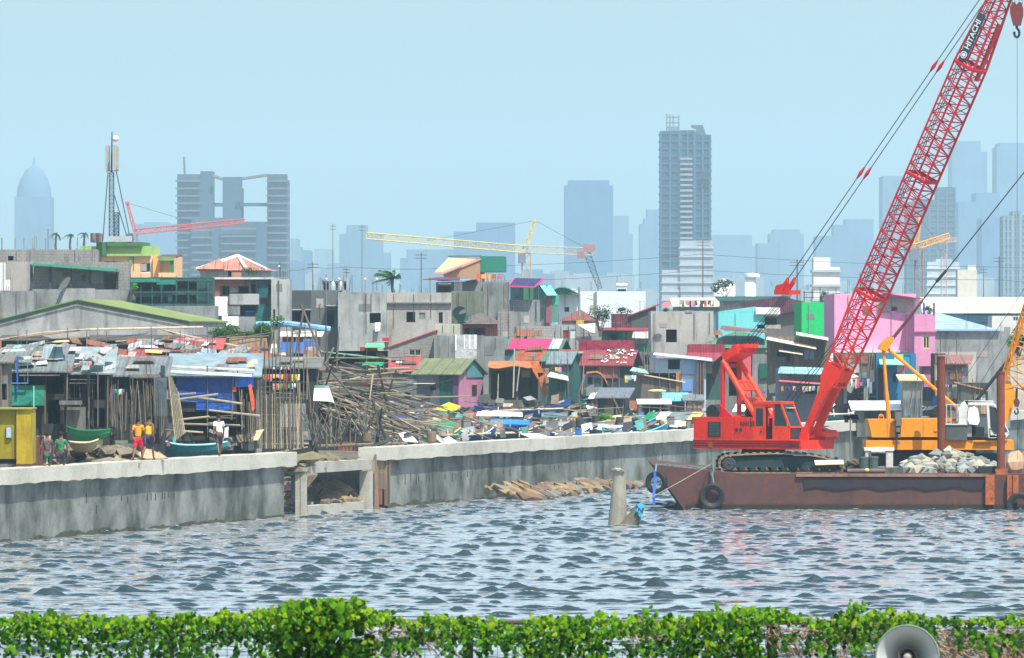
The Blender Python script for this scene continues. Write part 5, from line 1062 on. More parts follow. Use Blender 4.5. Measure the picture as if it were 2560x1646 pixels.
h = Hs('concrete_house', 'grey block house with a dark red doorway below the small hip roof', 1388, 1450, 812, 524, 5, CONC, a=0, holes=[(1408, 1424, 826, 850, 'p', (140, 34, 52)), (1426, 1440, 824, 846, 'p', (200, 204, 204))])
h = Hs('concrete_house', 'plain grey wall below the thatched hut right corner', 1198, 1262, 841, 500, 4, CONC2, a=0)
h = Hs('thatched_hut', 'hut with a weathered grey hipped thatch roof over red walls', 1156, 1232, 808, 502, 5, P_((156, 74, 66)), a=-4, roof='hip', rise=.8, rm=M('wood', (116, 110, 104), .5, 2), oh=.6, holes=[(1160, 1212, 820, 838, 'o')], cat='hut')
m = MB()
for i in range(8): a0, a1 = i * .3 - .2, i * .3 + .1; m.slab([at(1150 - 20 * math.cos(a0), 786 - 20 * math.sin(a0), 500), at(1150 - 20 * math.cos(a1), 786 - 20 * math.sin(a1), 500), at(1150 - 20 * math.cos(a1) + 16, 790 - 18 * math.sin(a1), 503), at(1150 - 20 * math.cos(a0) + 16, 790 - 18 * math.sin(a0), 503)], .04, (0, -1, 0))
m.slab([at(1133, 790, 501.5), at(1166, 782, 501.5), at(1172, 800, 501.5), at(1146, 808, 501.5)], .05, (0, -1, 0)); solo('awning', 'curled dark green canvas awning left of the thatched hut', 'awning', m, M('tarp', (28, 108, 92), .3))
h = Hs('concrete_house', 'grey block storey with a rusted green lean-to edge, behind the block walls', 1244, 1284, 778, 510, 4, BLOCK, a=0)
for x0, x1, y0, Yv, mt, lab in ((1212, 1312, 815, 522, CONC, 'low grey concrete wall house right of the thatched hut'), (1318, 1386, 816, 520, BLOCK2, 'pale block wall house with clear mortar courses'), (1440, 1504, 815, 506, BLOCK, 'block wall house with a white rag slung across its corner')):
    h = Hs('block_house', lab, x0, x1, y0, Yv, 5, mt, a=0)
solo('rag', 'white rag slung across the corner of a block wall', 'cloth', MB().slab([at(1444, 812, 505.5), at(1488, 808, 505.5), at(1488, 833, 505.5), at(1474, 830, 505.5)], .03, (0, -1, 0)), M('tarp', (242, 242, 242), 0))
h = Hs('maroon_house', 'house with a plain maroon sheet wall above a green painted storey', 1536, 1628, 785, 520, 5, M('sheet', (122, 36, 56), .3, ang=0), a=2, yb=824)
h = Hs('green_house', 'green painted storey with a maroon roof edge below the maroon sheets', 1503, 1630, 825, 514, 6, P_((20, 128, 112), .25), a=0, holes=[(1556, 1584, 830, 846, 'p', (120, 164, 72)), (1610, 1626, 828, 846, 'o'), (1520, 1544, 834, 850, 'o')])
h.sheetp('eave', [(1503, 825, -1), (1628, 827, -1), (1628, 820, 1), (1506, 819, 1)], sheet((150, 52, 70), 90, k=.9)); 
h = Hs('red_roof_house', 'distant red tin roof sloping left of the flower pots', 1578, 1640, 787, 520, 6, P_((90, 84, 84)), a=0, roof='su', rise=.75, rm=sheet((196, 80, 78), 90, k=.62))
h = Hs('concrete_house', 'tall square bare concrete house with one dark window and laundry on top', 1627, 1784, 778, 480, 9, CONC3, a=0, holes=[(1665, 1692, 824, 856, 'o')])
h.part('corner_pillar', 1714, 1730, 776, 782, -.05, .2, CONC2)
h = Hs('turquoise_house', 'turquoise walled house with a pointed parapet and a white roof box', 1796, 1912, 780, 520, 7, P_((112, 200, 200), .1), a=0, yb=870)
h.sheetp('gable_wall', [(1796, 780, -.02), (1912, 780, -.02), (1912, 774, -.02), (1886, 767, -.02), (1796, 778, -.02)], P_((112, 200, 200), .1), .1) if False else None
MB().slab([h.p(h.U(x), -.01, h.Z(y)) for x, y in ((1796, 780.5), (1912, 780.5), (1908, 774), (1886, 767), (1797, 779))], .16, -h.v).build('gable_wall', P_((112, 200, 200), .1), h.T)
h.part('white_box', 1889, 1950, 769, 786, -.3, 3, P_((240, 240, 234), .05)); h.part('box_window', 1914, 1946, 787, 791, -.34, -.3, P_((120, 116, 112))); h.part('dark_bay', 1896, 1944, 795, 812, 1.5, 1.7, DARK); h.part('sill', 1893, 1952, 812, 822, 0, 1.5, P_((170, 168, 156)))
h = Hs('long_house', 'long house with a broad dark maroon roof behind the turquoise house', 1856, 2008, 788, 600, 10, P_((104, 98, 98)), a=0, roof='gv', rise=1.6, drop=.62, rm=MR, oh=.5)
MB().slab([h.p(h.U(x), -.6, h.Z(y)) for x, y in ((1853, 757), (1947, 741), (2008, 754), (2004, 776), (1928, 790), (1905, 780), (1853, 768))], .1, -h.v).build('maroon_cladding', M('sheet', (92, 48, 66), .3, ang=0), h.T)
h = Hs('warehouse', 'low warehouse with a flat dark green roof behind the maroon roof', 1808, 1972, 752, 660, 12, P_((150, 150, 146)), a=0, roof='sf', rise=.5, rm=P_((28, 76, 76)), oh=.5)
h = Hs('warehouse', 'low slate blue warehouse with a cream roof far behind the laundry', 1690, 1862, 766, 700, 14, P_((96, 116, 134)), a=0, roof='sf', rise=1.0, rm=P_((206, 196, 172)), oh=.4)
GRF = sheet((88, 142, 112), 0, 0, .8)
h = Hs('green_roof_house', 'house with a wide sea green hipped roof behind the red crane gantry', 1755, 1952, 868, 468, 7, P_((132, 140, 138), .4), a=0, roof='hip', rise=1.2, rm=GRF, oh=.5, holes=[(1822, 1874, 880, 990, 'o')])
h.part('pink_pillar', 1853, 1877, 868, 1000, -.5, -.1, P_((206, 96, 104), .1)); h.part('green_shutter', 1898, 1945, 909, 946, -.5, 0, P_((20, 96, 84), .2)); h.part('concrete_front', 1880, 1950, 869, 1010, -.3, -.02, CONC2)
h.sheetp('brown_lean_to', [(1800, 822, -.2), (1920, 832, -.2), (1918, 826, 2), (1806, 814, 2)], P_((112, 84, 92)))
h.part('yellow_lamp', 1914, 1918, 874, 880, -.4, -.3, P_((214, 190, 40), 0))
h = Hs('green_wall_house', 'house with a flat vivid green side wall left of the red boom', 2004, 2100, 756, 490, 6, P_((26, 186, 104), .08), a=3, yb=850)
h = Hs('pink_house', 'big pink house with a maroon roof edge behind the red boom', 2086, 2290, 735, 462, 9, P_((232, 160, 196), .12), a=2, yb=884, holes=[(2228, 2242, 767, 778, 'o')])
h.part('block_patch', 2190, 2284, 746, 781, -.05, -.005, BLOCK2) if False else None
h.part('block_band', 2190, 2227, 746, 782, -.06, 0, BLOCK2); h.part('block_band', 2243, 2284, 746, 782, -.06, 0, BLOCK2); h.part('block_band', 2227, 2243, 746, 766, -.06, 0, BLOCK2)
h.sheetp('roof_edge', [(2204, 733, -.8), (2306, 748, -.8), (2306, 742, 3), (2204, 727, 3)], sheet((176, 40, 66), 90, k=.9)); h.part('base_ledge', 2086, 2288, 876, 882, -.7, .1, P_((226, 222, 214)))
h = Hs('pink_tower', 'narrow pink stair tower at the right end of the pink house', 2286, 2338, 786, 459, 4, P_((206, 138, 172), .2), a=8, yb=916, holes=[(2308, 2324, 840, 872, 'w', (196, 190, 140))], cat='tower')  # house pink made darker: shade of the turned face put into the paint
h.part('ledge', 2284, 2340, 827, 831, -.15, 0, P_((196, 120, 160))); h.part('drain_pipe', 2312, 2330, 916, 1000, .3, 1.0, P_((196, 120, 160)))
for x, lab in ((2310, 'left purple rooftop post of the pink stair tower'), (2335, 'right purple rooftop post with a white ball on top')):
    T = thing('roof_post', lab, 'post', at(x, 786, 459)); MB().tube(at(x, 786, 459.2), at(x, 757, 459.2), .07, n=8).build('post', P_((70, 52, 130), 0), T); m = MB(); m.blob(at(x, 756, 459.2), (.12, .12, .12), 1, 0, 2); m.build('ball', P_((240, 236, 226), 0), T, smooth=True)
SB = M('sheet', (158, 184, 214), .12, ang=90, k=.9)
h = Hs('grey_shed', 'large grey concrete shed with a pale blue sloping roof at the right', 2338, 2526, 828, 474, 12, CONC2, a=2)
h.sheetp('roof', [(2336, 823, -.3), (2500, 824, -.3), (2492, 820, 3), (2336, 769, 9)], SB, .12); h.part('pale_render', 2345, 2440, 880, 1000, -.04, 0, CONC3)
h = Hs('warehouse', 'long teal blue warehouse with a cream roof at the right edge', 2312, 2640, 782, 640, 14, P_((82, 146, 178), .12), a=-3, yb=870, roof='sf', rise=1.6, rm=P_((214, 200, 178)), oh=.3)
h.part('dark_band', 2410, 2530, 784, 806, -.2, -.1, P_((36, 84, 104))); 
text('WAY', .55, h.p(h.U(2366), -.15, h.Z(778)) , h.u, UZ, P_((214, 222, 224), 0), h.T) if False else None
h = Hs('white_shed', 'small white block with one window before the teal warehouse', 2480, 2640, 790, 560, 5, P_((196, 200, 196), .12), a=0, holes=[(2532, 2546, 790, 803, 'w', (180, 180, 176))])
h = Hs('concrete_house', 'low cream wall house at the right edge behind the tree', 2524, 2660, 850, 500, 5, P_((180, 182, 170)), a=0)
# ---- second row, shacks with tin roofs
h = Hs('block_house', 'block house with a red edged slanting roof and a blue curtained window', 962, 1088, 871, 488, 6, BLOCK, a=0, roof='su', rise=1.35, rm=P_((176, 52, 66)), oh=.12, holes=[(1022, 1053, 866, 890, 'w', (190, 176, 150))])
h.part('pale_corner', 960, 973, 856, 896, -.05, 0, CONC3); h.part('red_eave', 956, 974, 845, 853, -.5, 0, P_((176, 44, 62), 0)); h.part('blue_curtain', 1025, 1051, 867, 889, .12, .14, P_((60, 92, 168), 0))
h = Hs('concrete_house', 'pale ledge box house on top of the cloth draped tank wall', 1088, 1150, 810, 494, 4, P_((176, 180, 160), .3), a=0, yb=842)
h = Hs('tank_wall', 'rough grey tank wall house half covered by a grey tarpaulin', 1085, 1210, 839, 486, 5, CONC2, a=0, cat='house')
h.part('tarp', 1137, 1192, 837, 898, -.1, -.04, M('tarp', (168, 172, 172), .15)); 
for x, w_ in ((1138, 3), (1160, 2), (1172, 4), (1186, 5)): h.part('white_drip', x, x + w_, 838, 870 + x % 13, -.12, -.1, P_((236, 236, 232), 0))
PR = sheet((196, 84, 78), 0, .1, .75)
h = Hs('shack', 'dark block shack under a faded red tin roof', 960, 1052, 927, 474, 5, P_((100, 106, 108), .4), a=4, roof='sf', rise=1.0, rm=PR, oh=.3, holes=[(1010, 1026, 982, 996, 'o')])
GK = sheet((132, 142, 100), -19, .1, .8)
h = Hs('pink_green_house', 'small house with a moss green tin roof, teal door and pink gable wall', 1042, 1146, 934, 468, 5.2, P_((92, 98, 108), .35), a=-19, roof='gu', rise=1.0, rm=GK, oh=.35,
       holes=[(1098, 1132, 937, 1012, 'd', (14, 96, 96)), (1073, 1090, 966, 976, 'o')], cat='house')
h.part('shelf', 1040, 1090, 958, 960, -.5, 0, P_((226, 222, 206), 0)); h.part('pier', 1133, 1144, 936, 1016, -.08, 0, P_((92, 60, 96), .2)); h.part('boards', 1042, 1062, 986, 998, -.04, 0, P_((150, 150, 146)))
G_ = lambda v, z: h.p(h.w + .02, v, z)
m = MB(); m.pp(G_(-.02, h.zb), h.v * 5.2, h.u * .1, (0, 0, h.zt - h.zb)); m.slab([G_(0, h.zt), G_(5.2, h.zt), G_(2.6, h.zt + .95)], .1, -h.u); m.build('pink_wall', P_((190, 128, 160), .3), h.T)
m = MB(); m.slab([h.p(h.w + .15, 1.4, h.zt - .3), h.p(h.w + .15, 5.2, h.zt - .3), h.p(h.w + .15, 5.2, h.zt), h.p(h.w + .15, 2.6, h.zt + .9), h.p(h.w + .15, 1.4, h.zt + .4)], .04, -h.u); m.build('teal_gable', P_((88, 142, 150), .2), h.T)
MB().pp(h.p(h.w + .14, 2.6, h.zt - 1.6), h.v * 1.0, h.u * .03, (0, 0, .75)).build('window', DARK, h.T)
# striped roof
h = Hs('striped_roof_house', 'long house with a pink, green and white striped tin roof', 1205, 1400, 874, 507, 5, P_((60, 104, 110), .2), a=-8, roof='gu', rise=.72, rm=sheet((84, 128, 108), 0, k=.9), oh=.2)
for i, (a_, b_, c_) in enumerate(((1203, 1228, (216, 70, 124)), (1268, 1372, (222, 56, 122)), (1372, 1398, (206, 222, 222)))):
    h.strip('roof_stripe', a_, b_, M('sheet', c_, .1, ang=-8, k=.75), .72)
h = Hs('shack', 'shack with a rust orange and green patchwork roof', 1280, 1392, 904, 492, 4.4, P_((62, 86, 92), .3), a=-12, roof='gu', rise=.72, rm=sheet((92, 132, 112), 0, .15, k=.8), oh=.2)
h.strip('orange_sheets', 1284, 1352, sheet((196, 96, 52), -12, .45, k=.7), .72)
h = Hs('tarp_shelter', 'open shelter under a sagging orange tarpaulin', 1222, 1350, 915, 470, 4, M('wood', (116, 116, 110), .4), a=0, holes=[(1228, 1290, 925, 1000, 'o'), (1296, 1345, 925, 1000, 'o')], cat='shelter')
OT = M('tarp', (178, 108, 56), .35)
m = MB(); n_ = 9
for i in range(n_): x0_, x1_ = 1220 + i * 14, 1234 + i * 14; d0, d1 = 3 * math.sin(i), 3 * math.sin(i + 1); m.slab([at(x0_, 918 + d0, 469), at(x1_, 918 + d1, 469), at(x1_ + 2, 903 + d1 * .3, 471), at(x0_ + 2, 903 + d0 * .3, 471)], .03)
m.build('tarpaulin', OT, h.T)
m = MB(); 
for q_ in ([(1326, 905), (1346, 906), (1362, 934), (1344, 948), (1333, 930)], [(1344, 932), (1362, 934), (1368, 985), (1360, 998), (1350, 960)]): m.slab([at(x, y, 468.8) for x, y in q_], .12, (0, -1, 0))
m.build('draped_end', M('tarp', (196, 108, 56), .3), h.T)
h.part('yellow_cloth', 1304, 1326, 918, 944, .2, .25, P_((150, 136, 66)))
solo('bamboo_pole', 'tall straight white pole before the orange tarpaulin', 'pole', MB().tube(at(1283, 995, 467), at(1286, 871, 467), .07, .05), M('bamboo', (236, 232, 220)))
solo('bamboo_pole', 'short thin pale pole leaning beside the tall white pole', 'pole', MB().tube(at(1292, 978, 466.5), at(1299, 915, 466.5), .045), M('bamboo', (206, 204, 188)))
h = Hs('maroon_screen_house', 'house fronted by a long crumpled maroon tarpaulin screen', 1448, 1586, 851, 474, 4, M('tarp', (140, 34, 62), .15), a=0, yb=884)
h.part('white_strip', 1446, 1590, 879, 884, -.08, 0, P_((190, 192, 190)))
RW = sheet((176, 78, 80), 0, .12, .58, .3)
h = Hs('dark_shack', 'big dark board shack under a red tin roof flecked with white', 1460, 1572, 912, 462, 5, M('wood', (66, 84, 92), .4), a=-9, roof='gu', rise=.95, rm=RW, oh=.35, holes=[(1474, 1486, 943, 960, 'o')], cat='shack')
m = MB()
for i in range(40):
    x = rnd.uniform(1500, 1580); f = rnd.random(); u = h.U(x); m.pp(h.p(u, 2.5 * f - .3, h.zt + .95 * f + .1 + .0), h.u * rnd.uniform(.05, .2), h.v * .16 + Vector((0, 0, .06)), (0, 0, .02))
m.build('white_flecks', P_((226, 220, 214), 0), h.T)
h.part('bay_box', 1464, 1512, 936, 990, -.9, -.05, P_((140, 146, 146), .4)); h.part('bay_opening', 1474, 1486, 943, 960, -.93, -.9, DARK); h.part('bay_opening', 1490, 1506, 945, 965, -.93, -.9, P_((74, 84, 74)))
m = MB()
for i in range(6): a_ = i * .25; m.slab([at(1466 + i * 9, 934 - 3 * math.sin(i * .6) + max(0, i - 3) ** 2 * 3.2, 460.6), at(1475 + i * 9, 934 - 3 * math.sin((i + 1) * .6) + max(0, i - 2) ** 2 * 3.2, 460.6), at(1475 + i * 9, 930 - 3 * math.sin((i + 1) * .6) + max(0, i - 2) ** 2 * 3, 462), at(1466 + i * 9, 930 - 3 * math.sin(i * .6) + max(0, i - 3) ** 2 * 3, 462)], .05)
m.build('orange_canopy', sheet((196, 120, 72), 0, .3, k=.9), h.T)
h = Hs('red_shack', 'crimson cloth walled lean-to left of the white flecked roof', 1405, 1462, 893, 476, 3, P_((160, 24, 60), .2), a=0, roof='sf', rise=.5, rm=sheet((206, 96, 80), 0, k=.6), oh=.2)
h.sheetp('grey_sheet', [(1392, 912, -1), (1440, 915, -1), (1430, 905, 0), (1396, 904, 0)], M('tarp', (206, 216, 220), .1)); h.part('white_cloth', 1416, 1424, 890, 908, -.1, -.05, M('tarp', (236, 238, 240), 0))
h = Hs('shack', 'dark teal walled shack left of the crimson lean-to', 1372, 1424, 910, 466, 4, P_((50, 104, 100), .4), a=-12, roof='gu', rise=.8, rm=sheet((130, 146, 150), 0, k=.8), oh=.2)
h.sheetp('lower_canopy', [(1376, 940, -1.2), (1430, 951, -1.2), (1420, 940, 0), (1376, 930, 0)], M('tarp', (196, 202, 190), .2))
h = Hs('shack', 'board shack with a dark grey panel front right of the dark board shack', 1576, 1640, 880, 470, 4, P_((108, 118, 120), .3), a=0, holes=[(1612, 1624, 880, 960, 'o')])
h = Hs('cream_roof_shack', 'low shack under a long cream coloured slanting sheet roof', 1594, 1704, 934, 452, 4, M('wood', (126, 118, 112), .4), a=0, roof='su', rise=-.55, rm=sheet((216, 196, 168), 90, .05, .95, .2), oh=.25, holes=[(1682, 1686, 938, 942, 'o')])
h.sheetp('mint_awning', [(1574, 926, -1.3), (1622, 934, -1.3), (1612, 924, -.3), (1582, 918, -.3)], M('sheet', (160, 206, 190), .3, ang=0)); h.part('side_panel', 1690, 1702, 930, 980, -.1, 0, P_((170, 122, 84)))
h = Hs('blue_panel_house', 'house of pale blue panels under a blue edged tin roof', 1638, 1765, 896, 458, 4, P_((176, 196, 210), .1), a=0, roof='su', rise=.0, rm=P_((180, 200, 230)), oh=.1,
       holes=[(1670, 1700, 899, 924, 'o'), (1703, 1738, 934, 975, 'p', (214, 224, 226)), (1745, 1760, 900, 990, 'o')])
h.sheetp('blue_edged_roof', [(1632, 886, -.6), (1780, 902, -.6), (1780, 896, 1), (1636, 882, 1)], P_((196, 210, 232), .05)); h.part('upper_blue', 1704, 1740, 900, 936, -.06, 0, P_((150, 188, 220), .1)); h.part('lower_blue', 1706, 1732, 948, 978, -.08, -.04, P_((108, 146, 206), .1))
for x in (1742, 1749, 1756): h.part('rust_post', x, x + 4, 900, 992, -.5, -.35, P_((116, 96, 98)))
h = Hs('red_awning_house', 'house front with a red fascia and flaring red awning behind the gantry', 1722, 1813, 863, 462, 4, P_((60, 96, 92), .4), a=0, yb=1000)
h.part('red_fascia', 1720, 1813, 861, 882, -.3, -.1, sheet((170, 56, 76), 0, k=.75)); h.sheetp('red_awning', [(1698, 897, -2.4), (1782, 904, -2.4), (1812, 881, -.2), (1720, 881, -.2)], sheet((190, 80, 92), 0, k=.6))
h.part('hung_cloth', 1762, 1780, 908, 934, -.4, -.3, P_((178, 182, 150))); h.part('hung_cloth', 1780, 1790, 922, 942, -.3, -.2, P_((140, 30, 60)))
# right side lower storeys
h = Hs('shack', 'brown board shack with stacked slanting white eaves left of the boom foot', 1918, 2072, 842, 452, 5, M('wood', (140, 128, 112), .4), a=-2, holes=[(1940, 1975, 880, 905, 'o'), (2010, 2036, 874, 900, 'p', (150, 170, 200))])
h.sheetp('upper_eave', [(1990, 836, -1.6), (2070, 850, -1.6), (2070, 845, 0), (1990, 830, 0)], P_((226, 220, 210), .1)); h.sheetp('middle_eave', [(1915, 848, -1.8), (2040, 872, -1.8), (2040, 866, 0), (1918, 842, 0)], P_((230, 214, 196), .1)); h.sheetp('lower_eave', [(1947, 877, -2), (2006, 886, -2), (2006, 881, 0), (1950, 873, 0)], P_((222, 214, 198), .1))
h = Hs('market_row', 'row house under a pale blue awning and a red striped awning', 1946, 2070, 922, 438, 5, P_((120, 130, 140), .3), a=0, holes=[(1950, 1990, 888, 915, 'o'), (2012, 2060, 940, 985, 'o')], cat='house')
h.sheetp('blue_awning', [(1942, 932, -1.8), (2080, 936, -1.8), (2076, 920, 0), (1950, 917, 0)], M('sheet', (140, 200, 220), .1, ang=0, k=.95)); h.sheetp('red_awning', [(1944, 952, -2), (2082, 962, -2), (2082, 957, -.8), (1946, 946, -.8)], P_((214, 104, 112), .2))
h = Hs('shack', 'brown upstairs board shack under the pink house left end', 2092, 2186, 884, 446, 5, M('wood', (124, 112, 104), .5), a=0, yb=956, holes=[(2176, 2184, 890, 925, 'o')])
h.part('stilt', 2110, 2118, 956, 1010, .2, .6, CONC2); h.part('stilt', 2160, 2170, 956, 1010, .2, .6, CONC2); h.sheetp('small_awning', [(2118, 944, -1.2), (2144, 941, -1.2), (2134, 937, 0), (2120, 938, 0)], P_((226, 226, 214), 0))
h = Hs('blue_shop', 'blue fronted shop below the pink house with a pale green awning', 2190, 2290, 884, 450, 5, P_((30, 110, 150), .2), a=0, holes=[(2232, 2240, 934, 956, 'o'), (2195, 2208, 920, 1000, 'p', (70, 34, 44)), (2258, 2276, 888, 912, 'p', (40, 150, 170))], cat='shop')
h.sheetp('green_awning', [(2196, 910, -1.5), (2262, 912, -1.5), (2256, 900, 0), (2198, 898, 0)], P_((130, 200, 178), .1)); h.part('yellow_panel', 2236, 2258, 886, 900, -.05, 0, P_((196, 190, 120)))
h = Hs('round_hut', 'grey boarded hut with a pale curved roof before the pink pillar', 2258, 2306, 950, 428, 3, M('wood', (150, 152, 146), .3), a=0, roof='sf', rise=.3, rm=P_((206, 190, 142)), oh=.3, cat='hut')
h = Hs('shack', 'grey upstairs shack with a rusty slanted roof before the grey shed', 2362, 2416, 908, 448, 4, P_((112, 124, 130), .4), a=-6, yb=962, roof='sf', rise=.5, rm=sheet((160, 112, 104), 0, .4, .9), oh=.35)
h.part('stilt', 2372, 2380, 962, 1010, .2, .5, CONC2); h.part('stilt', 2392, 2400, 962, 1010, .2, .5, CONC2)
h = Hs('shack', 'low dark shack with an orange brown sloping roof behind the white cab', 2396, 2470, 958, 446, 4, P_((84, 88, 90), .4), a=-4, roof='su', rise=-.5, rm=sheet((190, 140, 104), 0, .2, .9), oh=.3)
h = Hs('brown_shack', 'dark brown doorway shack right of the pink stair tower', 2336, 2364, 884, 454, 4, M('wood', (110, 62, 54), .4), a=0)
h = Hs('shack', 'dim board shack filling the gap right of the brown upstairs shack', 2040, 2110, 960, 448, 4, M('wood', (104, 106, 106), .4), a=0, holes=[(2052, 2072, 970, 1000, 'o')])
h = Hs('shack', 'dark plank shack behind the white canopy', 2100, 2200, 985, 452, 4, M('wood', (84, 86, 88), .4), a=0, holes=[(2120, 2150, 992, 1010, 'o')])
h = Hs('shack', 'grey shack behind the stilts of the upstairs shack', 2290, 2400, 968, 456, 4, M('wood', (100, 108, 108), .4), a=0, holes=[(2330, 2350, 980, 1000, 'o')])
# ---------------------------------------------------------------- shacks along the left shore
WDK = M('wood', (92, 92, 92), .5, 1.5); WGR = M('wood', (128, 126, 120), .5, 1.5); WBR = M('wood', (128, 108, 88), .5, 1.5); BLD = M('wood', (58, 58, 60), .5, 1.5)
GT = sheet((132, 148, 148), 0, .2, .7); 
h = Hs('shack', 'grey board shack cut by the left edge above the yellow container', -60, 20, 905, 281, 4, WGR, a=2, roof='sf', rise=.3, rm=sheet((140, 140, 128), 0, .2), cat='shack', holes=[(2, 18, 960, 1000, 'o')])
h = Hs('shack', 'stilt shack under a patchwork of grey and white roof sheets, far left', 22, 166, 925, 288, 4.2, BLD, a=2, roof='sf', rise=1.05, rm=GT, cat='shack', oh=.3, holes=[(30, 62, 930, 962, 'o'), (70, 108, 930, 960, 'o'), (116, 160, 935, 985, 'o'), (120, 150, 1000, 1060, 'o')])
for i, (x0, x1, y0, y1, c) in enumerate(((4, 66, 872, 880, (206, 204, 178)), (26, 84, 890, 900, (190, 196, 176)), (44, 86, 906, 914, (224, 222, 206)), (88, 118, 898, 912, (240, 240, 236)), (30, 54, 862, 870, (150, 206, 226)), (128, 172, 850, 856, (226, 220, 150)), (100, 156, 862, 900, (148, 170, 172)))):
    h.sheetp('roof_sheet', [(x0, y1, -.4 + i * .3), (x1, y1 - 3, -.4 + i * .3), (x1 - 6, y0, .8 + i * .3), (x0 + 4, y0 + 2, .8 + i * .3)], M('sheet', c, .25, ang=0, k=.9), .03)
h.part('green_net', 24, 112, 964, 1014, -.5, -.45, M('tarp', (28, 128, 104), .3)); h.part('blue_post', 43, 47, 890, 982, -.7, -.6, P_((30, 88, 170), 0)); h.part('blue_pipe', 0, 72, 957, 959, -.75, -.7, P_((84, 150, 206), 0)); h.part('blue_pipe', 70, 72, 900, 958, -.75, -.7, P_((70, 130, 180), 0)); h.part('shelf_board', 50, 150, 937, 940, -.8, -.3, WGR)
h.part('pipe', 85, 88, 965, 1048, -.9, -.82, P_((120, 196, 190), 0)); h.part('board', 112, 116, 960, 1060, -.5, -.4, WBR); h.part('boards', 150, 206, 1002, 1012, -.9, -.2, WGR); h.part('board_wall', 150, 214, 1018, 1075, .0, .1, WGR)
h = Hs('shack', 'stilt shack roofed with pale tarpaulin strips, hung with washing', 168, 272, 930, 291, 4.2, BLD, a=2, roof='sf', rise=1.05, rm=M('tarp', (132, 148, 150), .3), cat='shack', oh=.3, holes=[(176, 205, 935, 995, 'o'), (215, 262, 940, 1000, 'o'), (180, 212, 1015, 1070, 'o'), (222, 262, 1020, 1070, 'o')])
for x0, x1, y0, y1, c in ((172, 200, 868, 876, (210, 212, 214)), (176, 206, 884, 896, (200, 204, 206)), (180, 205, 898, 910, (196, 198, 198)), (228, 262, 870, 912, (128, 142, 142)), (218, 258, 912, 934, (140, 154, 156))):
    h.sheetp('roof_strip', [(x0, y1, -.3), (x1, y1, -.3), (x1 + 3, y0, .9), (x0 + 3, y0, .9)], M('tarp', c, .15), .03)
for x in (222, 168, 244): h.part('stilt', x, x + 3, 930, 1090, -.5, -.42, WGR)
for yv in (926, 948, 957): h.part('rail', 150, 240, yv, yv + 2.4, -.5, -.42, WGR)
h = Hs('shack', 'pole walled shack under a plain grey roof sheet left of the blue tarpaulin', 280, 408, 937, 294, 4, BLD, a=1, roof='sf', rise=.75, rm=M('sheet', (128, 138, 140), .3, ang=0, k=.8), cat='shack', oh=.3, holes=[(284, 310, 960, 1050, 'o'), (322, 346, 960, 1060, 'o'), (372, 395, 950, 1070, 'o')])
m = MB(); c = h.T; h.sheetp('torn_fringe', [(325, 944, -.35), (402, 943, -.35), (400, 936, -.3), (322, 937, -.3)], M('tarp', (84, 78, 70), .4))
h.part('grey_mesh', 385, 418, 945, 1040, -.6, -.55, M('tarp', (78, 90, 98), .3)); h.part('side_board', 402, 412, 914, 950, -.3, .3, M('tarp', (52, 66, 70), .2))
TP = M('tarp', (118, 138, 144), .3)
h = Hs('blue_tarp_shack', 'shack with a bright blue tarpaulin wall and a lashed silver roof sheet', 434, 636, 937, 300, 4.2, BLD, a=1, roof='sf', rise=.9, rm=TP, cat='shack', oh=.35, holes=[(445, 590, 1030, 1090, 'o'), (592, 632, 968, 1080, 'o')])
BT = M('tarp', (8, 62, 138), .35, 1.4)
h.part('blue_tarpaulin', 441, 587, 936, 1006, -.12, -.06, BT); h.part('blue_tarpaulin', 490, 586, 1004, 1026, -.1, -.05, M('tarp', (14, 80, 166), .4, 2)); h.part('blue_flap', 588, 634, 936, 968, -.16, -.1, M('tarp', (38, 112, 216), .2, 2))
for i, x in enumerate((438, 452, 480, 508, 562, 592)): h.sheetp('roof_lashing', [(x, 941, -.42), (x + 1.2, 941, -.42), (x + 17, 899, 3.9), (x + 15.8, 899, 3.9)], DARK, .03)
h.sheetp('roof_pole', [(418, 917, -.0), (636, 927, -.0), (636, 923, .1), (418, 913, .1)], M('wood', (206, 204, 192), .2)); h.sheetp('roof_hem', [(428, 930, -.5), (630, 940, -.5), (630, 936, -.4), (428, 926, -.4)], M('tarp', (206, 212, 214), .1))
h.sheetp('yellow_patch', [(616, 914, .6), (630, 916, .6), (640, 900, 1.4), (628, 900, 1.4)], M('tarp', (226, 206, 120), .2)); h.sheetp('white_patch', [(628, 906, .9), (642, 908, .9), (640, 899, 1.3), (630, 899, 1.3)], M('tarp', (240, 240, 240), 0))
m = MB(); m.slab([at(621, 964, 298), at(628, 960, 298), at(636, 1000, 298), at(636, 1022, 298), at(631, 1028, 298), at(626, 1000, 298)], .06, (0, -1, 0)); m.build('orange_cloth', M('tarp', (226, 84, 48), .1), h.T); h.part('red_patch', 583, 591, 968, 980, -.2, -.14, P_((214, 60, 44), 0))
for x0, y0, x1, y1 in ((432, 988, 490, 984), (438, 1000, 545, 986), (496, 994, 606, 1010), (522, 1026, 650, 1040), (446, 1050, 524, 1042), (440, 1060, 600, 1064), (454, 1078, 508, 1082), (520, 1060, 560, 1058)):
    m = MB(); m.tube(at(x0, y0, 299), at(x1, y1, 299), .05, n=6); m.build('rail_pole', M('bamboo', (190, 178, 150)), h.T)
h = Hs('long_shed', 'long dark lean-to with a bowed cream roof edge below the gabled hall', 4, 512, 850, 350, 6, BLD, a=1, roof='sf', rise=.25, rm=M('wood', (96, 92, 88), .5), cat='shed', oh=.3, holes=[(250, 300, 856, 880, 'o'), (340, 400, 852, 880, 'o')])
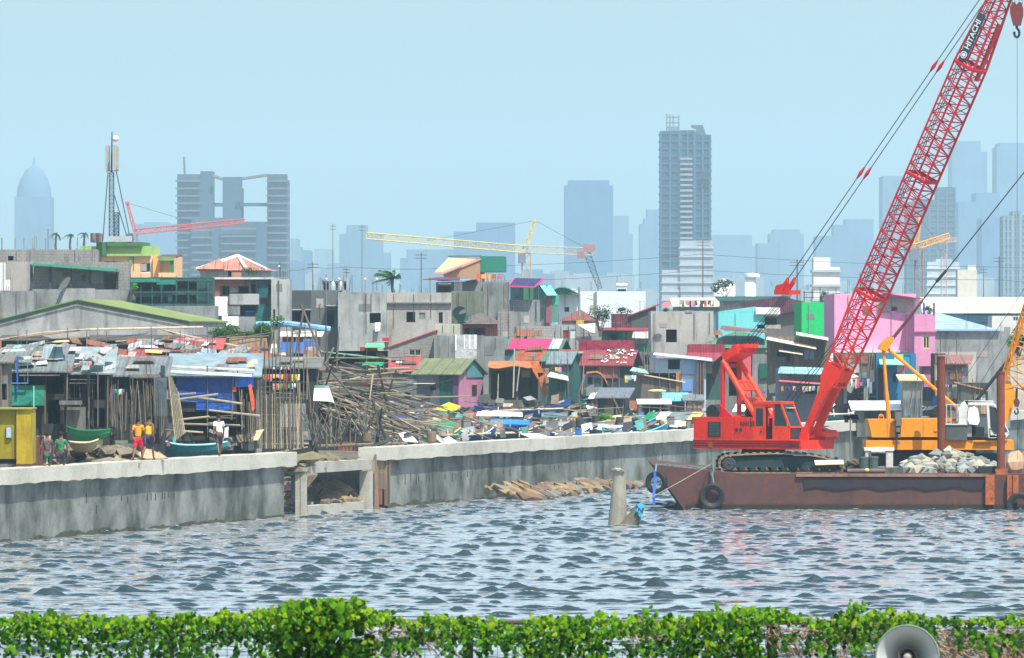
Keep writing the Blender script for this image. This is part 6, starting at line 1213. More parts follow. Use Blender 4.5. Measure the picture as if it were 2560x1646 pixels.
for p0, p1 in (((0, 850), (110, 832)), ((110, 832), (225, 824)), ((225, 824), (508, 818)), ((24, 846), (200, 826)), ((400, 822), (512, 860)), ((420, 830), (650, 878))):
    solo('bamboo_pole', 'long cream pole lashed along the edge of the bowed lean-to roof', 'pole', MB().tube(at(*p0, 348), at(*p1, 348), .055, n=6), M('bamboo', (226, 206, 176)), 'cream poles of the bowed roof edge')
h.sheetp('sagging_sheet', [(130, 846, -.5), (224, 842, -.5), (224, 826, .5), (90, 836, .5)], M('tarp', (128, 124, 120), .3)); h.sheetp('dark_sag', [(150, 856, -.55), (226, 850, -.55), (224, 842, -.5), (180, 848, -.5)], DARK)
RS = sheet((184, 86, 78), 0, .15, .58)
h = Hs('shack', 'shack with two overlapping faded red roof sheets in the left row', 330, 432, 900, 322, 3.5, WDK, a=0, roof='sf', rise=.55, rm=RS, cat='shack', oh=.25); h.sheetp('pink_sheet', [(292, 903, -.3), (332, 903, -.3), (336, 880, 2), (296, 879, 2)], M('sheet', (190, 152, 142), .2, ang=0)); h.sheetp('green_corner', [(270, 906, -.3), (300, 902, -.3), (282, 890, .6), (270, 884, .6)], P_((40, 140, 112), .1)); h.sheetp('yellow_planks', [(362, 879, .2), (404, 882, .2), (404, 878, .5), (362, 874, .5)], P_((226, 206, 120), .1))
h = Hs('shack', 'shack roofed with a red painted banner sheet over a pale blue tarpaulin', 442, 546, 872, 336, 3.5, WDK, a=0, roof='sf', rise=.5, rm=M('tarp', (166, 70, 66), .35), cat='shack', oh=.25); h.sheetp('blue_tarpaulin', [(462, 893, -.5), (546, 890, -.5), (540, 872, -.4), (456, 870, -.4)], M('tarp', (118, 180, 214), .15))
for x in (446, 456, 466, 500, 508, 514): h.sheetp('white_marking', [(x, 862 + x % 3, .02), (x + 6, 862 + x % 3, .02), (x + 7, 855, 1.2), (x + 1, 855, 1.2)], P_((230, 224, 220), 0), .02)
h = Hs('shack', 'low shack under a flat grey green sheet right of the silver roof', 655, 790, 918, 322, 4, BLD, a=0, roof='sf', rise=.45, rm=M('tarp', (104, 108, 98), .3), cat='shack', oh=.3, holes=[(662, 700, 925, 985, 'o'), (706, 770, 925, 980, 'o')])
h = Hs('shack', 'shack with a dark red wall under a whitened roof strip left of the pole heap', 706, 796, 840, 400, 4, M('sheet', (120, 34, 48), .3, ang=0), a=0, roof='sf', rise=.25, rm=M('tarp', (200, 196, 180), .2), cat='shack')
h = Hs('shack', 'shack under a long slanting mint green roof strip behind the pole heap', 802, 968, 878, 404, 4, BLD, a=0, roof='su', rise=-.45, rm=sheet((132, 188, 170), 90, 0, .9), cat='shack', holes=[(820, 900, 884, 910, 'o')]); h.sheetp('green_sheet', [(913, 868, -.5), (962, 868, -.5), (960, 859, .5), (916, 859, .5)], P_((90, 196, 122), .05)); h.sheetp('emerald_sheet', [(906, 912, -1.6), (956, 914, -1.6), (960, 906, -.4), (914, 905, -.4)], P_((20, 150, 100), .05)); h.part('magenta_cloth', 904, 954, 940, 962, -1, -.9, M('tarp', (190, 50, 92), .3)); h.part('green_cloth', 956, 970, 941, 952, -1, -.9, P_((90, 170, 60), .1)); h.part('red_board', 900, 944, 868, 878, -.1, -.05, P_((150, 50, 56)))
h = Hs('block_house', 'dark block wall house behind the far end of the pole heap', 862, 960, 895, 420, 4, P_((84, 88, 90), .4), a=0, cat='house')
m = MB(); m.path([at(640, 812, 430), at(720, 810, 430), at(826, 824, 430)], .22, 8); solo('water_pipe', 'fat pale blue pipe running low in front of the dark grey house', 'pipe', m, M('tarp', (110, 160, 206), .2)); m = MB()
T = thing('tarp_bin', 'white and cyan tarpaulin slung on a frame beside the pole heap', 'tarpaulin', at(808, 1012, 316)); m.slab([at(783, 1002, 316), at(830, 1004, 316), at(822, 966, 316.6), at(786, 966, 316.6)], .04, (0, -1, 0)); m.slab([at(822, 966, 316.6), at(836, 1008, 316.4), at(830, 1004, 316)], .03, (0, -1, 0)); m.build('sheet', M('tarp', (214, 228, 232), .3), T)
MB().tube(at(786, 966, 316.5), at(824, 965, 316.5), .04).build('rail', P_((60, 140, 130), 0), T)
# laundry
CLC = [('white', (238, 238, 240)), ('red', (196, 44, 56)), ('navy blue', (40, 60, 130)), ('yellow', (222, 196, 70)), ('peach', (226, 168, 130)), ('pink', (226, 150, 186)), ('light blue', (130, 180, 220)), ('black', (40, 40, 44)), ('green', (60, 150, 90)), ('orange', (226, 120, 60))]
def laundry(x0, x1, y, Y, n, where, hmin=8, hmax=20, sizes=(5, 9)):
    Y = max(Y, wallY(x1) + 1.4)
    for i in range(n):
        c = rnd.choice(CLC); x = x0 + (x1 - x0) * (i + rnd.random() * .6) / n; w_ = rnd.uniform(*sizes); hh = rnd.uniform(hmin, hmax); d = rnd.uniform(-1, 1)
        solo('hanging_cloth', '%s garment hanging on the washing line %s' % (c[0], where), 'garment', MB().slab([at(x, y, Y), at(x + w_, y, Y), at(x + w_ + d, y + hh, Y - .1), at(x + w_ * .5, y + hh * .93, Y), at(x + d, y + hh, Y - .05)], .03, (0, -1, 0)), M('tarp', tuple(int(v * .8 + 22) for v in c[1]), .3), '%s garments %s' % (c[0], where))
    solo('clothes_line', 'thin line strung %s' % where, 'line', MB().tube(at(x0 - 3, y, Y), at(x1 + 6, y, Y), .015, n=4), DARK)
laundry(680, 722, 918, 300.5, 8, 'above the upright stakes', 5, 9, (3, 6)); laundry(640, 748, 935, 300.5, 16, 'over the upright stakes', 10, 20); laundry(676, 740, 958, 300.2, 9, 'low over the upright stakes', 10, 18)
laundry(270, 312, 972, 293, 6, 'at the pole walled shack', 10, 30, (6, 9)); laundry(196, 232, 902, 290, 7, 'under the tarpaulin strips', 8, 14, (4, 7)); laundry(1728 - 30, 1784, 752, 480, 14, 'on the tall concrete house', 8, 20, (5, 10))
laundry(1560, 1612, 938, 458, 7, 'under the mint awning', 8, 20, (5, 9)); laundry(1375, 1400, 918, 462, 3, 'at the teal walled shack', 8, 14); laundry(2118, 2175, 946, 444, 7, 'under the brown upstairs shack', 14, 30, (5, 8)); laundry(2240, 2262, 915, 448, 4, 'at the blue shop', 12, 22, (6, 9)); laundry(1950, 2050, 965, 436, 10, 'below the striped awning', 10, 20, (5, 8)); laundry(2460, 2480, 970, 443, 3, 'behind the white cab', 14, 26, (4, 7))
# flower pots and rooftop plants, trees
def foliage(m, c, r, n, s, seed=1):
    q = random.Random(seed)
    for i in range(n):
        d = Vector((q.gauss(0, 1), q.gauss(0, 1), q.gauss(0, 1))); d.normalize(); d *= q.random() ** .4
        p = Vector(c) + Vector((d.x * r[0], d.y * r[1], d.z * r[2])); a = Vector((q.uniform(-1, 1), q.uniform(-1, 1), q.uniform(-.6, .6))).normalized() * s; b_ = a.cross(Vector((q.uniform(-1, 1), q.uniform(-1, 1), 1))).normalized() * s * .5
        m.add([p - a, p + b_, p + a, p - b_], [(0, 1, 2, 3)])
    return m
LF = M('leaf', (62, 104, 30), k=1); LFD = M('leaf', (40, 72, 40)); LFB = M('leaf', (92, 150, 40))
def bush(label, x, yb, Y, r, n, s, mat=LF, name='bush', trunk=True, cat='bush', seed=1, lobes=5):
    T = thing(name, label, cat, at(x, yb, Y)); q = random.Random(seed); c0 = at(x, yb, Y) + Vector((0, 0, r[2] * 1.1)); m = MB()
    for i in range(lobes): foliage(m, c0 + Vector((q.uniform(-.6, .6) * r[0], q.uniform(-.5, .5) * r[1], q.uniform(-.6, .7) * r[2])), (r[0] * .55, r[1] * .55, r[2] * .5), n // lobes, s, seed * 9 + i)
    m.build('foliage', mat, T)
    if trunk:
        m = MB()
        for i in range(4): m.tube(at(x, yb, Y) + Vector((q.uniform(-.1, .1), 0, -.5)), c0 + Vector((q.uniform(-.6, .6) * r[0], 0, q.uniform(-.2, .5) * r[2])), .07, .02, 5)
        m.build('stem', WBR, T)
bush('bushy green shrub before the white L shaped wall', 560, 866, 392, (1.0, .8, .75), 900, .1, LF, seed=3)
bush('taller green shrub behind the drying poles', 672, 866, 392, (1.0, .8, 1.0), 1100, .1, LF, seed=4)
bush('low green shrub between the two bigger shrubs', 612, 868, 393, (.8, .7, .45), 500, .1, LF, seed=5)
bush('thin grey green tree in front of the white house', 1500, 826, 500, (1.2, 1, 1.0), 700, .09, LFD, 'tree', cat='tree', seed=6)
bush('bright green leafy plants growing among the boats', 1520, 1056, 412, (1.0, .7, .32), 700, .09, LFB, seed=7)
bush('bright green tree behind the yellow boom at the right edge', 2548, 880, 470, (1.0, 1, 1.1), 1000, .12, LFB, 'tree', cat='tree', seed=8)
bush('rooftop plant on the green walled house', 2056, 757, 492, (.45, .4, .5), 260, .07, LFD, seed=9); bush('rooftop shrub beside the railing of the green walled house', 2090, 757, 493, (.5, .4, .25), 200, .07, LF, seed=10)
bush('rooftop plant between the purple posts of the pink tower', 2322, 786, 460, (.4, .4, .3), 240, .07, LF, seed=11); bush('low shrub right of the white silos', 1812, 742, 900, (2.2, 1, 1.3), 200, .3, LFD, seed=12)
bush('shrub peeping over the roof beside the thin grey green tree', 1562, 787, 515, (.7, .5, .3), 200, .09, LFD, seed=13); bush('potted shrubs on the hip roofed house terrace', 628, 690, 528, (.8, .4, .35), 260, .08, LF, seed=14)
bush('green creeper by the netted scaffold', 333, 730, 449, (.3, .3, .3), 160, .07, LFB, seed=15)
T = thing('flower_pot', 'big pink flower and spiky leaves on the tall concrete house corner', 'plant', at(1664, 780, 479)); m = MB()
for i in range(14): a_ = R(-70 + i * 10); m.slab([at(1663, 780, 479), at(1666, 780, 479), at(1665 + 18 * math.sin(a_), 780 - 16 * math.cos(a_), 479 - .1 * (i % 3))], .02, (0, -1, 0))
m.build('leaves', LFB, T); m = MB(); m.slab([at(1658, 768, 478.8), at(1672, 768, 478.8), at(1677, 758, 478.8), at(1670, 754, 478.8), at(1660, 757, 478.8), at(1655, 760, 478.8)], .1, (0, -1, 0)); m.build('flower', P_((238, 140, 150), .1), T)
m = MB()
for i in range(5): m.tube(at(2010 + i * 20, 756, 493), at(2010 + i * 20, 728 - (i * 5) % 13, 493), .035, n=4)
for yv in (731, 744): m.tube(at(2008, yv, 493), at(2100, yv + 3, 493), .035, n=4)
solo('roof_railing', 'rusty rooftop railing on the green walled house', 'railing', m, M('metal', (66, 58, 56), .4))
def palm(label, x, yb, Y, h_, fr, L_, droop, lean, seed):
    q = random.Random(seed); T = thing('palm_tree', label, 'palm tree', at(x, yb, Y)); b0_ = at(x, yb, Y); t_ = b0_ + Vector((lean, 0, h_))
    m = MB(); m.tube(b0_, (b0_ + t_) / 2 + Vector((-.1, 0, 0)), .16, .13, 7); m.tube((b0_ + t_) / 2 + Vector((-.1, 0, 0)), t_, .13, .1, 7); m.build('trunk', M('wood', (110, 100, 88), .3, 3), T)
    for i in range(fr):
        a_ = i * 2.4 + q.random(); e_ = q.uniform(-.1, 1.1); m = MB(); pts = []
        for k in range(9):
            f = k / 8; pts.append(t_ + Vector((math.cos(a_) * L_ * f * math.cos(e_) - .35 * L_ * f * f, math.sin(a_) * L_ * f * math.cos(e_), math.sin(e_) * L_ * f - droop * f * f * L_)))
        m.path(pts, .025, 4)
        for k in range(1, 9):
            d = (pts[k] - pts[k - 1]).normalized(); sd_ = d.cross(Vector((0, 0, 1))).normalized()
            for s_ in (-1, 1):
                for g_ in (0, .5):
                    p = pts[k - 1] + (pts[k] - pts[k - 1]) * g_; w_ = L_ * .3 * (1 - abs(k - 4) / 7) ; tip = p + (sd_ * s_ * .6 + d * .5) * w_ + Vector((-.1 * L_, 0, -.25 * w_ - q.random() * .15))
                    m.add([p, p + d * .1 * L_ * .6, tip], [(0, 1, 2)])
        m.build('frond', LF if i % 2 else LFD, T)
palm('wind blown coconut palm above the concrete house terrace', 985, 740, 520, 1.4, 22, 1.35, .35, -.1, 3)
for x, yt, lab in ((141, 585, 'left small palm against the domed tower'), (177, 588, 'second small palm from the left'), (212, 585, 'third small palm left of the phone mast')): palm(lab, x, 640, 700, (640 - yt) * 700 / F, 9, .75, .9, 0, x)
for x, yb_, Y, hh, lab in ((120, 622, 480, 1.6, 'first antenna from the left, over the unfinished storey'), (700, 698, 473, 1.4, 'antenna on the concrete stair block'), (880, 731, 506, 1.5, 'antenna at the left of the largest concrete house roof'), (1075, 732, 508, 1.3, 'antenna right of the coconut palm'), (1232, 815, 522, 1.7, 'antenna on the low grey block wall'), (1355, 816, 521, 1.8, 'antenna on the pale block wall house'), (1600, 785, 521, 1.2, 'antenna over the maroon sheet wall'), (1700, 778, 481, 1.9, 'antenna above the laundry on the tall concrete house'), (1860, 780, 522, 1.2, 'antenna on the turquoise house'), (2150, 735, 464, 1.6, 'antenna on the pink house roof'), (2420, 828, 478, 1.9, 'antenna on the grey shed'), (560, 697, 476, 1.3, 'antenna over the brown framed building'), (1300, 850, 509, 1.6, 'antenna on the striped roof house'), (1540, 851, 476, 1.5, 'antenna above the maroon tarpaulin screen')):
    T = thing('roof_antenna', lab, 'antenna', at(x, yb_, Y)); p = at(x, yb_ + 4, Y); MB().tube(p, p + Vector((0, 0, hh)), .022, n=5).build('mast', DARK, T); m = MB(); m.tube(p + Vector((-.4, 0, hh * .95)), p + Vector((.4, .1, hh * .95)), .014, n=4)
    for k in range(5): m.tube(p + Vector((-.35 + .17 * k, -.2, hh * .95)), p + Vector((-.35 + .17 * k, .25, hh * .95)), .01, n=3)
    m.build('aerial', M('metal', (150, 152, 150), .2), T)
JK = [('rusty tin sheet', (140, 84, 62)), ('grey tin sheet', (130, 134, 132)), ('blue plastic sheet', (50, 96, 160)), ('brown board', (122, 98, 76)), ('old white board', (190, 190, 182))]
for i in range(70):
    x = rnd.choice((rnd.uniform(560, 1300), rnd.uniform(1240, 1780), rnd.uniform(20, 560))); Y = rnd.uniform(350, 390) if x < 800 else rnd.uniform(508, 530); y = rnd.uniform(868, 905) if x < 800 else rnd.uniform(838, 852)
    j = rnd.choice(JK); s_ = rnd.uniform(.4, 1.2); p = at(x, y, Y); m = MB().slab([(-s_, -.3, 0), (s_, -.3, rnd.uniform(-.2, .2)), (s_ * .9, .5, .5), (-s_ * .9, .5, .5)], .03); m.v = [v + p for v in m.v]; solo('roof_sheet', '%s heaped between the roofs' % j[0], 'sheet', m, M('sheet', j[1], .4, ang=0, rust=.3), '%s heaped between the roofs' % j[0])
for i in range(64):
    x = rnd.uniform(0, 640); y = rnd.uniform(852, 932) if x < 420 else rnd.uniform(866, 900); Y = 288.5 + (932 - y) / 80 * 5.2 if x < 280 else 318 + rnd.uniform(0, 14)
    j = rnd.choice(JK[:2] + JK[3:] + [('dirty white plastic sheet', (190, 192, 190)), ('dirty grey plastic sheet', (150, 158, 160))]); s_ = rnd.uniform(.15, .55); p = at(x, y - 3, Y); q_ = Matrix.Rotation(rnd.uniform(-.6, .6), 3, 'Z') @ Matrix.Rotation(rnd.uniform(-.3, .3), 3, 'Y'); m = MB().slab([(-s_, -.2, 0), (s_, -.25, rnd.uniform(-.1, .1)), (s_ * .8, .4, .25), (-s_ * .9, .35, .22)], .03); m.v = [q_ @ v + p for v in m.v]; solo('roof_sheet', '%s thrown on the left shack roofs' % j[0], 'sheet', m, M('sheet', j[1], .4, ang=0, rust=.3), '%s thrown on the left shack roofs' % j[0])
# ---------------------------------------------------------------- yellow container, boats
YC = M('paint', (150, 140, 26), .45, 1, dirt=(96, 78, 26))
T = thing('site_container', 'olive yellow site container on the quay cut by the left edge', 'container', at(40, 1160, 268.5))
m = MB(); m.pp(at(-60, 1148, 268.5), (Xp(40, 268.5) - Xp(-60, 268.5), 0, 0), (0, 2.4, 0), (0, 0, 123 * 268.5 / F)); m.build('body', YC, T); m = MB(); m.pp(at(41, 1160, 268.3), (Xp(78, 268.5) - Xp(41, 268.5), 0, 0), (0, 2.6, 0), (0, 0, 135 * 268.5 / F)); m.build('door_end', M('paint', (166, 150, 24), .55, 1.4, dirt=(128, 88, 26)), T)
m = MB(); m.box(at(22, 1082, 268.4), (.2, .06, .42)); m.build('window', P_((150, 180, 196), .1), T); m = MB(); m.box(at(22, 1082, 268.46), (.28, .06, .5)); m.build('window_frame', P_((120, 116, 60)), T); m = MB(); m.pp(at(-60, 1024, 268.2), (Xp(80, 268.5) - Xp(-60, 268.5), 0, 0), (0, 2.8, 0), (0, 0, .06)); m.build('roof', P_((150, 150, 70)), T)
m = MB(); m.pp(at(-60, 1160, 268.6), (Xp(40, 268.5) - Xp(-60, 268.5), 0, 0), (0, 2.2, 0), (0, 0, .2)); m.build('base', DARK, T)
def banca(label, x0, x1, yt, Y, col, trim, sheer=.35, dep=.5, beam=.75, yaw=0, arms=True, flip=False, cover=None):
    Lm = (x1 - x0) * Y / F; c = at((x0 + x1) / 2, yt, Y); T = thing('outrigger_boat', label, 'boat', c - Vector((0, 0, dep)), 'outrigger boats beached behind the sea wall'); n = 12; V, G = [], MB()
    rot = Matrix.Rotation(R(yaw), 3, 'Z'); rings = []
    for i in range(n + 1):
        f = i / n; t = 2 * f - 1; wd = beam / 2 * max(.04, (1 - abs(t) ** 2.6)); zt = sheer * (abs(t) ** 2.5) * (1.4 if (t > 0) != flip else .5); zb = -dep * (1 - abs(t) ** 4 * .8) + zt * .6; x = t * Lm / 2
        rings.append([c + rot @ Vector(v) for v in ((x, -wd, zt), (x, -wd * .75, (zt + zb) / 2), (x, 0, zb), (x, wd * .75, (zt + zb) / 2), (x, wd, zt), (x, wd * .85, zt - .06), (x, 0, zb + .1), (x, -wd * .85, zt - .06))])
    m = MB(); fs = []
    for r_ in rings: V += r_
    for i in range(n):
        for j in range(8): fs.append((i * 8 + j, i * 8 + (j + 1) % 8, (i + 1) * 8 + (j + 1) % 8, (i + 1) * 8 + j))
    fs += [tuple(range(7, -1, -1)), tuple(range(n * 8, n * 8 + 8))]
    m.add(V, fs); m.build('hull', P_(col, .3), T); m = MB()
    for k_ in (0, 4): m.path([r_[k_] + Vector((0, 0, .02)) for r_ in rings], .035, 5)
    m.build('gunwale', P_(trim, .1), T)
    m = MB()
    for i in (3, 5, 7, 9): m.tube(rings[i][0], rings[i][4], .03, n=4)
    m.build('thwart', P_(trim, .1), T)
    if arms:
        for i in (3, 8): MB().path([rings[i][2] + rot @ Vector((0, -1.8, .25)), rings[i][2] + rot @ Vector((0, -.6, .75)), rings[i][2] + rot @ Vector((0, 1.2, .6))], .035, 5).build('outrigger_arm', M('bamboo', (206, 200, 180)), T)
        MB().tube(rings[1][2] + rot @ Vector((0, -1.8, .2)), rings[n - 1][2] + rot @ Vector((0, -1.8, .2)), .05, n=6).build('float_pole', M('bamboo', (216, 208, 180)), T)
    if cover:
        MB().slab([c + rot @ Vector(v) for v in ((-Lm * .38, -beam * .6, .55), (Lm * .36, -beam * .6, .5), (Lm * .34, beam * .6, .75), (-Lm * .36, beam * .6, .8))], .04).build('canopy', M('tarp', cover, .1), T)
        for sx in (-.35, .33):
            for sy in (-.5, .5): MB().tube(c + rot @ Vector((Lm * sx, beam * sy, -.05)), c + rot @ Vector((Lm * sx, beam * sy, .55)), .025, n=4).build('canopy_post', WGR, T)
BL_, TQ, WHc = (26, 84, 160), (50, 150, 160), (226, 232, 234)
for b_ in [('largest blue boat with an upturned right bow, below the orange tarpaulin', 1185, 1428, 1026, 450, BL_, (60, 60, 150), .6, .6, 1.0, 0),
           ('blue boat with a white canopy behind the wall, left of the basket', 1172, 1330, 1060, 408, (34, 96, 170), WHc, .3, .5, .9, -2, True, False, (238, 238, 236)),
           ('boat under a bright blue strip canopy', 1208, 1345, 1082, 385, (60, 80, 96), (200, 196, 180), .3, .5, .9, -1, True, False, (40, 118, 206)),
           ('boat under a slate grey canopy beside the round basket', 1342, 1432, 1062, 428, (92, 84, 80), (190, 180, 150), .3, .45, .8, 0, True, False, (84, 116, 118)),
           ('boat under a long pale grey canopy low behind the wall', 1340, 1472, 1086, 392, (110, 100, 70), (200, 190, 150), .3, .45, .8, 0, True, False, (128, 138, 138)),
           ('bright blue hull nearest the wall with white trim', 1372, 1476, 1086, 372, (20, 96, 186), WHc, .3, .4, .8, 4),
           ('ochre boat under a slender white canopy at the wall', 1482, 1580, 1096, 378, (180, 150, 60), WHc, .3, .4, .8, 0, True, False, (242, 242, 240)),
           ('long navy and turquoise boat behind the white canopy boat', 1440, 1640, 1070, 402, (24, 88, 150), (96, 196, 220), .45, .5, .9, -3),
           ('second long turquoise decked boat among the jumble', 1490, 1668, 1082, 388, (40, 130, 160), (110, 206, 220), .4, .5, .9, 2),
           ('blue over green boat below the hanging brown board', 1556, 1636, 1046, 428, (26, 80, 180), (120, 206, 206), .35, .5, .9, 0, False),
           ('dark blue boat left of the bright blue strip canopy', 1150, 1240, 1086, 352, (22, 84, 144), WHc, .35, .5, .9, -3),
           ('teal boat with a green cover near the pole heap end', 1048, 1152, 1090, 344, (40, 150, 140), (206, 196, 110), .3, .45, .8, 3, True, False, (32, 120, 80)),
           ('white boat tangled under the pole heap', 898, 970, 1046, 352, WHc, (40, 150, 140), .35, .45, .8, 4, False),
           ('white boat with blue stripes right of the pole heap', 978, 1048, 1044, 372, (214, 222, 230), (60, 100, 180), .35, .45, .8, -2, False),
           ('small teal boat behind the red crane tail', 1600, 1700, 1062, 420, (40, 120, 150), (120, 200, 220), .35, .45, .8, 0),
           ('small turquoise boat on the shore right of the red crane boom', 2060, 2150, 1036, 436, (90, 140, 150), WHc, .3, .45, .8, 0),
           ('bright green boat beached behind the walkers', 166, 276, 1078, 283, (40, 158, 96), (36, 110, 70), .14, .45, 1.0, 2, False, True),
           ('turquoise boat pointing left behind the two boys', 384, 568, 1114, 297.3, (44, 132, 152), (150, 218, 220), .32, .6, 1.0, 3, False, True),
           ('brown plank boat below the bright green boat', 172, 246, 1108, 277.5, (128, 116, 92), (206, 196, 150), .1, .4, .9, -5, False)]:
    banca(*b_)
m = MB(); m.box(at(421, 1110, 296.6), (.16, .03, .22)); solo('bow_emblem', 'faded round reddish emblem board on the turquoise bow', 'emblem', m, P_((150, 110, 110), .2))
# sheets, huts and stalls on the foreshore
def sheetthing(name, label, cat, pts, Y0, mat, t=.04): return solo(name, label, cat, MB().slab([at(x, y, Y0 + d) for x, y, d in pts], t, (0, -.5, .85)), mat)
T = thing('beach_umbrella', 'flattened yellow umbrella right of the pink green house door', 'umbrella', at(1118, 1060, 440)); m = MB(); rg = [at(x, y, 440 + d) for x, y, d in ((1082, 1023, -1), (1110, 1028, -1.6), (1140, 1026, -1.2), (1152, 1016, 0), (1140, 1012, 1), (1108, 1012, 1.2))]; tp = at(1122, 1006, 440); m.add(rg + [tp], [(i, (i + 1) % 6, 6) for i in range(6)]); m.build('canopy', P_((244, 180, 30), .1), T); MB().tube(at(1120, 1060, 440), at(1122, 1008, 440), .04).build('pole', WGR, T)
solo('crate', 'brown cardboard coloured crate under the yellow umbrella', 'crate', MB().pp(at(1066, 1062, 436), (1.5, 0, 0), (0, .8, 0), (0, 0, .75)), M('wood', (168, 140, 108), .2))
sheetthing('tarpaulin', 'white tarpaulin sheet leaning right of the pole heap', 'tarpaulin', [(996, 1084, .6), (1020, 1078, 1), (1046, 1106, -.5), (1010, 1104, -.6)], 333, M('tarp', (226, 230, 226), .1)); sheetthing('board', 'white board lying on the sea wall edge', 'board', [(1100, 1102, 0), (1122, 1090, .8), (1152, 1112, 0), (1118, 1112, -.5)], 333.5, P_((242, 242, 240), .05)); sheetthing('board', 'white sheet of board right of the dark blue boat, at the wall', 'board', [(1300, 1084, .6), (1345, 1084, .6), (1380, 1094, -.5), (1330, 1096, -.8)], 352, P_((244, 244, 242), .05))
h = Hs('plastic_hut', 'small hut wrapped in glistening black plastic among the boats', 1500, 1562, 992, 426, 2.6, M('tarp', (48, 56, 64), .1, 3), a=-8, roof='sf', rise=.5, rm=M('tarp', (104, 110, 116), .2, 3), cat='hut', oh=.35)
h = Hs('awning_stall', 'stall under a level white canopy right of the hanging brown board', 1606, 1666, 1008, 432, 2.4, M('wood', (70, 86, 88), .4), a=0, roof='sf', rise=.2, rm=M('tarp', (238, 238, 236), .05), cat='stall', oh=.35, holes=[(1612, 1660, 1012, 1040, 'o')]); h = Hs('hut', 'small mauve walled hut with a bright cyan roof behind the red crane', 1668, 1712, 1000, 438, 2.4, M('wood', (150, 120, 132), .3), a=0, roof='sf', rise=.4, rm=P_((110, 204, 222), .1), cat='hut', oh=.3, holes=[(1680, 1700, 1008, 1030, 'p', (130, 50, 70))])
h = Hs('hut', 'little hut with a grey dome of sacking left of the red crane tail', 1716, 1752, 1000, 436, 2.2, M('wood', (120, 110, 104), .3), a=0, roof='sf', rise=.3, rm=M('tarp', (110, 112, 112), .3), cat='hut'); solo('upturned_boat', 'cream upturned hull stored on trestles', 'boat', MB().blob(at(1642, 978, 440), (.68, .3, .13), 3, .05, 2), P_((206, 182, 122), .2)); solo('board', 'square brown board propped up among the boats', 'board', MB().slab([at(1575, 1002, 424), at(1593, 1002, 424), at(1593, 1023, 424), at(1575, 1022, 424)], .04, (0, -1, 0)), M('wood', (176, 116, 84), .2)); solo('basket', 'round straw coloured basket standing on end among the boats', 'basket', MB().lathe(at(1442, 1051, 404), (0, -1, 0), [(0, .05), (0, .24), (.2, .3), (.3, .2), (.3, .05)], 16), M('wood', (196, 170, 86), .3, 3))
for x0, x1, c, nm in ((1604, 1634, (30, 120, 70), 'green'), (1622, 1662, (240, 240, 238), 'white'), (1658, 1716, (104, 122, 118), 'slate'), (1712, 1744, (222, 196, 110), 'yellow')):
    sheetthing('tarpaulin', '%s stretch of the striped tarpaulin left of the red crane body' % nm, 'tarpaulin', [(x0, 1050, -.6), (x1, 1048, -.6), (x1 + 18, 1030, 1.2), (x0 + 18, 1030, 1.2)], 404, M('tarp', c, .15))
solo('bundle', 'orange and cream bundle left of the pale tarpaulin', 'bundle', MB().blob(at(1662, 1058, 396), (.26, .3, .22), 4, .2, 2), M('tarp', (236, 176, 116), .2)); sheetthing('tarpaulin', 'cream tarpaulin right of the orange bundle', 'tarpaulin', [(1674, 1066, -.4), (1700, 1070, -.4), (1716, 1054, .8), (1676, 1050, .8)], 396, M('tarp', (224, 218, 196), .1))
h = Hs('canopy_shelter', 'long low shelter with a bright white canopy behind the yellow crane', 2142, 2290, 1022, 430, 3, M('wood', (110, 112, 108), .4), a=0, roof='sf', rise=.42, rm=M('tarp', (244, 244, 242), .03), cat='shelter', oh=.4, holes=[(2160, 2210, 1028, 1048, 'o'), (2220, 2270, 1028, 1048, 'o')])
sheetthing('sail_cloth', 'white cloth draped right of the red boom foot', 'cloth', [(2066, 1012, 0), (2082, 996, .4), (2088, 1012, 0), (2072, 1024, -.2)], 424, M('tarp', (238, 234, 226), .1)); sheetthing('tarpaulin', 'pinkish white cloth heap behind the red crane mast legs', 'tarpaulin', [(1830, 1030, -.3), (1868, 1028, -.3), (1862, 1012, .6), (1840, 1010, .6)], 424, M('tarp', (236, 220, 220), .1))
h = Hs('shack', 'dark board shack buried behind the great pole heap', 768, 905, 985, 346, 4, BLD, a=0, roof='sf', rise=.3, rm=M('wood', (110, 100, 88), .5), cat='shack', oh=.3, holes=[(780, 820, 1000, 1060, 'o'), (840, 890, 1005, 1070, 'o')])
h = Hs('shack', 'low brown board shack under the middle of the pole heap', 905, 1010, 1020, 372, 4, WBR, a=0, roof='sf', rise=.3, rm=sheet((120, 110, 96), 0, .4), cat='shack', oh=.3, holes=[(920, 960, 1030, 1060, 'o')])
h = Hs('shack', 'grey board shack between the stake row and the pole heap', 744, 800, 925, 352, 4, BLD, a=0, roof='sf', rise=.3, rm=sheet((120, 120, 112), 0, .4), cat='shack', oh=.3, holes=[(756, 790, 950, 1010, 'o')])
m = MB()
for i in range(130):
    x = rnd.uniform(150, 330); p = at(x, 1150, 283.5 + rnd.uniform(0, 4)); p.z = rnd.uniform(2.4, 3.55); m.blob(p, (rnd.uniform(.2, .5), .5, rnd.uniform(.12, .3)), i, .45)
tag(m.build('mud_bank', M('concrete', (122, 112, 94), .5, 2.5), kind='stuff'), 'bank of grey mud and rubbish under the bright green boat', 'mud')
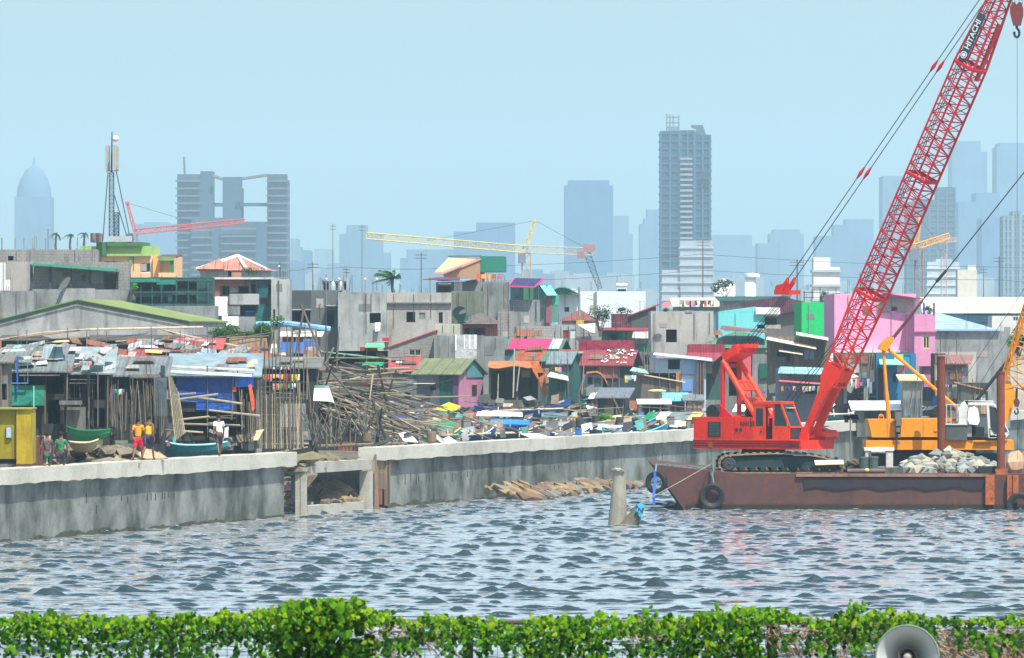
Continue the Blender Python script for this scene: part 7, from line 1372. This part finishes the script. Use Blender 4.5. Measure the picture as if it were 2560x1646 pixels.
# ---------------------------------------------------------------- bamboo poles
BM = [M('bamboo', c) for c in ((140, 132, 114), (112, 108, 100), (180, 170, 142), (82, 78, 72))]
POLES = []
BCN = ('tan', 'grey', 'cream', 'dark grey')
def pole(x0, y0, x1, y1, Y, r, k, where, dY=0, grp=None, bend=0):
    Y = max(Y, wallY(max(x0, x1)) + 1.6 + max(0, -dY)); a_, b_ = at(x0, y0, Y), at(x1, y1, Y + dY); POLES.append((-(a_ - b_).length * r / Y, len(POLES), a_, b_, r, k, where, bend))
for i in range(46):
    x = 606 + i * 3.35 + rnd.uniform(-1.5, 1.5); pole(x, 1122, x - rnd.uniform(-2, 6), rnd.uniform(968, 1006), 299.5 + rnd.uniform(-.3, .3), .03, rnd.choice((0, 0, 1, 1, 3, 2)), 'standing upright in the stake row by the broken culvert')
for i in range(16): x = 640 + i * 8.4 + rnd.uniform(-2, 2); pole(x, 1000, x + rnd.uniform(-4, 4), rnd.uniform(850, 925), 303, .035, rnd.choice((1, 3, 0)), 'sticking up behind the washing lines')
for yv in (1034, 1052, 1068, 975, 990, 950): pole(600, yv, 770, yv + rnd.uniform(4, 12), 299, .02, 0, 'lashed level across the stake row', 0, None, .02)
pole(640, 1112, 770, 1110, 298.6, .05, 2, 'lashed level across the stake row'); pole(757, 1118, 742, 948, 299, .06, 2, 'standing thicker than its neighbours at the right of the stake row'); pole(744, 1118, 749, 958, 299, .06, 2, 'standing thicker than its neighbours at the right of the stake row')
for i in range(62): 
    x = 176 + rnd.random() * 236; pole(x, rnd.uniform(1060, 1104), x + rnd.uniform(-10, 8), rnd.uniform(945, 1000), 291 + rnd.random() * 1.5, .035, rnd.choice((0, 1, 1, 3)), 'standing against the shacks behind the walkers')
for i in range(7): pole(438 + i * 4, 1102 - i * 3, 420 + i * 4.2, 925 + i * 9, 289.3 + i * .12, .032, 2, 'in the tall bundle leaning left of the blue tarpaulin')
for x0, y0, x1, y1, k, w_ in ((752, 762, 806, 892, 1, 'crossed'), (760, 770, 736, 905, 1, 'crossed')): pole(x0, y0, x1, y1, 345, .07, k, '%s high above the stake row' % w_)
for i in range(22): x = 640 + rnd.random() * 210; pole(x, rnd.uniform(880, 930), x + rnd.uniform(-8, 8), rnd.uniform(800, 862), 340, .04, rnd.choice((1, 3)), 'standing bare behind the flat grey green roof')
for (x0, y0, x1, y1, k, r) in ((790, 885, 975, 1095, 1, .06), (790, 900, 1260, 1075, 2, .05), (830, 960, 1070, 1016, 1, .05), (800, 1022, 1135, 1070, 2, .07), (862, 1018, 1040, 1090, 2, .05), (945, 915, 985, 1080, 1, .08), (822, 895, 1043, 890, 0, .05), (830, 905, 868, 885, 1, .05), (834, 870, 812, 912, 1, .06), (806, 990, 842, 880, 1, .05), (826, 1020, 828, 1110, 0, .09), (800, 1110, 792, 1010, 1, .06), (990, 928, 970, 985, 1, .05), (932, 937, 924, 1000, 2, .05), (850, 905, 960, 940, 1, .04), (980, 1040, 1110, 1110, 1, .05), (760, 1110, 810, 1000, 1, .05), (844, 1104, 890, 1010, 1, .05), (966, 1100, 930, 1000, 3, .08), (942, 1105, 955, 1020, 3, .09), (905, 1090, 850, 1000, 0, .05)):
    pole(x0, y0, x1, y1, 328 + rnd.uniform(-3, 3), r, k, 'sticking out of the great pole heap', rnd.uniform(-3, 3), None, rnd.uniform(-.05, .1))
for i in range(74):
    x = rnd.uniform(785, 960); y = 985 + (x - 785) * .22 + rnd.uniform(-44, 54); l = rnd.uniform(60, 230); s_ = rnd.choice((rnd.uniform(.1, .5), rnd.uniform(-.25, .8))); pole(x, y, x + l, y + l * s_, rnd.uniform(322, 340), rnd.uniform(.03, .055), rnd.choice((0, 0, 1, 2, 3)), 'lying in the great heap behind the broken culvert', rnd.uniform(-2, 5), None, rnd.uniform(-.05, .12))
for i in range(30):
    x = rnd.uniform(770, 960); y = rnd.uniform(1040, 1110); l = rnd.uniform(30, 80); a_ = rnd.uniform(50, 130); pole(x, y + 20, x + l * math.cos(R(a_)), y - l * math.sin(R(a_)), rnd.uniform(315, 322), rnd.uniform(.03, .06), rnd.choice((1, 3, 3)), 'propping the great pole heap')
for i in range(30):
    x = rnd.uniform(780, 990); y = rnd.uniform(905, 985); l = rnd.uniform(40, 110); s_ = rnd.uniform(-.12, .3); pole(x, y, x + l, y + l * s_, rnd.uniform(336, 350), rnd.uniform(.03, .05), rnd.choice((0, 1, 2)), 'scattered on top of the pole heap')
for i in range(44):
    x = rnd.uniform(60, 620); y = rnd.choice((rnd.uniform(842, 880), rnd.uniform(940, 1090))); l = rnd.uniform(30, 110); pole(x, y, x + l, y + rnd.uniform(-.18, .18) * l, 297 if y > 900 else 340, rnd.uniform(.025, .045), rnd.choice((0, 1, 2, 3)), 'lashed across the left shacks')
for i in range(30): x = rnd.uniform(10, 640); pole(x, rnd.uniform(880, 930), x + rnd.uniform(-6, 6), rnd.uniform(815, 870), 325, .03, rnd.choice((1, 3, 3, 0)), 'poking up between the left roofs')
pole(740, 1118, 1020, 1108, 313, .09, 0, 'laid level behind the culvert roof'); pole(640, 1140, 770, 1118, 303, .05, 2, 'laid level behind the culvert roof')
# ---------------------------------------------------------------- scrap strewn on the foreshore
SCR = [('white', (234, 234, 230)), ('blue', (40, 100, 180)), ('teal', (50, 140, 130)), ('brown', (128, 104, 80)), ('grey', (132, 136, 134)), ('red', (190, 50, 60)), ('cream', (214, 200, 160)), ('dark', (50, 54, 58)), ('sky blue', (120, 190, 220))]
def scrap(n, xr, yr, dY, where, w=(.22, .85), dark=.25):
    for i in range(n):
        px = rnd.uniform(*xr); f = rnd.random(); py = yr[0] + (yr[1] - yr[0]) * f; Y = max(wallY(px) + 1.2, (H - 3.1) * F / (py - HY) * .98); Y = min(Y, dY)
        p = at(px, py, Y); p.z = max(p.z, ground(p.x, Y)); k = rnd.choices(range(9), (1.6, 1.6, 1.6, 6, 5, .8, 2, 6, .8))[0]; c = SCR[k]; t = rnd.random(); s_ = rnd.uniform(*w); yw = rnd.uniform(-.8, .8)
        c = (c[0], tuple(int(v * .78 + 26) for v in c[1]))
        if t < .5:
            m = MB().box((0, 0, 0), (s_ * 1.6, rnd.uniform(.1, .5), .05)); q = Matrix.Rotation(yw, 3, 'Z') @ Matrix.Rotation(rnd.uniform(-.5, .5), 3, 'Y') @ Matrix.Rotation(rnd.uniform(-.2, 1.2), 3, 'X'); nm, ct, mt = 'plank', 'plank', M('wood', c[1], .3)
        elif t < .88:
            m = MB().slab([(-s_ * .6, -.3, 0), (s_ * .5, -.35, .1), (s_ * .6, .4, .25), (-s_ * .5, .3, .15)], .03); q = Matrix.Rotation(yw, 3, 'Z') @ Matrix.Rotation(rnd.uniform(.1, 1.2), 3, 'X'); nm, ct, mt = 'plastic_sheet', 'sheet', M('tarp', c[1], .2)
        elif t < .95:
            m = MB().box((0, 0, .2), (s_ * .6, .4, .38)); m.box((0, 0, .41), (s_ * .64, .44, .05)); q = Matrix.Rotation(yw, 3, 'Z'); nm, ct, mt = 'storage_box', 'box', M('paint', c[1], .3)
        else:
            m = MB().lathe((0, 0, 0), (0, 0, 1), [(0, .2), (.1, .24), (.5, .24), (.6, .2), (.6, .05)], 12); q = Matrix.Rotation(yw, 3, 'Z'); nm, ct, mt = 'drum', 'drum', M('plain', c[1], .3)
        m.v = [q @ v + p for v in m.v]; solo(nm, '%s %s strewn %s' % (c[0], nm.replace('_', ' '), where), ct, m, mt, '%s %s %s' % (c[0], nm.replace('_', ' ') + 's', where))
scrap(60, (900, 1180), (1045, 1108), 420, 'between the pole heap and the boats'); scrap(95, (1160, 1480), (1000, 1090), 460, 'around the beached boats'); scrap(90, (1440, 1740), (990, 1080), 460, 'left of the red crane'); scrap(70, (1900, 2180), (975, 1042), 450, 'behind the wall right of the red crane', (.4, 1.2)); scrap(45, (100, 640), (1085, 1130), 300, 'behind the walkers', (.2, .7)); scrap(30, (2200, 2480), (1000, 1040), 452, 'behind the yellow crane'); scrap(26, (980, 1200), (1015, 1050), 460, 'before the pink green house')
for i in range(26):
    x = rnd.uniform(1180, 1720); y = rnd.uniform(1010, 1078); l = rnd.uniform(40, 130); pole(x, y, x + l, y + rnd.uniform(-12, 16), rnd.uniform(395, 430), .035, rnd.choice((0, 2, 1)), 'lying across the beached boats', rnd.uniform(-2, 3))
for (x0, y0, x1, y1) in ((1455, 985, 1460, 908), (1446, 985, 1452, 1030), (1530, 990, 1556, 1042), (1448, 982, 1458, 945), (1244, 1000, 1246, 935)): pole(x0, y0, x1, y1, 418 if y1 > 990 else 455, .05, 2, 'propped upright among the boats')
m = MB()
for i in range(26):
    x = rnd.uniform(250, 400); p = at(x, 1150, wallY(x) + rnd.uniform(1.2, 4)); p.z = 2.4 + rnd.uniform(0, .5); m.blob(p, (rnd.uniform(.3, .7), .5, rnd.uniform(.15, .4)), i, .35)
tag(m.build('mud_heap', M('concrete', (142, 130, 108), .5, 2.5), kind='stuff'), 'heap of grey mud and rubble behind the two boys', 'mud')
m = MB()
for i in range(30):
    x = rnd.uniform(630, 790); p = at(x, 1150, wallY(x) + rnd.uniform(1.5, 4)); p.z = 2.2 + rnd.uniform(0, .4); m.blob(p, (rnd.uniform(.3, .7), .5, rnd.uniform(.12, .3)), i, .35)
tag(m.build('debris_bank', M('concrete', (120, 112, 92), .5, 2.5), kind='stuff'), 'bank of earth and reeds at the gap in the wall', 'earth')
sheetthing('board', 'tan sloping board in front of the two boys', 'board', [(318, 1148, -.4), (420, 1146, -.4), (380, 1124, 1.2), (366, 1122, 1.2)], 284, M('wood', (206, 180, 146), .2))

rest = MB()
for i, (_, _, a_, b_, r, k, where, bend) in enumerate(sorted(POLES, key=lambda t: t[:2])):
    m = MB() if i < 284 else rest; mid = (a_ + b_) / 2 + Vector((0, 0, -bend)); m.tube(a_, mid, r, r * .85, 6, False); m.tube(mid, b_, r * .85, r * .6, 6)
    if i < 284: solo('bamboo_pole', '%s pole %s' % (BCN[k], where), 'pole', m, BM[k], '%s poles %s' % (BCN[k], where))
tag(rest.build('thin_poles', BM[1], None, kind='stuff'), 'countless thinner grey poles and sticks among the left shacks', 'poles')
# ---------------------------------------------------------------- people
SKIN = M('plain', (122, 84, 62), .15, rough=.6); HAIRM = M('plain', (26, 22, 20), .1)
def skinmesh(name, verts, edges, radii, mat, T, org, yaw, root=0, sub=2):
    me = bpy.data.meshes.new(name); me.from_pydata([tuple(v) for v in verts], edges, []); o = bpy.data.objects.new(name, me); COL.objects.link(o)
    md = o.modifiers.new('s', 'SKIN'); sv = me.skin_vertices[0].data
    for i, r in enumerate(radii): sv[i].radius = r if isinstance(r, tuple) else (r, r); sv[i].use_root = (i == root)
    if sub: s2 = o.modifiers.new('u', 'SUBSURF'); s2.levels = sub; s2.render_levels = sub
    bpy.context.view_layer.update()
    nm = bpy.data.meshes.new_from_object(o.evaluated_get(bpy.context.evaluated_depsgraph_get())); bpy.data.objects.remove(o)
    nm.transform(Matrix.Rotation(yaw, 4, 'Z')); nm.materials.clear(); nm.materials.append(mat); nm.polygons.foreach_set('use_smooth', [True] * len(nm.polygons))
    p = bpy.data.objects.new(name, nm); COL.objects.link(p); p.parent = T; ORG[p.name] = org; return p
def person(label, foot, hgt, yaw, shirt, short, stride=.25, arms=((-.05, .1), (.08, .1)), sleeve=True, legy=.0, longp=False, lean=.03):
    """x right, y forward (walking direction), z up, before the yaw"""
    T = thing('person', label, 'person', foot); k = hgt / 1.7; S = lambda x, y, z: Vector((x * k, y * k, z * k)); yw = R(yaw)
    V = [S(0, 0, .92), S(0, lean * .4, 1.08), S(0, lean, 1.26), S(0, lean * 1.2, 1.41), S(0, lean * 1.4, 1.48), S(0, lean * 1.7, 1.56), S(0, lean * 1.9, 1.64)]
    E_ = [(i, i + 1) for i in range(6)]; Rr = [(.13, .095), (.115, .085), (.14, .095), (.12, .08), (.055, .055), (.075, .085), (.07, .082)]
    for s_ in (-1, 1):                                    # legs
        f = s_ * stride; b = len(V); V += [S(s_ * .09, 0, .88), S(s_ * .1, f * .5 + .04, .49), S(s_ * .1, f - (.1 if f < 0 else 0), .09 + (.05 if f < 0 else 0)), S(s_ * .11, f - (.1 if f < 0 else 0) + .09, .035 + (.02 if f < 0 else 0))]
        E_ += [(0, b), (b, b + 1), (b + 1, b + 2), (b + 2, b + 3)]; Rr += [.085, .055, .038, (.038, .03)]
    hands = []
    for i, s_ in enumerate((-1, 1)):
        ey, wy = arms[i]; b = len(V); V += [S(s_ * .17, lean * 1.1, 1.4), S(s_ * .24, lean + ey, 1.14), S(s_ * .25, lean + wy + ey * .5, .9), S(s_ * .25, lean + wy + .02, .83)]
        E_ += [(3, b), (b, b + 1), (b + 1, b + 2), (b + 2, b + 3)]; Rr += [.052, .042, .03, (.036, .022)]
        for j in range(5):                                # fingers
            dy = (j - 1.5) * .018 if j < 4 else .045; l = (.075, .085, .08, .065, .05)[j]; c = len(V)
            V += [S(s_ * .25, lean + wy + .02 + dy, .785 if j < 4 else .83), S(s_ * .243, lean + wy + .03 + dy * 1.1, .785 - l if j < 4 else .785)]; E_ += [(b + 3, c), (c, c + 1)]; Rr += [.0095 if j < 4 else .011, .0085]
    Rr = [tuple(q * k for q in r) if isinstance(r, tuple) else r * k for r in Rr]
    skinmesh('body', V, E_, Rr, SKIN, T, Vector(foot), yw)
    sh = MB(); c = S(0, lean * 1.9, 1.63); sh.blob(c + S(0, -.012, .022), (.088 * k, .1 * k, .098 * k), 5, .03, 3); sh.v = [Matrix.Rotation(yw, 3, 'Z') @ v + Vector(foot) for v in sh.v]; sh.build('hair', HAIRM, T, smooth=True)
    V2 = [V[0] + S(0, 0, .02), V[1], V[2], V[3]]; E2 = [(0, 1), (1, 2), (2, 3)]; R2 = [(.148 * k, .115 * k), (.14 * k, .108 * k), (.16 * k, .118 * k), (.13 * k, .092 * k)]
    if sleeve:
        for b in (15, 15 + 14): V2 += [V[b], V[b] + (V[b + 1] - V[b]) * .7]; n = len(V2); E2 += [(3, n - 2), (n - 2, n - 1)]; R2 += [.07 * k, .066 * k]
    skinmesh('shirt', V2, E2, R2, shirt, T, Vector(foot), yw)
    V3 = [V[0] + S(0, 0, -.02)]; E3 = []; R3 = [(.15 * k, .12 * k)]
    for b in (7, 11): V3 += [V[b] + S(0, 0, -.03), V[b] + (V[b + 1] - V[b]) * (.98 if not longp else 1)]; n = len(V3); E3 += [(0, n - 2), (n - 2, n - 1)]; R3 += [.1 * k, .082 * k]
    skinmesh('shorts', V3, E3, R3, short, T, Vector(foot), yw)
    for i, b in enumerate((7, 11)):
        fm = MB(); p = V[b + 2] + S(0, .06, 0); fm.box((p.x, p.y, p.z - .072 * k), (.085 * k, .25 * k, .02 * k))
        fm.v = [Matrix.Rotation(yw, 3, 'Z') @ v + Vector(foot) for v in fm.v]; fm.build('sandal', M('plain', (70, 60, 50), .1), T)
    return T
def onwall(px, inl): p = wp(px, -inl, 3.065); return (Xp(px, p.y), p.y, 3.065)
K = lambda c: M('tarp', c, .08, 3)
person('boy in an orange T-shirt and red shorts walking on the wall', onwall(345, .35), 1.84, -12, K((240, 148, 20)), K((214, 24, 48)), .3, ((-.12, -.02), (.1, .14)))
person('boy in a yellow tank top and navy shorts walking on the wall', onwall(371, .45), 1.92, -18, K((226, 176, 22)), K((34, 34, 84)), .32, ((.1, .12), (-.12, -.04)), sleeve=False)
person('man in a white T-shirt and dark shorts stepping along the wall', onwall(548, .5), 1.86, 14, K((232, 232, 240)), K((52, 44, 46)), .34, ((-.14, -.1), (.14, .18)), longp=True, lean=.08)
def behind(px, d, z): p = wp(px, -d, z); return (Xp(px, p.y), p.y, z)
person('person in a dark grey shirt with an orange collar behind the wall', behind(118, 1.6, 2.6), 1.84, 10, K((72, 62, 70)), K((22, 70, 60)), .12)
person('person in a green T-shirt with white sleeves behind the wall', behind(152, 1.7, 2.6), 1.82, -10, K((34, 120, 84)), K((40, 40, 60)), .15)
# ---------------------------------------------------------------- foreground: vines on the near fence, horn speaker
FY = 45.0
def vtop(px):
    P = ((-200, 1545), (0, 1548), (60, 1538), (200, 1540), (300, 1548), (420, 1545), (520, 1540), (640, 1532), (700, 1520), (740, 1512), (800, 1506), (850, 1498), (900, 1506), (940, 1530), (1020, 1550), (1090, 1545), (1200, 1548), (1290, 1565), (1345, 1545), (1400, 1545), (1500, 1542), (1600, 1548), (1660, 1552), (1760, 1536), (1830, 1526), (1900, 1522), (1960, 1532), (2010, 1548), (2060, 1548), (2130, 1536), (2240, 1530), (2320, 1545), (2420, 1552), (2500, 1546), (2760, 1545))
    for (a, b), (c, d) in zip(P[:-1], P[1:]):
        if a <= px <= c: return b + (d - b) * (px - a) / (c - a)
    return 1545
def vbot(px):       # lower edge of the dense leaves
    P = ((-200, 1590), (60, 1620), (160, 1600), (240, 1655), (330, 1605), (440, 1600), (520, 1620), (600, 1600), (680, 1625), (720, 1680), (900, 1680), (960, 1595), (1080, 1600), (1200, 1605), (1300, 1615), (1360, 1700), (1520, 1660), (1620, 1600), (1700, 1650), (1780, 1690), (1900, 1660), (1960, 1590), (2080, 1590), (2130, 1610), (2200, 1600), (2340, 1570), (2460, 1590), (2700, 1590))
    for (a, b), (c, d) in zip(P[:-1], P[1:]):
        if a <= px <= c: return b + (d - b) * (px - a) / (c - a)
    return 1600
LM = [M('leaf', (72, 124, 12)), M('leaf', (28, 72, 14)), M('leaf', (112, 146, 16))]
q = random.Random(21); mb = [MB(), MB(), MB()]
def leaf(px, py, Y, s, k):
    p = at(px, py, Y); n = Vector((q.gauss(0, .5), -1, q.gauss(.35, .5))).normalized(); d = Vector((q.gauss(0, .7), q.gauss(0, .3), -1)).normalized(); d = (d - n * d.dot(n)).normalized(); r = n.cross(d)
    w_ = s * q.uniform(.35, .55); f = n * s * .12
    mb[k].add([p - d * s * .5, p - d * s * .15 + r * w_ - f, p + d * s * .25 + r * w_ * .7 - f, p + d * s * .62, p + d * s * .25 - r * w_ * .7 - f, p - d * s * .15 - r * w_ - f, p + d * .05 * s], [(0, 1, 6), (1, 2, 6), (2, 3, 6), (3, 4, 6), (4, 5, 6), (5, 0, 6)])
px = -180
while px < 2740:
    t_, b_ = vtop(px), vbot(px); n = int((b_ - t_) / 6.4)
    for i in range(n):
        f = q.random(); py = t_ + (b_ - t_) * f ** 1.15 + q.gauss(0, 3) + (9 * math.sin(px * .11) * math.sin(px * .037) + 5 * math.sin(px * .31)) * (1 - f); bare = (1040 < px < 1000) or (980 < px < 1130 and 1580 < py) or (1960 < px < 2010 and py > 1568)
        if 310 < px < 440 and py > 1600: continue
        if 875 < px < 1020 and 1566 < py < 1600 and q.random() < .8: continue
        if 2030 > px > 1905 and py > 1556 and q.random() < .9: continue
        if px > 2330 and py > 1562 and q.random() < .88: continue
        if px < 640 and py > 1596 and q.random() < .5: continue
        if 1520 < px < 1640 and py > 1590 and q.random() < .75: continue
        dep = q.gauss(0, .18); leaf(px + q.uniform(-5, 5), py, FY + dep + .35 * f, q.choice((q.uniform(.016, .034), q.uniform(.026, .052))) * (1.35 if 700 < px < 930 else 1), q.choices((0, 1, 2), (5, 2 + 8 * f, 3.5 * (1 - f)))[0])  # yellow green on top, dark green below: light and shade put into leaf colours
    if q.random() < .24:                                    # hanging sprays
        ln = q.uniform(20, 75)
        for j in range(int(ln / 6)): leaf(px + q.gauss(0, 6), b_ + j * 6, FY + q.gauss(0, .2), q.uniform(.03, .05), q.choice((0, 1, 1)))
    px += 3.3
for x, y0, y1 in ((450, 1534, 1546), (470, 1532, 1546), (655, 1522, 1535), (1225, 1538, 1550), (1612, 1520, 1550), (1640, 1516, 1545), (1785, 1510, 1535), (2128, 1500, 1535), (2140, 1508, 1536), (2155, 1505, 1535), (2230, 1520, 1535), (960, 1530, 1550), (1375, 1535, 1550), (1985, 1538, 1550)):
    for j in range(9): leaf(x + q.gauss(0, 6), q.uniform(y0, y1), FY + q.gauss(0, .05), q.uniform(.025, .045), 0)
for k in range(3):
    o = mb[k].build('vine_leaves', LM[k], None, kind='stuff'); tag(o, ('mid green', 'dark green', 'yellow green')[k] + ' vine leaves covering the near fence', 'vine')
# bare stems
m = MB(); m2 = MB()
def stem(mbb, x, y, a, l, r, cur=0):
    pts = []; ang = R(a); p = Vector((x, y))
    for i in range(7): p.y = max(p.y, vtop(p.x) + 6); pts.append(at(p.x, p.y, FY + .25 + q.gauss(0, .01))); p = p + Vector((math.cos(ang), -math.sin(ang))) * l / 6; ang += q.gauss(cur, .16)
    mbb.path(pts, r, 4)
for i in range(150): x = q.uniform(-100, 2660); stem(m, x, vtop(x) + q.uniform(25, 60), q.uniform(-70, 70) + (180 if q.random() < .5 else 0), q.uniform(50, 150), q.uniform(.0025, .005))
for (x0, x1, n) in ((880, 1050, 60), (1900, 2060, 80), (2320, 2600, 190), (1540, 1640, 30), (2060, 2200, 40)):
    for i in range(n): x = q.uniform(x0, x1); stem(m2, x, vtop(x) + q.uniform(20, 85), q.uniform(-60, 10) if x > 2200 else q.uniform(-80, 80), q.uniform(60, 170), q.uniform(.003, .007), -.04)
tag(m.build('vine_stems', M('wood', (104, 84, 66), .3), None, kind='stuff'), 'brown vine stems threaded through the leaves', 'vine')
tag(m2.build('dry_tendrils', M('wood', (196, 172, 146), .2), None, kind='stuff'), 'tangle of dry straw coloured tendrils', 'vine')
m = MB()
for x in range(-160, 2740, 26): m.tube(at(x, 1556, FY + .5), at(x, 1740, FY + .5), .0022, n=3, cap=False)
for y in range(1560, 1745, 26): m.tube(at(-180, y, FY + .5), at(2740, y, FY + .5), .0022, n=3, cap=False)
T = thing('wire_fence', 'dark wire mesh fence under the vines at the bottom of the photo', 'fence', at(1280, 1900, FY + .5)); m.build('mesh', M('metal', (60, 60, 56), .2), T)
for x in (422, 1170, 1930, 2700, -320): MB().box(at(x, 1720, FY + .55), (.075, .075, 1.0)).build('fence_post', M('wood', (46, 44, 36), .3), T)
MB().tube(at(-340, 1556, FY + .5), at(2760, 1556, FY + .5), .02, n=8).build('top_rail', M('metal', (90, 84, 70), .3), T)
zb = at(0, 1830, FY).z
tag(MB().pp((-14, 26, zb - 3), (28, 0, 0), (0, FY - 25, 0), (0, 0, 3.05)).build('embankment', M('concrete', (120, 118, 108), .4), kind='structure'), None)
tag(MB().pp((-14, 26, -3), (28, 0, 0), (0, FY - 25.1, 0), (0, 0, zb - .01)).build('embankment_base', M('concrete', (110, 108, 100), .4), kind='structure'), None)
T = thing('horn_speaker', 'grey white horn loudspeaker in front of the vines', 'loudspeaker', at(2268, 1643, 42)); ax = Vector((-.1, -1, .03)); c = at(2268, 1643, 42)
GW = M('plain', (186, 194, 192), .12, rough=.5)
MB().lathe(c, ax, [(-.3, .03), (-.24, .06), (-.15, .1), (-.05, .155), (.0, .2), (.004, .206), (-.004, .208), (-.02, .2), (-.06, .165), (-.16, .105), (-.25, .065), (-.3, .05)], 48).build('bell', GW, T, smooth=True)
MB().lathe(c, ax, [(.0, .2), (.008, .207), (.0, .213), (-.01, .207)], 48).build('bell_rim', M('plain', (120, 138, 130), .1), T, smooth=True)
MB().lathe(c, ax, [(-.2, .035), (-.1, .045), (-.045, .062), (-.04, .066), (-.05, .058), (-.12, .03)], 28).build('inner_horn', M('plain', (96, 96, 94), .1, rough=.5), T, smooth=True)
MB().lathe(c + Vector((0, 0, 0)), ax, [(-.14, .03), (-.075, .032), (-.06, .02), (-.058, 0)], 20).build('driver_cap', M('plain', (168, 164, 156), .1), T, smooth=True)
m = MB(); m.box(c + Vector((.02, .2, -.16)), (.05, .05, .3)); m.tube(c + Vector((.02, .2, -.3)), (c.x + .02, c.y + .2, zb - .2), .025); m.build('bracket', M('metal', (90, 90, 86), .3), T)
MB().box(c + Vector((.01, .33, 0)), (.12, .16, .12)).build('driver_unit', M('plain', (120, 124, 124), .1), T)
